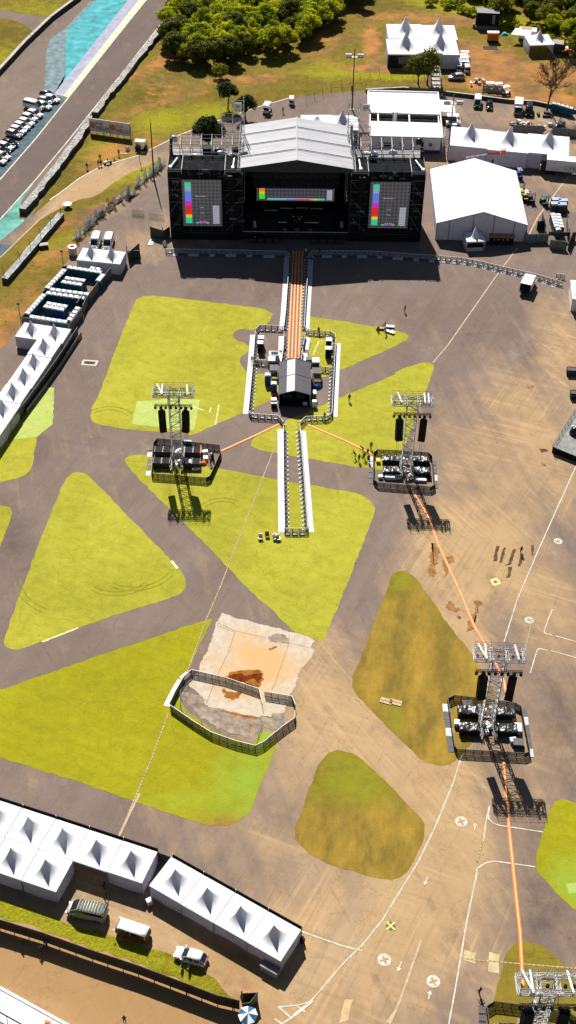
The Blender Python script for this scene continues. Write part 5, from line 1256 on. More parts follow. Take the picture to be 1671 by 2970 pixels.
plates([f2(lerp(942,960,k/3), lerp(880,1120,k/3)) for k in range(4)], wg('ggwg'), 'right of the tower '+W2_, .7, 1.5)
plates([f1(lerp(102,88,k/4), lerp(640,850,k/4)) for k in range(5)], wg('gwggw'), 'left of the tower '+W1, .8, 1.2)
plates([f4(535, 1650), f4(535, 1725), f4(535, 1800)], wg('ggg'), 'left of the tower '+W4, .9, 1.2)
# cases and tarps inside the tower yards
def case(c, d, rz, mat, label, lid=None, name='flight_case', cat='case', group=None):
    t = thing(name, label, cat, (c.x, c.y, 0), rz, group)
    b = MB(); b.bx(-d[0]/2, d[0]/2, -d[1]/2, d[1]/2, .08, d[2]*.85); b.bx(-d[0]/2+.08, d[0]/2-.08, -d[1]/2+.08, d[1]/2-.08, 0, .08); b.build('case_body', mat, t)
    b = MB(); b.bx(-d[0]/2-.015, d[0]/2+.015, -d[1]/2-.015, d[1]/2+.015, d[2]*.85, d[2]); b.build('case_lid', lid or mat, t); return t
def heap(c, r, h, mat, label, seed=0, name='tarpaulin', cat='tarpaulin', rz=0.):
    t = thing(name, label, cat, (c.x, c.y, 0), rz); rr = random.Random(seed)
    for k in range(3):
        b = MB(); n = 11; x, y = rr.uniform(-.3, .3)*r, rr.uniform(-.3, .3)*r; s_ = rr.uniform(.6, 1); vs = []; m = 5
        for j in range(m+1):
            for i in range(n):
                a = 2*PI*i/n; q = 1-j/m; rad = r*s_*(q**.6)*rr.uniform(.82, 1.1); vs.append((x+rad*math.cos(a), y+rad*math.sin(a)*.8, h*s_*(1-q**1.6)*rr.uniform(.9, 1.08)))
        b.add(vs, [(j*n+i, j*n+(i+1) % n, (j+1)*n+(i+1) % n, (j+1)*n+i) for j in range(m) for i in range(n)]); b.build('fold', mat, t)
    return t
heap(f1(548, 770), .8, .7, 'orange', 'crumpled orange tarpaulin inside the yard of the left delay tower')
c = f1(530, 690); t = thing('strap', 'orange strip of cloth along the ballast of the left delay tower', 'cloth', (c.x, c.y, 0)); b = MB(); b.box((0, 0, .65), (.12, 2.4, 1.3)); b.build('cloth_strip', 'orange', t)
for i, (f, x, y, d, rz, m, lb) in enumerate((
 (f1,565,680,(1.,.6,.6),.2,'plastic_white','pale case beside the orange cloth, back one, left delay tower yard'),(f1,570,735,(.7,.9,.7),.1,'plastic_white','pale case before the orange cloth, left delay tower yard'),(f1,490,820,(1.4,.5,.5),.3,'plastic_white','long pale case at the front of the left delay tower yard'),(f1,440,790,(.35,.8,1.3),0,'plastic_white','upright pale box on the front ballast side of the left delay tower'),(f1,420,605,(1.3,.6,.8),-.05,pm('pale_blue_case',(.26,.36,.45),.2),'pale blue case at the back of the left delay tower yard'),(f1,625,715,(.5,.5,1.),.4,'dark_steel','dark stand with a lamp at the right of the left delay tower yard'),
 (f2,480,1045,(2.,.8,.7),-.05,'white_metal','white case with orange pipes at front left of the right delay tower yard'),(f2,560,1040,(1.3,.9,.9),-.05,'plastic_white','white case with a black lid at front of the right delay tower yard'),(f2,375,1040,(.8,.6,.6),.2,'plastic_white','small white case at the front left corner of the right delay tower yard'),(f2,795,1065,(2.,.9,.5),-.05,'plastic_white','clear plastic wrapped case at front right of the right delay tower yard'),(f2,350,870,(.7,1.,.6),.1,'yellow','yellow case at the left of the right delay tower yard'),
 (f3,283,955,(.7,.8,.9),-.1,'white_metal','white generator box at the left of the lower right tower yard'),(f3,875,1010,(1.,1.5,1.),-.1,'white_metal','white rounded case at the right of the lower right tower yard'),(f3,830,1120,(.9,.7,.8),.2,'plastic_white','white case at front right of the lower right tower yard'),(f3,880,1150,(1.5,1.2,.9),-.1,'dark_steel','dark crate at the front right corner of the lower right tower yard'),(f3,385,770,(1.5,1.,.9),.1,'black_tarp','black tarp bundle at the back left of the lower right tower yard'),(f3,835,890,(.7,.9,.6),.3,pm('pink_case',(.35,.16,.12),.3),'pinkish case at the back right of the lower right tower yard'))):
    case(f(x, y), d, rz, m, lb, 'black' if 'black lid' in lb else None)
# --- mixing tent (front of house)
k2 = crop(700,900,.2760)
FLc, FRc = k2(395,1012), k2(722,1018); rz = ang(FLc, FRc); fw = (FRc-FLc).length
t = thing('mixing_tent', 'small gabled mixing tent with grey and white striped roof facing away from the stage', 'tent', FLc, rz)
ev = height_at(*(700+385*.276, 900+880*.276), FLc); rg = ev+.95
bk = k2(388, 545, ev); dp = (bk-Vector((FLc.x, FLc.y, ev))).length
xs_ = [-.1, fw*.24, fw*.5, fw*.76, fw+.1]; zz = [ev, ev+.52, rg, ev+.52, ev]
SG = pm('tent_grey', (.075,.07,.082), .15, 1.5, .7, bump=.2, spec=.06); SW = pm('tent_pale', (.40,.40,.43), .1, 1.5, .7, bump=.2, spec=.06)
for k in range(4):
    for y0, y1 in ((-.1, dp*.5), (dp*.5, dp)):
        b = MB(); b.quad((xs_[k], y0, zz[k]), (xs_[k+1], y0, zz[k+1]), (xs_[k+1], y1-.0, zz[k+1]), (xs_[k], y1, zz[k])); b.build('roof_panel', SW if k == 1 else SG, t)
b = MB()
for y in (-.12, dp*.5, dp):
    for k in range(4): b.bar((xs_[k], y, zz[k]+.03), (xs_[k+1], y, zz[k+1]+.03), .07)
b.build('roof_rib', 'white_metal', t)
for x in (0, fw):
    for y in (0, dp*.5, dp-.1): b = MB(); b.bar((x, y, 0), (x, y, ev), .1); b.build('tent_leg', 'steel', t)
b = MB(); b.bx(.0, .04, .1, dp-.1, .3, ev-.1); b.build('side_wall', 'black_cloth', t); b = MB(); b.bx(fw-.04, fw, .1, dp-.1, .3, ev-.1); b.build('side_wall', 'black_cloth', t)
b = MB(); b.bx(.05, fw-.05, dp-.4, dp-.3, .3, ev); b.build('back_wall', 'black_cloth', t)
b = MB(); b.bx(-.1, fw+.1, .0, dp-.2, .35, .5); b.bx(0, fw, .02, .08, 0, .35); b.build('platform', 'black', t)
for i, (x, w_, d_, lb) in enumerate(((1.5, 2.0, .9, 'left mixing desk with small lights inside the mixing tent'), (4.0, 1.7, .9, 'right mixing desk inside the mixing tent'))):
    v = FLc+Vector((math.cos(rz)*x, math.sin(rz)*x, 0))+Vector((0, 2.2, .5)); o = thing('mixing_desk', lb, 'desk', v, rz)
    b = MB(); b.bx(-w_/2, w_/2, -d_/2, d_/2, .85, 1.); b.bx(-w_/2+.1, w_/2-.1, -d_/2+.1, d_/2-.1, 0, .85); b.build('desk_body', 'dark_steel', o)
    b = MB()
    for k in range(8): b.box((-w_/2+.2+k*(w_-.4)/7, -.1, 1.01), (.08, .3, .02))
    b.build('fader_strip', 'silver', o)
v = k2(670, 985, .9); o = thing('light_screen', 'pale upright panel at the front right of the mixing tent', 'panel', (v.x, v.y, .5), rz); b = MB(); b.bx(-.4, .4, -.03, .03, .1, .9); b.build('panel_sheet', pm('lilac', (.30,.28,.36), .1), o); b = MB(); b.bx(-.3, .3, -.2, .2, 0, .08); b.build('panel_foot', 'black', o)
# boxes round it
def booth(c, d, rz, body, roof, label, name='booth', cat='booth', group=None):
    t = thing(name, label, cat, (c.x, c.y, 0), rz, group)
    b = MB(); b.bx(-d[0]/2, d[0]/2, -d[1]/2, d[1]/2, .05, d[2]-.1); b.build('booth_body', body, t)
    b = MB(); b.bx(-d[0]/2-.05, d[0]/2+.05, -d[1]/2-.05, d[1]/2+.05, d[2]-.1, d[2]); b.build('booth_roof', roof, t)
    b = MB(); b.bx(-d[0]*.35, d[0]*.35, -d[1]/2-.03, -d[1]/2-.005, .15, d[2]-.3); b.build('door', body, t); return t
def k2z(x, y, z): v = k2(x, y, z); v.z = 0; return v
booth(k2z(207, 280, 2.2), (1.1,1.1,2.2), 0, 'black', 'roof_white', 'black booth with white roof, back one, left side of the mixing yard', group='black booths of the mixing yard')
booth(k2z(200, 333, 2.2), (1.1,1.1,2.2), 0, 'black', 'roof_white', 'black booth with white roof, front one, left side of the mixing yard', group='black booths of the mixing yard')
booth(k2z(921, 303, 2.2), (1.1,1.1,2.2), 0, 'black', 'roof_white', 'black booth with white roof, back one, right side of the mixing yard', group='black booths of the mixing yard')
booth(k2z(915, 393, 2.2), (1.1,1.1,2.2), 0, 'black', 'roof_white', 'black booth with white roof, front one, right side of the mixing yard', group='black booths of the mixing yard')
toilet(k2z(278, 672, 2.25), .05, 'blue portable toilet standing apart, left of the mixing tent, back one', 'blue toilets by the mixing tent', 'blue')
toilet(k2z(343, 762, 2.25), .05, 'blue portable toilet touching the left side of the mixing tent', 'blue toilets by the mixing tent', 'blue')
SIL = pm('crumpled_foil', (.38,.38,.38), .5, 3, .35, bump=1.)
for x, y, lb in ((320, 505, 'crumpled silver wrapped crate at the back left of the mixing tent'), (783, 520, 'crumpled silver wrapped crate at the back right of the mixing tent')):
    case(k2z(x, y, 2.3), (1.4, 1.6, 2.3), .02, 'dark_steel', lb, SIL, 'wrapped_crate', 'crate')
t = thing('open_booth', 'white roofless booth with a dark opening beside the orange cable lane', 'booth', k2z(345, 450, 1.6), .02); b = MB()
b.bx(-1., 1., -.75, -.55, 0, 1.6); b.bx(-1., 1., .55, .75, 0, 1.6); b.bx(-1., -.6, -.55, .55, 0, 1.6); b.bx(.8, 1., -.55, .55, 0, 1.6); b.build('booth_wall', 'roof_white', t); b = MB(); b.bx(-.6, .8, -.55, .55, .02, .9); b.build('booth_inside', 'black', t)
case(k2z(712, 505, 1.4), (1.2, .9, 1.4), .02, 'plastic_white', 'white box with a dark lid right of the orange cable lane', 'dark_hoard')
case(k2z(343, 930, 1.5), (.95, .8, 1.5), .02, 'white_metal', 'white cabinet at the front left corner of the mixing tent, back one', group='white cabinets by the mixing tent'); case(k2z(345, 970, 1.2), (1.1, .5, 1.2), .02, 'black', 'black cabinet with a white lid at the front left of the mixing tent', 'roof_white', group='white cabinets by the mixing tent')
case(k2z(772, 855, 1.6), (.6, 1.2, 1.6), .02, 'grey_plate', 'tall white cabinet at the right side of the mixing tent', 'roof_white', group='white cabinets by the mixing tent'); case(k2z(768, 950, 1.4), (.9, .7, 1.4), .02, 'white_metal', 'white cabinet at the front right corner of the mixing tent', group='white cabinets by the mixing tent')
heap(k2(800, 812), 1.0, 1.0, 'blue', 'blue tarpaulin heap right of the mixing tent', 3)
heap(k2(350, 895), .5, .7, 'red', 'small dark red bundle beside the left wall of the mixing tent', 4)
heap(k2(700, 590), .6, 1., 'plastic_white', 'white plastic sheet bundled at the back right of the mixing tent', 5)
heap(k2(330, 640), .8, .5, 'plastic_white', 'white plastic bundle by the silver crate left of the mixing tent', 6); heap(k2(170, 560), .5, .8, 'black_tarp', 'black bag by the cross barrier at the left of the mixing yard', 7)
for x, y, lb in ((345, 690, 'small light scaffold left of the mixing tent'), (790, 720, 'small light scaffold right of the mixing tent')):
    v = k2(x, y); t = thing('small_scaffold', lb, 'scaffold', (v.x, v.y, 0)); b = MB()
    for px_ in (-.8, .8):
        for py_ in (-1., 1.): b.bar((px_, py_, 0), (px_, py_, 2.), .05)
    for z in (.7, 1.3, 2.): b.path([(-.8,-1,z), (.8,-1,z), (.8,1,z), (-.8,1,z), (-.8,-1,z)], .045, n=4)
    b.build('scaffold_frame', 'steel', t); b = MB()
    for k in range(4): b.bx(-.75, .75, -.9+k*.47, -.5+k*.47, 1.98, 2.04)
    b.build('scaffold_deck', 'grey_plate', t)
# ================================================================== vehicles
def car_parts(kind, paint, lower=None):
    key = ('car', kind, paint if isinstance(paint, str) else paint.name, lower)
    if key in CACHE: return CACHE[key]
    D = {'car': dict(L=4.2, W=1.76, st=[(-2.1,.70,.38,.78),(-1.9,.82,.3,.92),(-.9,.87,.25,.95),(.5,.87,.25,.95),(1.1,.86,.25,.90),(1.85,.80,.28,.78),(2.1,.66,.36,.62)], gl=[(-1.95,.72,.62,.95,1.0),(-1.45,.78,.62,.95,1.42),(-.6,.80,.64,.95,1.5),(.25,.80,.63,.93,1.45),(1.1,.76,.60,.88,.93)], roof=(-1.5,.3,.60,1.5), wb=(-1.3,1.3,.32)),
         'van': dict(L=5.2, W=1.95, st=[(-2.6,.88,.35,1.5),(-2.5,.95,.3,1.55),(0,.97,.28,1.55),(1.3,.97,.28,1.5),(1.7,.95,.28,1.25),(2.3,.9,.3,1.1),(2.6,.76,.4,.8)], gl=[(-2.55,.88,.82,1.5,1.95),(-2.4,.9,.82,1.5,2.12),(.9,.9,.8,1.5,2.12),(1.35,.88,.78,1.4,1.95),(2.05,.85,.74,1.18,1.25)], roof=(-2.5,1.05,.80,2.12), wb=(-1.6,1.65,.34)),
         'kombi': dict(L=4.4, W=1.75, st=[(-2.2,.76,.4,1.15),(-2.1,.85,.3,1.2),(0,.88,.28,1.2),(1.9,.86,.28,1.18),(2.15,.76,.35,1.1),(2.2,.6,.5,1.0)], gl=[(-2.15,.80,.70,1.18,1.5),(-2.0,.84,.72,1.18,1.78),(0,.84,.74,1.18,1.86),(1.7,.83,.72,1.18,1.8),(2.1,.74,.62,1.1,1.35)], roof=(-2.1,1.85,.74,1.84), wb=(-1.25,1.2,.32)),
         'box': dict(L=5.8, W=2.1, st=[(1.2,.95,.45,1.3),(1.3,1.0,.4,1.45),(2.2,1.0,.35,1.4),(2.7,.95,.35,1.15),(2.9,.86,.4,1.0)], gl=[(1.25,.95,.82,1.4,2.1),(1.9,.94,.82,1.4,2.15),(2.45,.9,.76,1.25,1.5),(2.6,.88,.74,1.15,1.2)], roof=(1.25,1.95,.82,2.15), wb=(-1.8,1.9,.38))}[kind]
    out = []
    def sec(x, hw, z0, z1): return [(x,-hw,z0+.1),(x,-hw*.86,z0),(x,hw*.86,z0),(x,hw,z0+.1),(x,hw,z1-.12),(x,hw*.9,z1),(x,-hw*.9,z1),(x,-hw,z1-.12)]
    b = MB(); b.ring([sec(*s) for s in D['st']]); m = b.mesh('body', [lower or paint]); m.polygons.foreach_set('use_smooth', [True]*len(m.polygons)); out.append(('body', m, 0))
    b = MB(); b.ring([[(x,-wb,z0),(x,wb,z0),(x,wt,z1),(x,-wt,z1)] for x, wb, wt, z0, z1 in D['gl']]); out.append(('windows', b.mesh('windows', ['glass']), 0))
    x0, x1, hw, z = D['roof']; b = MB(); n = 5; vs = []
    for i in range(n+1):
        for j in range(5):
            u, v = i/n*2-1, j/4*2-1; vs.append((lerp(x0, x1, i/n)*(1), v*(hw+.04), z+.07-.06*(u*u)-.05*v*v))
    low = [(x, y, zz-.05) for x, y, zz in vs]; N_ = len(vs)
    fs = [(i*5+j, (i+1)*5+j, (i+1)*5+j+1, i*5+j+1) for i in range(n) for j in range(4)]
    b.add(vs+low, fs+[tuple(N_+k for k in f[::-1]) for f in fs]+[(i*5, i*5+N_, (i+1)*5+N_, (i+1)*5) for i in range(n)]+[(i*5+4, (i+1)*5+4, (i+1)*5+4+N_, i*5+4+N_) for i in range(n)]+[(j, j+1, j+1+N_, j+N_) for j in range(4)]+[(n*5+j+1, n*5+j, n*5+j+N_, n*5+j+1+N_) for j in range(4)])
    m = b.mesh('roof', [paint]); m.polygons.foreach_set('use_smooth', [True]*len(m.polygons)); out.append(('roof', m, 0))
    if kind != 'box':
        b = MB(); gl = D['gl']
        for s in (-1, 1):
            for (a, c) in zip(gl, gl[1:]): b.bar((a[0], s*(a[2]+.01), a[4]), (c[0], s*(c[2]+.01), c[4]), .045)
            for g_ in gl[1:-1]: b.bar((g_[0], s*(g_[1]+.015), g_[3]), (g_[0], s*(g_[2]+.015), g_[4]), .05)
        out.append(('window_frame', b.mesh('window_frame', [paint]), 0))
    else:
        b = MB(); b.bx(-2.9, 1.1, -1.05, 1.05, .75, 2.75); out.append(('cargo_box', b.mesh('cargo_box', [paint]), 0))
        b = MB(); b.bx(-2.8, 2.6, -.4, .4, .45, .75); out.append(('chassis', b.mesh('chassis', ['dark_steel']), 0))
    xr, xf, r = D['wb']
    for x in (xr, xf):
        for s in (-1, 1):
            y = s*(D['W']/2-.12); b = MB(); b.bar((x, y-.11, r), (x, y+.11, r), r, 0, 14); b.bar((x, y+s*.112, r), (x, y+s*.125, r), r*.6, 1, 10); out.append(('wheel', b.mesh('wheel', ['tyre', 'silver']), 0))
    L = D['L']/2
    zf = .62 if kind == 'car' else .78
    for s in (-1, 1):
        b = MB(); b.box((D['st'][-1][0]-.1, s*D['st'][-2][1]*.74, zf), (.25, .3, .16)); out.append(('headlight', b.mesh('headlight', ['silver']), 0))
        if kind != 'box': b = MB(); b.box((D['st'][0][0]+.03, s*D['st'][0][1]*.85, .85), (.12, .22, .22)); out.append(('tail_light', b.mesh('tail_light', ['red']), 0))
        b = MB(); b.box((.95 if kind == 'car' else D['roof'][1]+.35, s*(D['W']/2+.06), 1.0 if kind == 'car' else 1.35), (.14, .2, .16)); out.append(('mirror', b.mesh('mirror', [paint]), 0))
    CACHE[key] = out; return out
def vehicle(kind, c, rz, paint, label, name, cat, group=None, lower=None, scale=1.):
    t = thing(name, label, cat, (c.x, c.y, 0), rz, group); t.scale = (scale,)*3
    for nm, me, _ in car_parts(kind, paint, lower): link(nm, me, t)
    return t
PW = 'white_paint'; MT['car_black'] = pm('car_black', (.012,.012,.014), .2, 2, .2); MT['car_grey'] = pm('car_grey', (.12,.12,.13), .2, 2, .25); MT['car_silver'] = pm('car_silver', (.34,.34,.36), .15, 2, .25, .3)
MT['kombi_red'] = pm('kombi_red', (.20,.03,.015), .3, 2, .4); MT['van_cream'] = pm('van_cream', (.33,.35,.27), .2, 1.5, .4)
def gz(px, py, z): v = site(px, py, z); v.z = 0; return v
def heading(p, q): return ang(site(*p), site(*q))
# lower left: van, red and white bus, white car with open doors
c6 = crop(0,2300,.3727)
v1 = vehicle('van', gz(250,2629,1.95), heading((290,2640),(190,2618)), 'van_cream', 'pale grey van parked below the gap in the white tents', 'van', 'van')
b = MB()
for k in range(9): b.bx(-2.35+k*.38, -2.1+k*.38, -.74, .74, 2.16, 2.24)
b.build('roof_rack', 'grey_plate', v1)
vehicle('kombi', gz(384,2688,1.85), heading((420,2700),(345,2675)), PW, 'red and white small bus with rounded ends between the grey van and the white car', 'minibus', 'minibus', lower='kombi_red')
v3 = vehicle('car', gz(553,2764,1.45), heading((590,2776),(515,2752)), PW, 'white hatchback with two doors open on the side of the grass verge', 'parked_car', 'car')
for x, nm in ((.75, 'door'), (-.25, 'door')):
    b = MB(); b.bx(0, .05, 0, 1.0, .35, .95); b.bx(0, .03, .05, .9, .95, 1.35, 1); o = b.build(nm, [PW, 'glass'], v3, loc=(x, .86, 0), rz=.1)
# two vans left of stage
c7b = crop(240,400,.1932)
vehicle('van', gz(240+190*.1932, 400+1500*.1932, 1.8), heading((293,680),(283,712))+0, PW, 'white van with dark side lettering, left one of the two behind the tent pair', 'van', 'van', 'two white vans behind the tent pair')
vehicle('van', gz(240+380*.1932, 400+1510*.1932, 1.8), heading((321,680),(311,714))+0, PW, 'white van right one of the two behind the tent pair', 'van', 'van', 'two white vans behind the tent pair')
# paddock rows, top left
cA = crop(0,220,.2484)
row = [(545,205,'car_grey','grey'),(620,235,PW,'white'),(515,255,PW,'white'),(595,285,'car_grey','grey'),(480,305,'car_silver','silver'),(560,330,PW,'white'),(400,330,PW,'van'),(410,415,PW,'white'),(330,455,PW,'white'),(400,490,'car_silver','silver'),(240,510,PW,'white'),(320,520,PW,'white'),(190,560,PW,'white'),(270,570,PW,'white'),(150,605,PW,'white'),(225,615,'car_silver','silver'),(160,660,PW,'white')]
hd = heading((0+85*.2484, 220+640*.2484), (0+235*.2484, 220+680*.2484))
for i, (x, y, m, nm) in enumerate([(555,195,'car_grey','grey'),(600,245,PW,'white'),(530,268,'car_silver','silver'),(505,325,PW,'white'),(395,335,PW,'van'),(400,420,PW,'white'),(340,465,PW,'white'),(300,520,PW,'white'),(250,565,PW,'white'),(205,610,PW,'white'),(160,655,'car_silver','silver')]):
    v = cA(x, y, 1.2); v.z = 0; lb = 'van' if nm == 'van' else 'car'
    vehicle('van' if nm == 'van' else 'car', v, hd+random.uniform(-.05, .05), m, f'{"white tall" if nm == "van" else nm} {lb}, {ORD[i]} from the top of the slanted row on the paddock asphalt', 'van' if nm == 'van' else 'parked_car', lb, 'slanted row of cars in the paddock', scale=1.08)
for i, (x, y, m, nm) in enumerate([(110,760,'car_black','black'),(60,800,PW,'white'),(15,850,'car_black','black'),(20,910,PW,'white'),(-30,960,PW,'white')]):
    v = cA(x, y, 1.2); v.z = 0; vehicle('car', v, hd, m, f'{nm} car, {ORD[i]} from the top of the lower paddock group at the left edge', 'parked_car', 'car', 'lower group of cars in the paddock', scale=1.05)
# right hand yard behind the white building
cB = crop(1180,180,.3389)
def vz(f, x, y, z): v = f(x, y, z); v.z = 0; return v
hB = heading((1180+650*.3389, 180+300*.3389), (1180+640*.3389, 180+385*.3389))
def tilt(a, b_): return heading((1180+a[0]*.3389, 180+a[1]*.3389), (1180+b_[0]*.3389, 180+b_[1]*.3389))
vehicle('van', vz(cB,610,315,1.8), tilt((615,300),(608,390)), PW, 'green van with a white roof, leftmost vehicle of the back yard', 'van', 'van', lower='green')
vehicle('car', vz(cB,710,350,1.3), tilt((712,310),(712,400)), 'car_black', 'black car second from the left in the back yard', 'parked_car', 'car')
vehicle('box', vz(cB,957,370,1.8), tilt((960,320),(950,450)), PW, 'white box van in the back yard, next to the dark pickup', 'box_van', 'van', lower='car_grey')
vehicle('van', vz(cB,1050,390,1.6), tilt((1055,330),(1045,470)), 'car_black', 'dark van rightmost in the back yard', 'van', 'van')
vehicle('car', vz(cB,425,108,1.3), tilt((480,108),(370,112)), 'car_silver', 'silver car below the carts beside the hill tent', 'parked_car', 'car', scale=1.1)
# semi trailer with lettering
q = crop(1380,420,.2008); a0 = q(1010, 430); a1 = q(1449, 470); rz = ang(a0, a1)
t = thing('cargo_trailer', 'white lettered cargo trailer cut by the right photo edge', 'trailer', a0, rz)
b = MB(); b.bx(-.2, 13.4, 0, 2.5, 1.1, 3.9); b.build('cargo_box', MT['white_metal'], t); b = MB(); b.bx(-.25, 13.45, -.05, 2.55, 3.9, 3.98); b.build('roof', 'white_paint', t)
b = MB(); b.bx(-.1, 13.2, .5, 2., .7, 1.1); b.build('chassis', 'black', t)
b = MB(); b.bx(-1.4, -.22, .1, 2.4, 1., 3.6); b.build('cab_dark_panel', 'car_black', t); b = MB(); b.bx(-1.6, -1.42, .2, 2.3, .8, 2.2); b.bx(-1.65, -1.6, .4, 2.1, 1., 1.3); b.build('front_grille', 'silver', t)  # black block ahead of the cargo box, silver grille in front
for x in (.6, 1.8, 8.6, 9.8, 11.):
    for y in (.2, 2.3): b = MB(); b.bar((x, y-.13, .5), (x, y+.13, .5), .5, 0, 14); b.build('wheel', 'tyre', t)
me = text_mesh('CW', 1.5); o = link('lettering', me, t, (4.1, -.02, 1.75)); o.rotation_euler = (PI/2, 0, 0); me.materials.append(MT['car_grey'])
me = text_mesh('cargo w', .95); o = link('lettering', me, t, (6.2, -.02, 1.8)); o.rotation_euler = (PI/2, 0, 0); me.materials.append(MT['car_grey'])
# white delivery cart with awning on the open asphalt
q = crop(1480,780,.2329); v = q(225, 130, 2.6); v.z = 0
t = thing('delivery_truck', 'small white roofed truck with an open black back alone on the asphalt', 'truck', v, heading((1545,800),(1521,850))+PI/2*0)
b = MB(); b.bx(-1.9, 1.9, -1.1, 1.1, .7, 2.5); b.build('truck_body', 'black', t); b = MB(); b.bx(-1.95, 1.9, -1.15, 1.15, 2.5, 2.6); b.build('roof', 'white_paint', t)
b = MB(); b.bx(-1.9, 1.3, 1.1, 1.16, .6, 2.45); b.build('side_panel', 'white_metal', t); b = MB(); b.bx(1.9, 2.5, -1.12, -1.08, .6, 2.4); b.build('back_door', 'car_grey', t); b = MB(); b.bx(1.9, 2.5, 1.08, 1.12, .6, 2.4); b.build('back_door', 'car_grey', t)
b = MB(); b.bx(-3.2, -1.9, -1., 1., .4, 1.9); b.build('cab', 'white_paint', t)
for x in (-2.5, 1.1):
    for y in (-.95, .95): b = MB(); b.bar((x, y-.12, .38), (x, y+.12, .38), .38, 0, 12); b.build('wheel', 'tyre', t)
# golf carts
def cart_parts(body):
    key = ('cart', body)
    if key in CACHE: return CACHE[key]
    o = []; b = MB(); b.ring([[(-1.2,-.6,.3),(-1.2,.6,.3),(-1.2,.6,.8),(-1.2,-.6,.8)], [(-.3,-.6,.3),(-.3,.6,.3),(-.3,.6,.72),(-.3,-.6,.72)], [(-.1,-.6,.3),(-.1,.6,.3),(-.1,.6,.42),(-.1,-.6,.42)], [(.6,-.6,.3),(.6,.6,.3),(.6,.6,.42),(.6,-.6,.42)], [(.7,-.6,.3),(.7,.6,.3),(.7,.6,.9),(.7,-.6,.9)], [(1.25,-.5,.35),(1.25,.5,.35),(1.25,.45,.65),(1.25,-.45,.65)]]); o.append(('body', b.mesh('body', [body])))
    b = MB(); b.bx(-.75, -.2, -.55, .55, .72, .85); b.bx(-.85, -.75, -.55, .55, .8, 1.25); o.append(('seat', b.mesh('seat', ['car_black'])))
    b = MB(); b.bx(-1.15, .85, -.62, .62, 1.86, 1.93); o.append(('roof', b.mesh('roof', ['roof_white'])))
    b = MB()
    for x, x2 in ((-1.05, -1.1), (.95, .75)):
        for y in (-.56, .56): b.bar((x, y, .75), (x2, y, 1.87), .03)
    o.append(('roof_post', b.mesh('roof_post', ['dark_steel'])))
    for x in (-.8, .85):
        for y in (-.55, .55): b = MB(); b.bar((x, y-.09, .24), (x, y+.09, .24), .24, 0, 10); o.append(('wheel', b.mesh('wheel', ['tyre'])))
    CACHE[key] = o; return o
def cart(c, rz, label, body='white_paint', group=None, scale=1.):
    t = thing('golf_cart', label, 'golf cart', (c.x, c.y, 0), rz, group); t.scale = (scale,)*3
    for nm, me in cart_parts(body): link(nm, me, t)
    return t
cC = crop(1300,0,.2560)
for i, (x, y) in enumerate(((195,595),(185,630),(190,662),(195,700))): cart(vz(cC, x, y, 1.9), .0, f'white roofed cart, {ORD[i]} from the back in the column beside the hill tent', group='column of carts by the hill tent', scale=1.15)
cart(vz(cC, 130, 725, 1.9), 1.4, 'white cart at the near end of the cart column, turned sideways, left one'); cart(vz(cC, 215, 735, 1.9), 1.5, 'white cart at the near end of the cart column, turned sideways, right one')
cart(vz(cB, 400, 480, 2.), 0., 'long white cart parked by the white building, under the lamp mast', scale=1.5)
cart(gz(775, 305, 1.9), 1.3, 'white roofed cart on the perimeter road behind the stage', scale=1.3); cart(gz(846, 281, 1.9), 1.5, 'small white cart far along the perimeter road behind the stage')
cart(gz(409, 414, 1.8), -.1, 'white roofed dark sided cart on the grass above the service road', 'car_black', scale=1.25)
# forklifts
def forklift(c, rz, roof, body, label, group=None):
    t = thing('forklift', label, 'forklift', (c.x, c.y, 0), rz, group)
    b = MB(); b.ring([[(-1.3,-.55,.35),(-1.3,.55,.35),(-1.3,.55,1.1),(-1.3,-.55,1.1)], [(-.4,-.6,.3),(-.4,.6,.3),(-.4,.6,1.1),(-.4,-.6,1.1)], [(-.3,-.6,.3),(-.3,.6,.3),(-.3,.6,.5),(-.3,-.6,.5)], [(.9,-.6,.3),(.9,.6,.3),(.9,.6,.6),(.9,-.6,.6)]]); b.build('body', body, t)
    b = MB(); b.bx(-.9, .7, -.55, .55, 2.1, 2.2); b.build('roof', roof, t)
    b = MB()
    for x in (-.8, .75):
        for y in (-.5, .5): b.bar((x, y, .6), (x*.9, y, 2.1), .05)
    b.build('cab_post', 'black', t)
    b = MB(); 
    for y in (-.35, .35): b.bar((1.1, y, .1), (1.1, y, 2.9), .07)
    b.bar((1.1, -.35, 2.85), (1.1, .35, 2.85), .06); b.bar((1.1, -.35, 1.2), (1.1, .35, 1.2), .06); b.build('mast', 'dark_steel', t)
    for y in (-.25, .25): b = MB(); b.bx(1.15, 2.3, y-.06, y+.06, .08, .14); b.build('fork', 'dark_steel', t)
    for x in (-.9, .7):
        for y in (-.5, .5): b = MB(); b.bar((x, y-.12, .33), (x, y+.12, .33), .33, 0, 10); b.build('wheel', 'tyre', t)
    return t
q = crop(1380,420,.2008)
forklift(vz(q,655,660,2.1), -1.3, 'yellow', 'yellow', 'yellow roofed forklift touching the hall tent side'); forklift(vz(q,735,680,2.1), -1.3, 'roof_white', 'yellow', 'white roofed forklift in the middle of three by the hall tent'); forklift(vz(q,815,705,2.1), -1.3, 'grey_plate', 'dark_steel', 'dark roofed forklift, right of three by the hall tent'); forklift(vz(q,1000,780,1.5), -1.2, 'dark_steel', 'green', 'dark forklift standing apart across the tan line')
forklift(vz(q,640,365,2.0), -1.4, pm('pale_blue2', (.10,.16,.22), .2), 'blue', 'blue forklift between the long tent and the hall tent'); forklift(vz(q,635,600,2.0), .2, 'grey_plate', 'dark_steel', 'small dark forklift at the back of the yellow one')
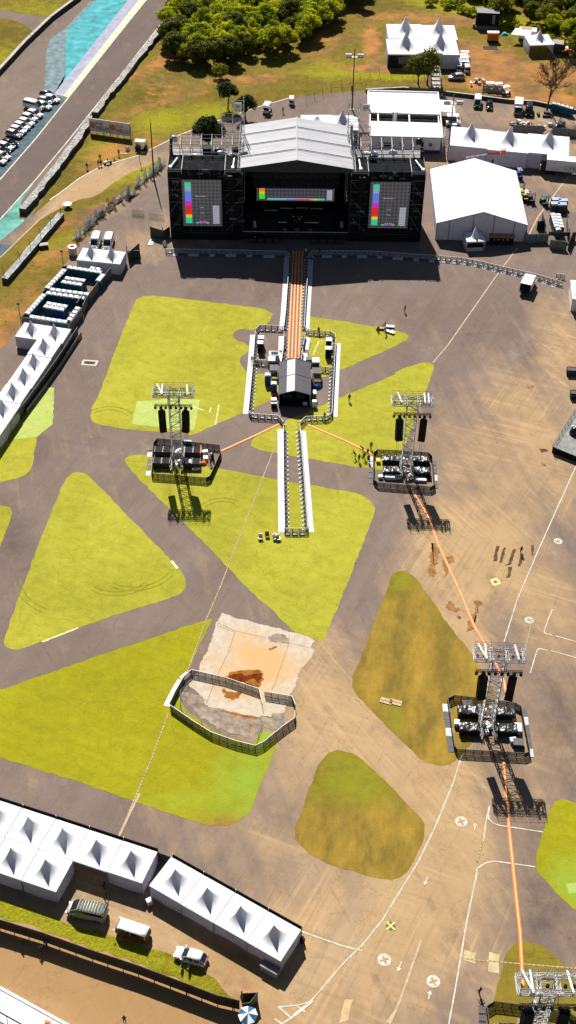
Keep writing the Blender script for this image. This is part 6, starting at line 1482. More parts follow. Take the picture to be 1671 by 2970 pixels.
# boom lift
v = q(10, 165, 3.2); p0 = site(1180+520*.3389, 180+815*.3389, 3.5); p1 = site(1180+690*.3389, 180+788*.3389, 6.); p2 = site(1180+800*.3389, 180+780*.3389, 6.8); base = Vector((p0.x, p0.y, 0))
t = thing('boom_lift', 'boom lift behind the hall tent with orange basket raised before the long white tent', 'boom lift', base)
b = MB(); b.box((0, 0, 1.), (3., 2., 1.2)); b.build('chassis', 'orange', t)
for x in (-1., 1.):
    for y in (-.9, .9): b = MB(); b.bar((x, y-.15, .45), (x, y+.15, .45), .45, 0, 12); b.build('wheel', 'tyre', t)
b = MB(); b.bar((0, 0, 1.6), p0-base+Vector((0,0,0)), .3); b.bar(p0-base, p1-base, .16); b.build('boom', 'light_steel', t); b = MB(); b.bar(p1-base, p2-base, .26); b.build('jib', 'red', t)
b = MB(); d = p2-base+Vector((.6,0,0)); b.box((d.x, d.y, d.z), (1.2, .9, .08)); 
for z in (-.0, .6, 1.1): b.path([(d.x-.6,d.y-.45,d.z+z), (d.x+.6,d.y-.45,d.z+z), (d.x+.6,d.y+.45,d.z+z), (d.x-.6,d.y+.45,d.z+z), (d.x-.6,d.y-.45,d.z+z)], .05, n=4)
b.box((d.x, d.y-.46, d.z+.5), (1.1, .03, .9)); b.box((d.x+.55, d.y, d.z+.5), (.03, .8, .9)); b.build('basket', 'orange', t)

# ================================================================== buildings and yard objects
A0, B0 = site(1071, 440), site(1275, 446); rz = ang(A0, B0); w = (B0-A0).length
ev = height_at(1276, 398, B0)
t = thing('white_building', 'long white building with two pale roofs and an open court between them behind the stage', 'building', A0, rz)
rb_ = site(1168, 270, ev+.3); dp = (rb_-Vector((A0.x, A0.y, ev+.3))).length*.97
y1 = (site(1064,350.5,ev)-Vector((A0.x,A0.y,ev))).y; y2 = (site(1064,325.6,ev)-Vector((A0.x,A0.y,ev))).y
b = MB(); b.bx(0, w, 0, .2, 0, ev-.3); b.bx(0, .2, .2, dp, 0, ev-.3); b.bx(w-.2, w, .2, dp, 0, ev-.3); b.bx(.2, w-.2, dp-.2, dp, 0, ev-.3); b.bx(.2, w-.2, y1-.1, y1+.1, 0, ev-.3); b.bx(.2, w-.2, y2-.1, y2+.1, 0, ev-.3); b.build('wall', 'white_metal', t)
b = MB(); b.bx(.0, w, -.03, -.002, 0, .9); b.build('wall_base', pm('navy_base', (.02,.035,.09), .3), t)
for a, c in ((-.2, y1), (y2, dp)):
    b = MB(); b.ring([[(-.25, a, ev-.3), (-.25, c, ev-.3), (-.25, c, ev), (-.25, (a+c)/2, ev+.25), (-.25, a, ev)], [(w+.25, a, ev-.3), (w+.25, c, ev-.3), (w+.25, c, ev), (w+.25, (a+c)/2, ev+.25), (w+.25, a, ev)]]); b.build('roof', 'roof_white', t)
b = MB(); b.bx(w+.26, w+.5, -.2, dp+.6, ev-.2, ev+.15); b.bx(-.25, w+.5, dp+.6, dp+.85, ev-.2, ev+.2); b.bx(-.5, -.26, y2, dp+.6, ev-.2, ev+.15); b.build('parapet', 'white_paint', t)
b = MB(); b.bx(.2, w-.2, y1+.1, y2-.1, .02, ev-1.6); b.build('court_floor', pm('court', (.20,.15,.11), .4, 1), t)
b = MB(); b.bx(.3, w-.3, y2-.16, y2-.11, ev-1.5, ev-.35); b.build('dark_glazing', 'glass', t)
for x in (.12*w, .57*w): b = MB(); b.bx(x-.15, x+.15, y1, y2, ev-.5, ev-.2); b.build('court_beam', 'white_metal', t)
b = MB(); b.cyl((w*.36, (y1+y2)/2, ev-1.6), .6, 2.6, 10); b.cyl((w*.36, (y1+y2)/2, ev+1.), .75, .6, 10); b.build('vent_tower', 'silver', t)
for x in (.16, .44, .86): b = MB(); b.bx(x*w-.35, x*w+.35, -.35, -.02, 2., 2.7); b.build('wall_unit', 'car_grey', t)
b = MB(); b.bx(w*.2, w*.34, -.05, -.005, 1.2, 2.6); b.build('window', 'glass', t)
v = site(1180+345*.3389, 180+370*.3389, 3.); t = thing('awning', 'white canopy sheet beside the right end of the white building', 'awning', (v.x, v.y, 0), rz); b = MB(); b.add([(-2.2,-3.2,2.9),(2.,-3.4,2.6),(2.,3.,2.8),(-2.2,3.,3.1),(-2.2,-3.2,2.85),(2.,-3.4,2.55),(2.,3.,2.75),(-2.2,3.,3.05)], [(0,1,2,3),(7,6,5,4),(0,4,5,1),(1,5,6,2),(2,6,7,3),(3,7,4,0)]); b.build('canopy', 'white_fabric', t)
for x in (-2.1, 1.9):
    for y in (-3.1, 2.9): b = MB(); b.bar((x, y, 0), (x, y, 2.7), .05); b.build('post', 'steel', t)
# ladder frame between white building and long tent
v0, v1 = site(1293, 440), site(1300, 395); t = thing('ladder_frame', 'upright white ladder frames lined up between the white building and the long tent', 'scaffold', v0); b = MB(); d = v1-v0
for k in range(7):
    q_ = d*(k/6); b.bar((q_.x-.9, q_.y, 0), (q_.x-.9, q_.y, 2.), .06); b.bar((q_.x+.9, q_.y, 0), (q_.x+.9, q_.y, 2.), .06); b.bar((q_.x-.9, q_.y, 2.), (q_.x+.9, q_.y, 2.), .09)
b.bar((-.9,0,1.9), (d.x-.9,d.y,1.9), .05); b.bar((.9,0,1.9), (d.x+.9,d.y,1.9), .05); b.build('frame', 'white_metal', t)
# steps structure by the pair of trees
v = site(1265, 262); t = thing('stair_block', 'old concrete stair block on the slope right of the tree pair', 'stairs', v); b = MB()
for k in range(8): b.bx(-1.2, 1.2, k*2., k*2.+2., 0, .5+k*.28)
b.build('steps', 'concrete', t); b = MB()
for s in (-1.4, 1.25): b.bx(s, s+.15, 0, 16, 0, 2.6)
b.build('side_wall', 'concrete', t); b = MB(); b.box((.4, 15, 4.2), (4, 2.6, .2)); b.bar((-1.,15,2.6),(-1.,15,4.1),.06); b.bar((1.5,15,2.6),(1.5,15,4.1),.06); b.build('canopy', 'white_metal', t)
# billboard pair on the grass
P0, P1 = site(262, 385), site(379, 402); rz = ang(P0, P1); w = (P1-P0).length
t = thing('billboard', 'wide white double billboard with yellow shell marks on the grass beside the race track', 'billboard', P0, rz)
hb_ = height_at(262, 342, P0)
for k in range(2):
    x0 = k*w/2; b = MB(); b.bx(x0+.04, x0+w/2-.04, -.08, .0, .6, hb_); o = b.build('sign_panel', 'white_paint', t); hh = hb_-.6
    b = MB(); n = 18; r = hh*.25; cx, cz = x0+w*.075, .6+hh*.52; pts = []
    for i in range(n+1):
        a = PI*(-.1+1.2*i/n); rr_ = r*(1.+.07*(i % 2)); pts.append((cx+rr_*math.cos(a), -.095, cz-.02*hh+rr_*math.sin(a)))
    pts += [(cx-r*.45, -.095, cz-r*.95), (cx+r*.45, -.095, cz-r*.95)]
    b.add(pts, [tuple(range(len(pts)))[::-1]], 0); q_ = [(cx+(x-cx)*.78, -.105, cz+(z-cz)*.78) for x, y, z in pts]; b.add(q_, [tuple(range(len(q_)))[::-1]], 1)
    for i in range(5):
        a = PI*(.15+.7*i/4); b.bar((cx, -.108, cz-r*.6), (cx+r*.62*math.cos(a), -.108, cz+r*.62*math.sin(a)), .03, 0)
    b.build('shell_mark', ['red', pm('mark_yellow', (.55,.36,.02), .1)], o)
    for s_, sz, dx, dz in (('Shell', .30*hh, .16, .60), ('HELIX', .40*hh, .16, .20)):
        me = text_mesh(s_, sz, .02); me.materials.append(pm('sign_red', (.22,.03,.05), .1) if s_ == 'Shell' else pm('sign_maroon', (.10,.02,.05), .1)); u = link('lettering', me, o, (x0+w*dx, -.1, .6+hh*dz)); u.rotation_euler = (PI/2, 0, 0)
b = MB()
for k in range(7): b.bx(k*w/6-.07, k*w/6+.07, .0, .15, 0, hb_-.1); b.bar((k*w/6, .1, hb_*.8), (k*w/6, 1.6, 0), .05)
b.build('support', 'dark_steel', t)
# lamp masts
def lamp_mast(base, ht, label, heads, group='lamp masts', r=.22):
    t = thing('lamp_mast', label, 'lamp mast', base, 0, group)
    b = MB(); b.bar((0,0,0), (0,0,ht), r, 0, 8, r*.5); b.build('pole', 'dark_steel', t)
    b = MB(); b.bx(-.5, .5, -.5, .5, 0, .15); b.build('base_plate', 'concrete', t)
    if heads:
        b = MB(); b.bx(-2.2, 2.2, -.5, .5, ht*.86, ht*.86+.1); b.bar((-2., 0, ht*.86), (2., 0, ht*.86), .1); b.build('platform', 'steel', t)
        for x in (-1.9, -1.1, 1.1, 1.9): b = MB(); b.box((x, -.2, ht*.86+.55), (.75, .5, .7)); b.bar((x, 0, ht*.86), (x, 0, ht*.86+.3), .05); b.build('floodlight', 'light_steel', t)
    else:
        b = MB(); b.bar((0,0,ht), (0,0,ht+1.2), .04); b.build('lightning_rod', 'dark_steel', t)
    return t
B = site(447, 522); lamp_mast(B, height_at(436, 355, B), 'tall dark lamp mast left of the stage, its shadow on the asphalt', False)
B = site(1021, 318); lamp_mast(B, height_at(1025, 140, B), 'tall lamp mast with four floodlights behind the stage roof', True)
B = site(1298, 462); lamp_mast(B, height_at(1326, 275, B), 'tall lamp mast with floodlights between the white building and long tent', True)
for i, (p, q_, lb) in enumerate((((62,942),(50,880),'thin dark lamp post at the left corner of the toilet yards'), ((184,770),(174,728),'thin dark lamp post above the top left toilets'), ((406,470),(402,420),'thin post on the edge of the service road'))):
    B = site(*p); h_ = height_at(q_[0], q_[1], B); t = thing('lamp_post', lb, 'lamp post', B); b = MB(); b.bar((0,0,0), (0,0,h_), .07, 0, 6); b.build('pole', 'dark_steel', t); b = MB(); b.box((0, -.1, h_), (.5, .35, .3)); b.build('lamp_head', 'black', t)
# truss piles along the bank
rr = random.Random(11)
for i, (x, y) in enumerate(((1200,420),(1130,500),(990,590),(870,700),(740,860),(640,900),(540,970),(420,1050),(330,1120),(250,1190),(170,1260),(90,1310),(30,1400),(-40,1490))):
    v = ck(x, y); t = thing('truss_pile', f'pile of pale metal truss pieces, {ORD[i]} from the stage along the grass bank', 'truss pile', v, heading((278,640),(383,560)), 'truss piles along the grass bank')
    for k in range(6):
        b = MB(); u = rr.uniform(-1.6, 1.6); z = .3+(k % 3)*.5; L = rr.uniform(1.2, 2.2)
        if k % 3 == 2: b.lattice((u, rr.uniform(-.6, .6), .1), (u+rr.uniform(-.6, .6), rr.uniform(-.6, .6), 2.6), .4, .4, .045, .8)
        else: b.lattice((u-L*.6, rr.uniform(-.7, .7), z), (u+L*.6, rr.uniform(-.7, .7), z+rr.uniform(-.1, .3)), .42, .42, .045, .7)
        b.build('truss_piece', 'dark_steel' if i in (4, 7) and k % 2 else 'light_steel', t)
# loose barriers left of the stage
for i, (x0, y0, x1, y1, lb) in enumerate(((735,1170,910,1190,'leaning stack of pale barriers on the asphalt left of the stage'), (1000,1200,1230,1230,'two pale barriers standing right of the barrier stack left of the stage'))):
    a, d = ck(x0, y0), ck(x1, y1); t = thing('loose_barrier', lb, 'barrier', a, ang(a, d)); L = (d-a).length
    for k in range(3 if i == 0 else 2):
        b = MB()
        if i == 0: y = k*.5; x0_, x1_ = 0, L
        else: y = 0; x0_, x1_ = k*L/2, (k+1)*L/2-.1
        for z in (.15, 1.1): b.bar((x0_, y, z), (x1_, y, z), .05)
        for j in range(9): b.bar((lerp(x0_, x1_, j/8), y, .15), (lerp(x0_, x1_, j/8), y, 1.1), .025)
        b.build('rail_panel', pm('pale_yellow', (.42,.38,.27), .2), t)
v = ck(1030, 1570); t = thing('ground_sign', 'pale flat board with two dark holes lying left of the stage', 'board', v, heading((437,722),(449,695))); b = MB(); b.bx(-1.2, 1.2, -.5, .5, .03, .12); b.build('board', 'white_plate', t); b = MB(); b.cyl((-.55,0,.12), .25, .02, 10); b.cyl((.55,0,.12), .25, .02, 10); b.build('hole', 'grey_hoard', t)
heap(ck(1230, 1620), .6, 1.6, 'plastic_white', 'white sheet bundled at the left end of the front barrier', 8, 'sheet_bundle', 'sheet')
# right edge objects
q = crop(1480,780,.2329); v = vz(q, 790, 600, 0)
t = thing('white_booth', 'white booth with a lilac front cut by the right photo edge', 'booth', (site(1664,905).x+2.2, site(1664,905).y+3, 0), -.1); b = MB(); b.bx(-2.6, 2.6, -3, 4, 0, 3.); b.build('booth_wall', 'white_metal', t); b = MB(); b.bx(-2.7, 2.7, -1.2, 4.1, 3., 3.12); b.build('booth_roof', 'white_fabric', t); b = MB(); b.bx(-2.65, -2.2, -3.3, 3.8, 2.2, 3.3); b.build('side_awning', 'white_fabric', t)
for (x, y, lb) in ((745, 1330, 'dark open crate frame at the right photo edge, back one'), (790, 1620, 'dark solid crate at the right photo edge, front one')):
    v = vz(q, x, y, 0); t = thing('dark_crate', lb, 'crate', (v.x+1.2, v.y+.4, 0), -.05); b = MB(); b.bx(-1.9, 1.9, -.6, .6, .1, 1.3); b.build('crate_body', 'dark_hoard', t); b = MB(); b.path([(-1.9,-.62,1.35),(1.9,-.62,1.35),(1.9,.62,1.35),(-1.9,.62,1.35),(-1.9,-.62,1.35)], .05, n=4); b.build('crate_rim', 'black', t)
L = [q(820,1760,1.4), q(525,2210,1.4), q(820,2330,1.4)]
pl = [Vector((v.x, v.y, 0)) for v in L]+[Vector((L[2].x+6, L[2].y+1, 0)), Vector((L[0].x+6, L[0].y+2, 0))]
t = thing('viewing_platform', 'raised grey platform with railing cut by the right photo edge', 'platform', pl[1]); b = MB(); b.prism([((p-pl[1]).x, (p-pl[1]).y) for p in pl], 1.25, 1.4); b.build('deck', pm('deck_grey', (.15,.15,.14), .3, 1), t)
b = MB(); b.prism([((p-pl[1]).x*.985+.08, (p-pl[1]).y*.985) for p in pl], 0, 1.25); b.build('skirt', 'black', t)
a, d = pl[0]-pl[1], Vector((0,0,0))
b = MB()
for z in (1.6, 2., 2.4): b.bar(a+Vector((0,0,z)), d+Vector((.1,0,z)), .04)
for k in range(9): b.bar(lerp(a, d, k/8)+Vector((.05,0,1.4)), lerp(a, d, k/8)+Vector((.05,0,2.4)), .05)
b.build('railing', 'steel', t)
v = q(800, 2010, 2.2); t = thing('rig_cover', 'dark covered rig with white caps on the raised platform at the right edge', 'equipment', (v.x, v.y, 1.4)); b = MB(); b.dome((0,0,0), .9, .9, 1.5, 9, 4); b.build('cover', 'black_tarp', t); b = MB(); b.dome((-.3,.4,1.2), .4, .35, .4, 8, 3); b.dome((.3,.2,1.3), .35, .35, .35, 8, 3); b.build('cap', 'roof_white', t)
# white flat roof, bottom left corner
e0, e1 = site(-40, 2837, 3.), site(205, 2972, 3.); e1 = e1+(e1-e0)*.3; rz = ang(e0, e1); Lw = (e1-e0).length
t = thing('white_roof_block', 'white flat roofed block with a brown rail in the bottom left corner', 'building', (e0.x, e0.y, 0), rz); b = MB(); b.bx(0, Lw, -9, 0, 2.7, 3.); b.build('roof', 'roof_white', t); b = MB(); b.bx(.1, Lw-.1, -8.9, -.1, 0, 2.7); b.build('wall', 'white_metal', t)
b = MB(); b.bar((0,-3.,3.9), (Lw,-3.,3.9), .09); b.build('rail', pm('brown_rail', (.06,.035,.03), .3), t)
for k in range(7): b = MB(); b.bar((k*Lw/6,-3.,3), (k*Lw/6,-3.,3.9), .06); b.build('rail_post', 'silver', t)
b = MB(); b.box((Lw*.62, -1.2, 3.35), (.6, .35, .5), .3); b.build('orange_box', 'orange', t); b = MB(); b.bx(0, Lw, -.45, -.35, 3.0, 3.03); b.build('roof_seam', 'grey_plate', t)
# silver appliance and stall at the end of the slanted tents
v = c7(1030, 1100, .9); t = thing('steel_counter', 'stainless counter sticking out below the last tent of the slanted row', 'counter', (v.x, v.y, 0), rb); b = MB(); b.bx(-1.2, 1.2, -.45, .45, .1, 1.3); b.build('counter_body', 'silver', t); b = MB(); b.bx(-1.25, 1.25, -.5, .5, 1.3, 1.36); b.build('counter_top', 'grey_hoard', t)
case(vz(c6, 1160, 830, 1.), (.7, .6, 1.), .5, 'white_metal', 'white bin standing between the back tent row and the slanted tent row')
case(vz(c7, 1280, 860, 1.), (.5, .5, 1.), .5, 'black', 'small black case at the right corner of the last slanted tent')
# top right: container, generator, food trailer, kiosk, tractor
v = vz(cC, 440, 320, 0); t = thing('black_container', 'black container with a ladder of pale rungs at the back of the dirt yard', 'container', v, -.08); b = MB(); b.bx(-3.4, 3., -.2, 3.2, .6, 4.4); b.build('container_body', 'black', t); b = MB(); b.bx(-3.4, 3.1, -.3, 3.3, 4.4, 4.55); b.build('roof', pm('slate_roof', (.13,.14,.15), .2), t); b = MB()
for k in range(5): b.bx(1.2, 2., -.26, -.21, 1.4+k*.55, 1.7+k*.55)
b.build('rung_panel', 'white_plate', t); b = MB(); b.bx(-3.5, 2.9, -1.1, -.3, 0, .9); b.bx(-4.2, -3.5, -.6, .4, 0, 1.2); b.build('base_unit', 'car_grey', t)
v = vz(cC, 500, 470, 0); t = thing('generator', 'orange generator with a white lid in the middle of the dirt yard', 'generator', v, .0); b = MB(); b.bx(-1.6, 1.6, -.8, .8, .5, 2.6); b.build('housing', 'orange', t); b = MB(); b.bx(-1.7, 1.7, -.4, .9, 2.6, 2.75); b.build('lid', 'roof_white', t); b = MB(); b.bx(-1.5, 1.5, -.7, .7, 0, .5); b.build('skid', 'black', t)
for i, (x, y, L2, lb) in enumerate(((478, 545, 4., 'square floodlight panel lying dark before the orange generator'),)):
    v = vz(cC, x, y, 0); t = thing('ground_sheet', 'dark flat sheet on the earth before the orange generator', 'sheet', v); b = MB(); b.bx(-2., 2., -1.1, 1.1, .03, .09); b.build('cloth', 'black', t); b = MB(); b.bx(-2., 2., -1.1, -.9, .09, .14); b.build('hem', 'dark_steel', t)
v = vz(cC, 850, 470, 0); t = thing('food_trailer', 'white and green food trailer with a white awning in the dirt yard', 'trailer', v, -.15); b = MB(); b.bx(-1.5, 3.4, .3, 3., .8, 3.); b.build('trailer_body', 'white_paint', t); b = MB(); b.bx(-1.5, 3.42, .28, 3.02, .4, .8); b.build('green_skirt', pm('mint_green', (.03,.22,.12), .2), t); b = MB(); b.add([(-3.8,-1.8,2.5),(1.6,-2.2,2.5),(2.2,.9,3.3),(-2.6,1.1,3.3)], [(0,1,2,3)]); b.build('awning', 'white_fabric', t); b = MB(); b.bx(-1., 2., .8, 2.8, 3., 3.3); b.build('roof_unit', 'wood', t)
for x in (-3.6, 1.5): b = MB(); b.bar((x,-1.8,0), (x,-1.8,2.5), .05); b.build('awning_post', 'steel', t)
heap(vz(cC, 640, 390, 0), 1.6, 1., pm('turquoise', (.05,.30,.30), .2), 'turquoise cloth spread left of the food trailer awning', 9)
v = vz(cC, 1230, 590, 0); t = thing('kiosk', 'small grey kiosk with a rusty roof at the right of the peaked tent', 'kiosk', v, -.2); b = MB(); b.bx(-1.4, 1.4, -1.2, 1.4, 0, 2.8); b.build('kiosk_body', 'dark_hoard', t); b = MB(); b.bx(-1.6, 1.6, -1.5, 1.6, 2.8, 2.95); b.build('roof', pm('rust_roof', (.22,.17,.14), .4, 1.), t)
v = vz(cC, 1370, 630, 0); t = thing('tractor', 'orange tractor with a white hood by the trees at far right', 'tractor', v, -.3); b = MB(); b.ring([[(-1.4,-.6,.6),(-1.4,.6,.6),(-1.4,.6,1.6),(-1.4,-.6,1.6)], [(.2,-.6,.6),(.2,.6,.6),(.2,.6,1.6),(.2,-.6,1.6)], [(1.8,-.45,.6),(1.8,.45,.6),(1.8,.45,1.3),(1.8,-.45,1.3)]]); b.build('body', 'orange', t); b = MB(); b.bx(-1.3, .1, -.7, .7, 2.2, 2.3); b.build('cab_roof', 'roof_white', t)
for x, r in ((-1., .75), (1.3, .5)):
    for y in (-.8, .8): b = MB(); b.bar((x, y-.2, r), (x, y+.2, r), r, 0, 14); b.build('wheel', 'tyre', t)
# scrap and stacks behind the long tent
for i, (x, y, lb) in enumerate(((600,185,'scrap metal stack on the grass left of the white carts row'), (1200,460,'dark scrap stack under the bare tree'), (960,540,'pale scrap behind the middle of the long tent'), (1090,560,'white chairs stacked behind the long tent'), (1300,545,'dark scrap under the bare tree near the long tent'))):
    v = vz(cB, x, y, 0); t = thing('scrap_stack', lb, 'scrap', v, rr.uniform(-.3, .3))
    for k in range(9): b = MB(); b.box((rr.uniform(-2.4, 2.4), rr.uniform(-.9, .9), rr.uniform(.2, .8)), (rr.uniform(.4, 1.8), rr.uniform(.2, .6), rr.uniform(.2, .9)), rr.uniform(0, 3)); b.build('scrap_piece', ['white_metal', 'car_grey', 'wood', 'light_steel'][k % 4] if i != 1 else 'dark_steel', t)
hoard([site(1180+905*.3389, 180+600*.3389), site(1180+1170*.3389, 180+610*.3389)], 2., 'grey_hoard', 'pale grey fence behind the middle of the long tent'); hoard([site(1180+1240*.3389, 180+625*.3389), site(1180+1449*.3389, 180+640*.3389)], 2., 'grey_hoard', 'pale grey fence behind the right end of the long tent')
for i, (x, y) in enumerate(((720,185), (790,190), (850,215))): cart(vz(cB, x, y, 1.8), .2*i, f'white cart, {ORD[i]} from the left of three by the small yard sign', group='three carts by the small yard sign', scale=1.1)
v = vz(cB, 730, 285, 0); t = thing('yard_sign', 'grey slatted board on posts behind the black car', 'board', v); b = MB()
for k in range(5): b.bx(-2.6, 2.6, -.04, .04, .6+k*.42, .95+k*.42)
b.build('slats', 'grey_plate', t); b = MB(); b.bar((-2.6,.1,0), (-2.6,.1,3.4), .1); b.bar((2.6,.1,0), (2.6,.1,3.4), .1); b.build('post', 'dark_steel', t)
# loungers group and chairs on the lawns
c9 = crop(1040,680,.4355)
for i, (x, y, m) in enumerate(((148,632,'wood'), (205,620,'white_paint'), (208,655,'white_paint'))):
    v = c9(x, y); t = thing('lounger', ['brown wooden lounger', 'white lounger at the back', 'white lounger at the front'][i]+' on the lawn tip right of the mixing yard', 'lounger', v, [-.1, -.1, -.5][i]); b = MB(); b.add([(-1,-.35,.3),(1,-.35,.3),(1,.35,.3),(-1,.35,.3),(-1,-.35,.38),(1,-.35,.42),(1,.35,.42),(-1,.35,.38)], [(3,2,1,0),(4,5,6,7),(0,1,5,4),(1,2,6,5),(2,3,7,6),(3,0,4,7)]); b.build('seat', m, t); b = MB()
    for x_ in (-.8, .8):
        for y_ in (-.3, .3): b.bar((x_, y_, 0), (x_, y_, .3), .04)
    b.build('leg', 'steel', t)
for i, (x, y, m, lb) in enumerate(((1030,1405,'plastic_white','white boxy chair, leftmost of four on the lawn below the long lane'), (1088,1385,'wood','brown folding chair, second of four below the long lane'), (1155,1405,'white_paint','white folding chair, third of four below the long lane'), (1182,1410,'white_paint','white folding chair, rightmost of four below the long lane'))):
    v = f1(x, y); t = thing('chair', lb, 'chair', v, .2*i, 'four chairs below the long lane'); b = MB(); b.bx(-.35, .35, -.35, .35, .42, .5); b.build('seat', m, t); b = MB(); b.bx(-.35, .35, .3, .38, .5, 1.1); b.build('backrest', m, t)
    for x_ in (-.3, .3):
        for y_ in (-.3, .3): b = MB(); b.bar((x_, y_, 0), (x_, y_, .42), .04); b.build('leg', 'black', t)
# x-shaped marker on the road
v = site(1133, 2686); t = thing('drone_marker', 'pale green cross marker lying on the road below the brown lawn', 'marker', v, .75); b = MB(); b.bx(-.75, .75, -.1, .1, .02, .05); b.build('arm', pm('marker_green', (.45,.50,.14), .1), t); b = MB(); b.bx(-.1, .1, -.75, .75, .05, .075); b.build('arm', MT.get('marker') or pm('marker_green2', (.45,.50,.14), .1), t)
b = MB(); b.bx(-.5, .5, -.5, .5, .012, .018); b.build('mat', pm('marker_mat', (.07,.075,.02), .2), t)
for i, (x, y, lb) in enumerate(((1120, 2034, 'left'), (1148, 2038, 'right'))):
    v = site(x, y); t = thing('board', f'pale flat board lying on the big brown lawn, {lb} one', 'board', v, -.3, 'boards on the brown lawn'); b = MB(); b.bx(-.9, .9, -.5, .5, .05, .12); b.build('plank', pm('board_tan', (.30,.22,.12), .3), t); b = MB(); b.bx(-.8, .8, -.05, .05, .12, .16); b.build('batten', 'wood', t)
# ================================================================== people
def person_mesh(pose):
    V = []; E_ = []; Rd = []
    def v(p, r, par=None):
        V.append(p); Rd.append(r)
        if par is not None: E_.append((par, len(V)-1))
        return len(V)-1
    sw = {'stand': .02, 'walk': .26, 'bend': .1, 'sit': 0}[pose]
    if pose == 'sit': hip = .45
    else: hip = .92
    fwd = .45 if pose == 'bend' else .0
    pel = v((0, 0, hip), .14); wa = v((0, fwd*.25, hip+.16), .135, pel); ch = v((0, fwd*.7, hip+.40), .155, wa); nk = v((0, fwd*1.05, hip+.56), .062, ch); hd = v((0, fwd*1.2+.02, hip+.68), .095, nk); v((0, fwd*1.25+.01, hip+.80), .075, hd)
    for s in (-1, 1):
        hj = v((s*.10, 0, hip-.05), .105, pel)
        if pose == 'sit': kn = v((s*.13, .42, hip+.02), .07, hj); an = v((s*.14, .50, .10), .045, kn); v((s*.14, .68, .05), .04, an)
        else: kn = v((s*.11, s*sw*.6+.04, .50), .07, hj); an = v((s*.11, s*sw*1.2-.02, .09), .045, kn); v((s*.12, s*sw*1.2+.16, .05), .04, an)
        sh = v((s*.20, fwd*.85, hip+.48), .065, ch); el = v((s*.27, fwd*1.-s*sw*.5-.02, hip+.20), .045, sh); wr = v((s*.25, fwd*1.3-s*sw*.8+.12, hip-.02), .03, el); pa = v((s*.25, fwd*1.35-s*sw*.8+.15, hip-.09), .035, wr)
        for k in range(4): v((s*(.22+.02*k), fwd*1.4-s*sw*.8+.17, hip-.18+.012*abs(k-1.5)), .010, pa)
        v((s*.20, fwd*1.4-s*sw*.8+.20, hip-.12), .011, pa)
    me = bpy.data.meshes.new('person'); me.from_pydata(V, E_, [])
    o = bpy.data.objects.new('person_tmp', me); COL.objects.link(o)
    m = o.modifiers.new('skin', 'SKIN'); sv = me.skin_vertices[0].data
    for i, r in enumerate(Rd): sv[i].radius = (r, r)
    sv[0].use_root = True
    sb = o.modifiers.new('sub', 'SUBSURF'); sb.levels = 1; sb.render_levels = 1
    bpy.context.view_layer.update()
    out = bpy.data.meshes.new_from_object(o.evaluated_get(bpy.context.evaluated_depsgraph_get())); bpy.data.objects.remove(o)
    out.polygons.foreach_set('use_smooth', [True]*len(out.polygons)); return out, hip
PM = {k: person_mesh(k) for k in ('stand', 'walk', 'bend', 'sit')}
def clothes(name, shirt, trousers, hip):
    g = G(name); z = g.n('SeparateXYZ', {0: g.obj()}).outputs['Z']
    c = g.mix(g.ramp(z, hip-.02, hip+.0), trousers, shirt); c = g.mix(g.ramp(z, hip+.54, hip+.56), c, (.20, .11, .075)); c = g.mix(g.ramp(z, .09, .07), c, (.02, .02, .02)); return g.done(c, .85)
CL = {}
def person(c, rz, pose, shirt, label, trousers=(.018,.018,.022), z=0.):
    me, hip = PM[pose]; key = (pose, shirt, trousers)
    if key not in CL: CL[key] = me.copy(); CL[key].materials.clear(); CL[key].materials.append(clothes('clothes', shirt, trousers, hip))
    o = link('person', CL[key], None, (c.x, c.y, z), rz); tag(o, label, 'person')
    b = MB(); f = .45*1.23 if pose == 'bend' else .01; b.dome((0, f-.015, hip+.70), .105, .115, .17, 10, 4); b.build('hair', 'black', o); return o
BK, RD, GY, NV, WH = (.015,.015,.018), (.30,.02,.02), (.10,.10,.10), (.03,.035,.07), (.45,.45,.45)
q3 = crop(1000,1100,.2760)
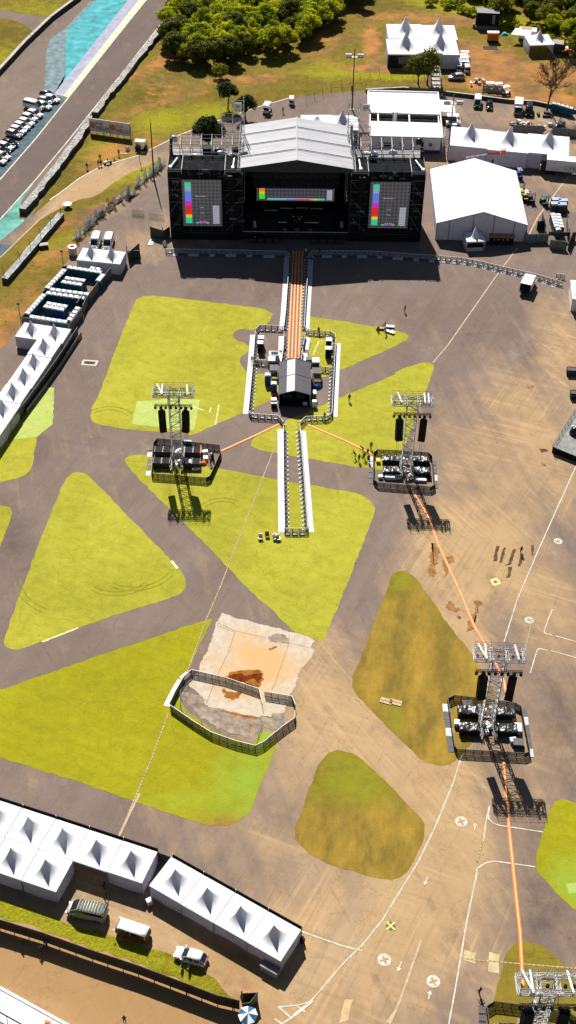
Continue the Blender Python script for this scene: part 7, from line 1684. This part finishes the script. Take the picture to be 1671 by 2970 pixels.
for i, (px, py, rz, po, sh, lb) in enumerate((
 (1013,1164,.3,'stand',BK,'person in black standing on the lawn corner right of the mixing yard'),
 (1174,906,1.,'stand',BK,'person in black standing alone on the asphalt below the stage right'),
 (1390,2884,.6,'walk',BK,'person in black walking on the road near the bottom right'),
 (1510,1606,.2,'walk',BK,'person in black at the dark stains, casting a long shadow'),
 (1031,1331,.9,'bend',BK,'person in black bending over the cable ramp, leftmost of the ramp crew'),
 (1041,1339,.4,'stand',BK,'person in black second from left in the ramp crew by the right delay tower'),
 (1053,1312,2.,'bend',BK,'person in black bending at the middle of the ramp crew'),
 (1057,1332,1.,'walk',BK,'person in black stepping at the lower middle of the ramp crew'),
 (1066,1322,.1,'stand',BK,'person in black upright at the right middle of the ramp crew'),
 (1069,1340,.4,'stand',BK,'person in black lowest of the ramp crew'),
 (1076,1303,.2,'stand',BK,'person in black topmost of the ramp crew'),
 (1096,960,.2,'sit',BK,'person in dark red top seated at the wooden lounger'),
 (1117,948,1.2,'sit',BK,'person in black seated behind the white lounger'),(1119,968,2.4,'bend',BK,'person in black leaning at the front white lounger'),
 (731,1053,.2,'stand',RD,'person in a red top beside the left barrier of the mixing yard'),
 (941,1217,.1,'stand',RD,'person in a red top at the lower right barrier of the mixing yard'),
 (924,969,.3,'stand',BK,'person in black behind the top right barrier of the mixing yard'),
 (927,740,.3,'stand',BK,'person in black behind the right half of the front barrier'),
 (888,740,.1,'bend',WH,'person in a white top by the gap in the front barrier'),
 (522,760,.3,'stand',RD,'person in an orange top at the left edge of the stage shadow'),
 (1499,698,.2,'stand',RD,'person in a red top at the right corner of the hall tent'),
 (612,1350,.4,'bend',GY,'person in dark clothes working beside the pale cases, left tower yard'),
 (618,1331,1.2,'stand',NV,'person in navy clothes working at the right of the left tower yard'),
 (67,2741,.4,'stand',BK,'person in black leftmost of three in the shade of the road fence'),
 (120,2762,.3,'stand',NV,'person in dark blue, middle of three in the shade of the road fence'),
 (138,2757,.2,'bend',BK,'person in black right of three in the shade of the road fence'),
 (362,2966,.2,'stand',BK,'person in black and green at the bottom photo edge'),
 (303,2578,1.,'walk',BK,'person in black carrying a white thing in the tent shade'),
 (309,2608,1.7,'walk',BK,'person in black stepping out of the tent shade by the grey van'),
 (145,2925+20,.2,'stand',BK,'person in black at the lower road, hidden by the photo edge') if False else (545,2885,.2,'stand',BK,'person in black in the shade of the road fence below the white car'),
 (678,2932,.4,'stand',BK,'person in dark clothes at the fence left of the parasol'),
 (253,491,.1,'stand',BK,'person in black leftmost of those on the grass by the service road'),
 (286,482,.4,'stand',BK,'person in black left of the huddled pair by the service road'),(291,466,.2,'stand',BK,'person in black behind the huddled pair by the service road'),(294,481,.9,'stand',BK,'person in black right of the huddled pair by the service road'),
 (345,452,.2,'stand',BK,'person in black by the orange board above the service road'),
 (821,329,.2,'stand',RD,'person in a red top behind the stage roof'),
 (1529,478,.2,'stand',BK,'person in black left of three between the long tent and the trailer'),(1539,474,.6,'stand',BK,'person in black middle of three between the long tent and the trailer'),(1555,476,.3,'walk',BK,'person in black right of three between the long tent and the trailer'),
 (1020,268,.1,'stand',RD,'person in red by the foot of the lamp mast behind the stage'),
 (1428,480,.1,'stand',BK,'person in black at the left end of the long tent front'))):
    person(site(px, py), rz, po, sh, lb, z=.02)
# motorbike rider on the service road
v = site(313, 476); t = thing('motorcycle', 'white motorcycle on the service road beside the people on the grass', 'motorcycle', v, .4); b = MB(); b.ring([[(-.9,-.12,.5),(-.9,.12,.5),(-.9,.12,.75),(-.9,-.12,.75)], [(0,-.2,.35),(0,.2,.35),(0,.2,.85),(0,-.2,.85)], [(.7,-.12,.6),(.7,.12,.6),(.7,.12,1.),(.7,-.12,1.)]]); b.build('body', 'white_paint', t)
for x in (-.75, .75): b = MB(); b.bar((x,-.07,.32), (x,.07,.32), .32, 0, 12); b.build('wheel', 'tyre', t)
b = MB(); b.bar((.6,-.4,1.1), (.6,.4,1.1), .04); b.build('handlebar', 'black', t)
person(v, .4-PI/2, 'sit', GY, 'person in grey riding the white motorcycle', z=.42)
for px, py, lb, m in ((332,466,'small orange cone on the edge of the service road','orange'),(359,447,'orange board lying beside a person on the grass','orange')):
    v = site(px, py); t = thing('traffic_cone' if 'cone' in lb else 'board', lb, 'cone' if 'cone' in lb else 'board', v); b = MB(); b.bar((0,0,.05), (0,0,.8), .22, 0, 10, .05) if 'cone' in lb else b.bx(-.8, .8, -.3, .3, .05, .15); b.build('cone_body' if 'cone' in lb else 'plank', m, t); b = MB(); b.bx(-.3, .3, -.3, .3, .0, .05); b.build('base', 'black', t)
heap(site(371, 436), .7, 1.1, 'plastic_white', 'white and dark bundle on the grass above the service road', 21); heap(site(397, 700), 1.2, 1.6, 'black_tarp', 'dark drum bundle at the lower end of the truss piles', 22) if False else None
v = site(397, 600); v = site(212, 738)
t = thing('barrel', 'grey barrel by the lower end of the truss piles', 'barrel', v); b = MB(); b.cyl((0,0,0), .9, 2., 14); b.build('barrel_body', 'silver', t); b = MB(); b.cyl((0,0,2.), .55, .05, 12); b.build('barrel_hole', 'black', t)
v = site(128, 718); t = thing('small_hut', 'small pale topped box on the grass bank by the bent post fence', 'box', v, .3); b = MB(); b.bx(-.9,.9,-.5,.5,0,.8); b.build('box_body', 'dark_hoard', t); b = MB(); b.bx(-1.,1.,-.6,.6,.8,.9); b.build('box_lid', 'concrete', t)
v = site(197, 602); t = thing('spool_table', 'dark round table with a pale top where the service road meets the fence', 'table', v); b = MB(); b.cyl((0,0,.9), 1., .1, 16); b.build('table_top', 'white_metal', t); b = MB(); b.cyl((0,0,0), .4, .9, 10); b.build('table_foot', 'black', t)

# ================================================================== trees
def leaf_mat(name, a, b_, tr=.3):
    g = G(name); p = g.pos(); o = g.obj()
    c = g.mix(g.ramp(g.noise(p, .28, 4, .6), .35, .65), a, b_); c = g.mix(g.ramp(g.noise(p, 1.7, 3, .6), .3, .7, 0, .5), c, tuple(x*.55 for x in a))
    g.done(c, .8); g.b.inputs['Specular IOR Level'].default_value = .12; tl_ = g.n('BsdfTranslucent', {'Color': c}); mx = g.n('MixShader', {'Fac': tr, 1: g.b.outputs[0], 2: tl_.outputs[0]}); g.t.links.new(mx.outputs[0], g.out.inputs[0]); return g.m
LF = {'bright': leaf_mat('leaves_bright', (.18,.23,.006), (.60,.60,.016), .55), 'olive': leaf_mat('leaves_olive', (.10,.12,.010), (.34,.32,.024), .5), 'dark': leaf_mat('leaves_dark', (.010,.022,.004), (.028,.045,.006), .15), 'mid': leaf_mat('leaves_mid', (.065,.08,.010), (.20,.19,.022), .4), 'lime': leaf_mat('leaves_lime', (.20,.24,.006), (.42,.42,.014), .4)}
MT['bark'] = pm('bark', (.055,.042,.03), .4, 3, .9, bump=.6)
def tree_meshes(seed, H, r, hk, n, leaf, flat=.75, lobes=11, ls=.45, gap=.0):
    rr = random.Random(seed); bt = MB(); limbs = []
    th = H-hk; b0 = Vector((0,0,0)); lean = Vector((rr.uniform(-.1, .1), rr.uniform(-.1, .1), 1)); top = lean*th*.95
    bt.bar((0,0,0), top*.5, r*.07, 0, 7, r*.055); bt.bar(top*.5, top, r*.055, 0, 7, r*.04)
    C_ = []
    for k in range(lobes):
        a = 2*PI*k*.618+rr.uniform(-.3, .3); q = math.sqrt((k+.5)/lobes); R_ = r*(.72*q); z = th+hk*(.38+.42*(1-q*q)*flat+rr.uniform(-.08, .12))
        c = Vector((R_*math.cos(a), R_*math.sin(a), z)); s = r*(rr.uniform(.30, .46) if lobes < 20 else rr.uniform(.17, .33)); C_.append((c, s))
        m = top.lerp(c, .5)+Vector((0,0,-.06*r)); bt.bar(top*.9, m, r*.03, 0, 5, r*.02); bt.bar(m, c, r*.02, 0, 5, r*.008)
    vs, fs = [], []
    for i in range(n):
        c, s = C_[rr.randrange(lobes)]
        d = Vector((rr.gauss(0,1), rr.gauss(0,1), rr.gauss(0,1)*.8)).normalized(); rad = s*(rr.uniform(.55, 1.08) if rr.random() < .8 else rr.uniform(.1, 1.3)); p = c+d*rad
        if gap and rr.random() < gap: continue
        nrm = (d+Vector((rr.uniform(-.7,.7), rr.uniform(-.7,.7), rr.uniform(-.2,.9)))).normalized(); u = nrm.orthogonal().normalized(); u.rotate(Matrix.Rotation(rr.uniform(0, 6.28), 3, nrm)); w_ = nrm.cross(u); L = ls*rr.uniform(.6, 1.3); o = len(vs)
        vs += [tuple(p-u*L*.5), tuple(p+w_*L*.32+nrm*.05*L), tuple(p+u*L*.55), tuple(p-w_*L*.32+nrm*.05*L)]; fs.append((o, o+1, o+2, o+3))
    me = bpy.data.meshes.new('crown'); me.from_pydata(vs, [], fs); me.materials.append(LF[leaf]); me.update()
    return bt.mesh('trunk', ['bark']), me
def tree(c, label, meshes, rz=0., sc=1., group=None, name='tree', cat='tree'):
    t = thing(name, label, cat, (c.x, c.y, 0), rz, group); t.scale = (sc,)*3; link('trunk', meshes[0], t); link('crown', meshes[1], t); return t
tree(site(606, 428), 'round dense dark tree by the road left of the stage', tree_meshes(1, 8.4, 4.5, 6.8, 7000, 'dark', 1., 22, .55))
tree(site(661, 317), 'small dark flat topped tree on the slope behind the stage left tower', tree_meshes(2, 7., 3., 3.4, 2200, 'dark', .8, 9, .5))
tree(site(712, 345), 'small dark tree touching the perimeter road behind the stage left tower', tree_meshes(3, 6.4, 3., 4.4, 2200, 'dark', .9, 10, .5))
tree(site(1213, 245), 'olive green tree, left of the pair before the hill tent', tree_meshes(4, 8.2, 3.6, 5.6, 2600, 'mid', .8, 10, .5), group='pair of trees before the hill tent')
tree(site(1239, 246), 'olive green tree, right of the pair before the hill tent, taller', tree_meshes(5, 10., 4., 7.4, 3600, 'mid', .9, 13, .5), group='pair of trees before the hill tent')
# bare tree: branching twigs only
def bare_tree(c, label):
    rr = random.Random(9); bt, tw = MB(), MB()
    def grow(p, d, L, r, k):
        q = p+d*L; (bt if k < 3 else tw).bar(p, q, max(r, .035), 0, 4, max(r*.7, .03))
        if k == 7: return
        for i in range(3 if k in (0, 1, 3, 4, 5) else 2):
            e = (d+Vector((rr.uniform(-1,1), rr.uniform(-1,1), rr.uniform(-.25,.5)))*(.75)).normalized(); e.z = max(e.z, .02); grow(q, e.normalized(), L*rr.uniform(.68, .92), r*.64, k+1)
    grow(Vector((0,0,0)), Vector((.05,0,1)), 3.4, .3, 0)
    t = thing('bare_tree', label, 'tree', c); bt.build('trunk', 'bark', t); tw.build('twigs', pm('twig', (.05,.035,.028), .3), t)
bare_tree(site(1180+1200*.3389, 180+410*.3389), 'leafless spreading tree above the row of portable toilets at right')
# the dense wood
VAR = [tree_meshes(20+i, 8.6, 4.2, 7.4, 3600, lf, .8, 26, .62) for i, lf in enumerate(('bright', 'bright', 'olive', 'bright', 'mid', 'olive'))]
def inside(p, poly):
    c = False; n = len(poly)
    for i in range(n):
        a, b_ = poly[i], poly[(i+1) % n]
        if (a.y > p.y) != (b_.y > p.y) and p.x < (b_.x-a.x)*(p.y-a.y)/(b_.y-a.y)+a.x: c = not c
    return c
def wood(poly_px, spacing, seed, lab_front, lab_back, pick, lo, hi, group):
    P = S2(*poly_px); rr = random.Random(seed); pts = []
    x0, x1, y0, y1 = min(p.x for p in P), max(p.x for p in P), min(p.y for p in P), max(p.y for p in P)
    for _ in range(6000):
        p = Vector((rr.uniform(x0, x1), rr.uniform(y0, y1), 0))
        if inside(p, P) and all((p-q).length > spacing for q in pts): pts.append(p)
    pts.sort(key=lambda p: p.y); nf = max(1, len(pts)//4)
    for i, p in enumerate(pts):
        tree(p, lab_front if i < nf else lab_back, VAR[rr.choice(pick)], rr.uniform(0, 6.28), rr.uniform(lo, hi), group+(', front edge' if i < nf else ', within'))
wood([(492,80),(488,175),(560,192),(640,196),(690,172),(760,165),(830,158),(880,130),(935,85),(975,50),(1010,10),(1060,-20),(1060,-90),(480,-90),(520,20)], 3.7, 3, 'bright green bushy tree at the front edge of the wood left of the hill tent', 'bright green bushy tree within the dense wood left of the hill tent', (0, 1, 3, 3, 4), .62, 1.02, 'trees of the left wood')
wood([(1380,10),(1480,45),(1560,70),(1640,125),(1671,165),(1800,200),(1800,-150),(1150,-150),(1250,-40)], 4.6, 4, 'olive bushy tree at the front edge of the wood behind the dirt yard', 'olive bushy tree within the wood behind the dirt yard', (2, 4, 5, 5, 1), .65, 1.05, 'trees of the right wood')
# separate small trees and bushes on the slope
tree(site(640, 225), 'small shaded bush standing below the left wood, above the bare slope', tree_meshes(40, 4., 2.4, 3.2, 1200, 'olive', .8, 7, .5), name='bush', cat='bush')
tree(site(1445, 62), 'rounded dark tree behind the black container', tree_meshes(41, 8., 4., 6.2, 2600, 'olive', .9, 11, .6))
tree(site(1050, 20), 'small tree between the two woods at the top edge', tree_meshes(42, 7., 3., 5., 1800, 'olive', .9, 9, .6))
BM = [tree_meshes(50+i, 2.0, 1.7, 1.9, 700, 'lime', .8, 6, .42) for i in range(2)]; rr = random.Random(8)
for i in range(26):
    u = i/25; v = site(lerp(1255, 1668, u)+rr.uniform(-14, 14), lerp(8, 150, u**1.15)+rr.uniform(-14, 10)); tree(v, 'lime green bush in the hedge strip below the right wood', BM[i % 2], rr.uniform(0, 6), rr.uniform(.7, 1.3), 'lime bushes of the hedge strip', 'bush', 'bush')
for o in S.objects:
    if o.parent is None and 'label' in o and not 4 <= len(o['label'].split()) <= 16: print('LABEL', len(o['label'].split()), o['label'])
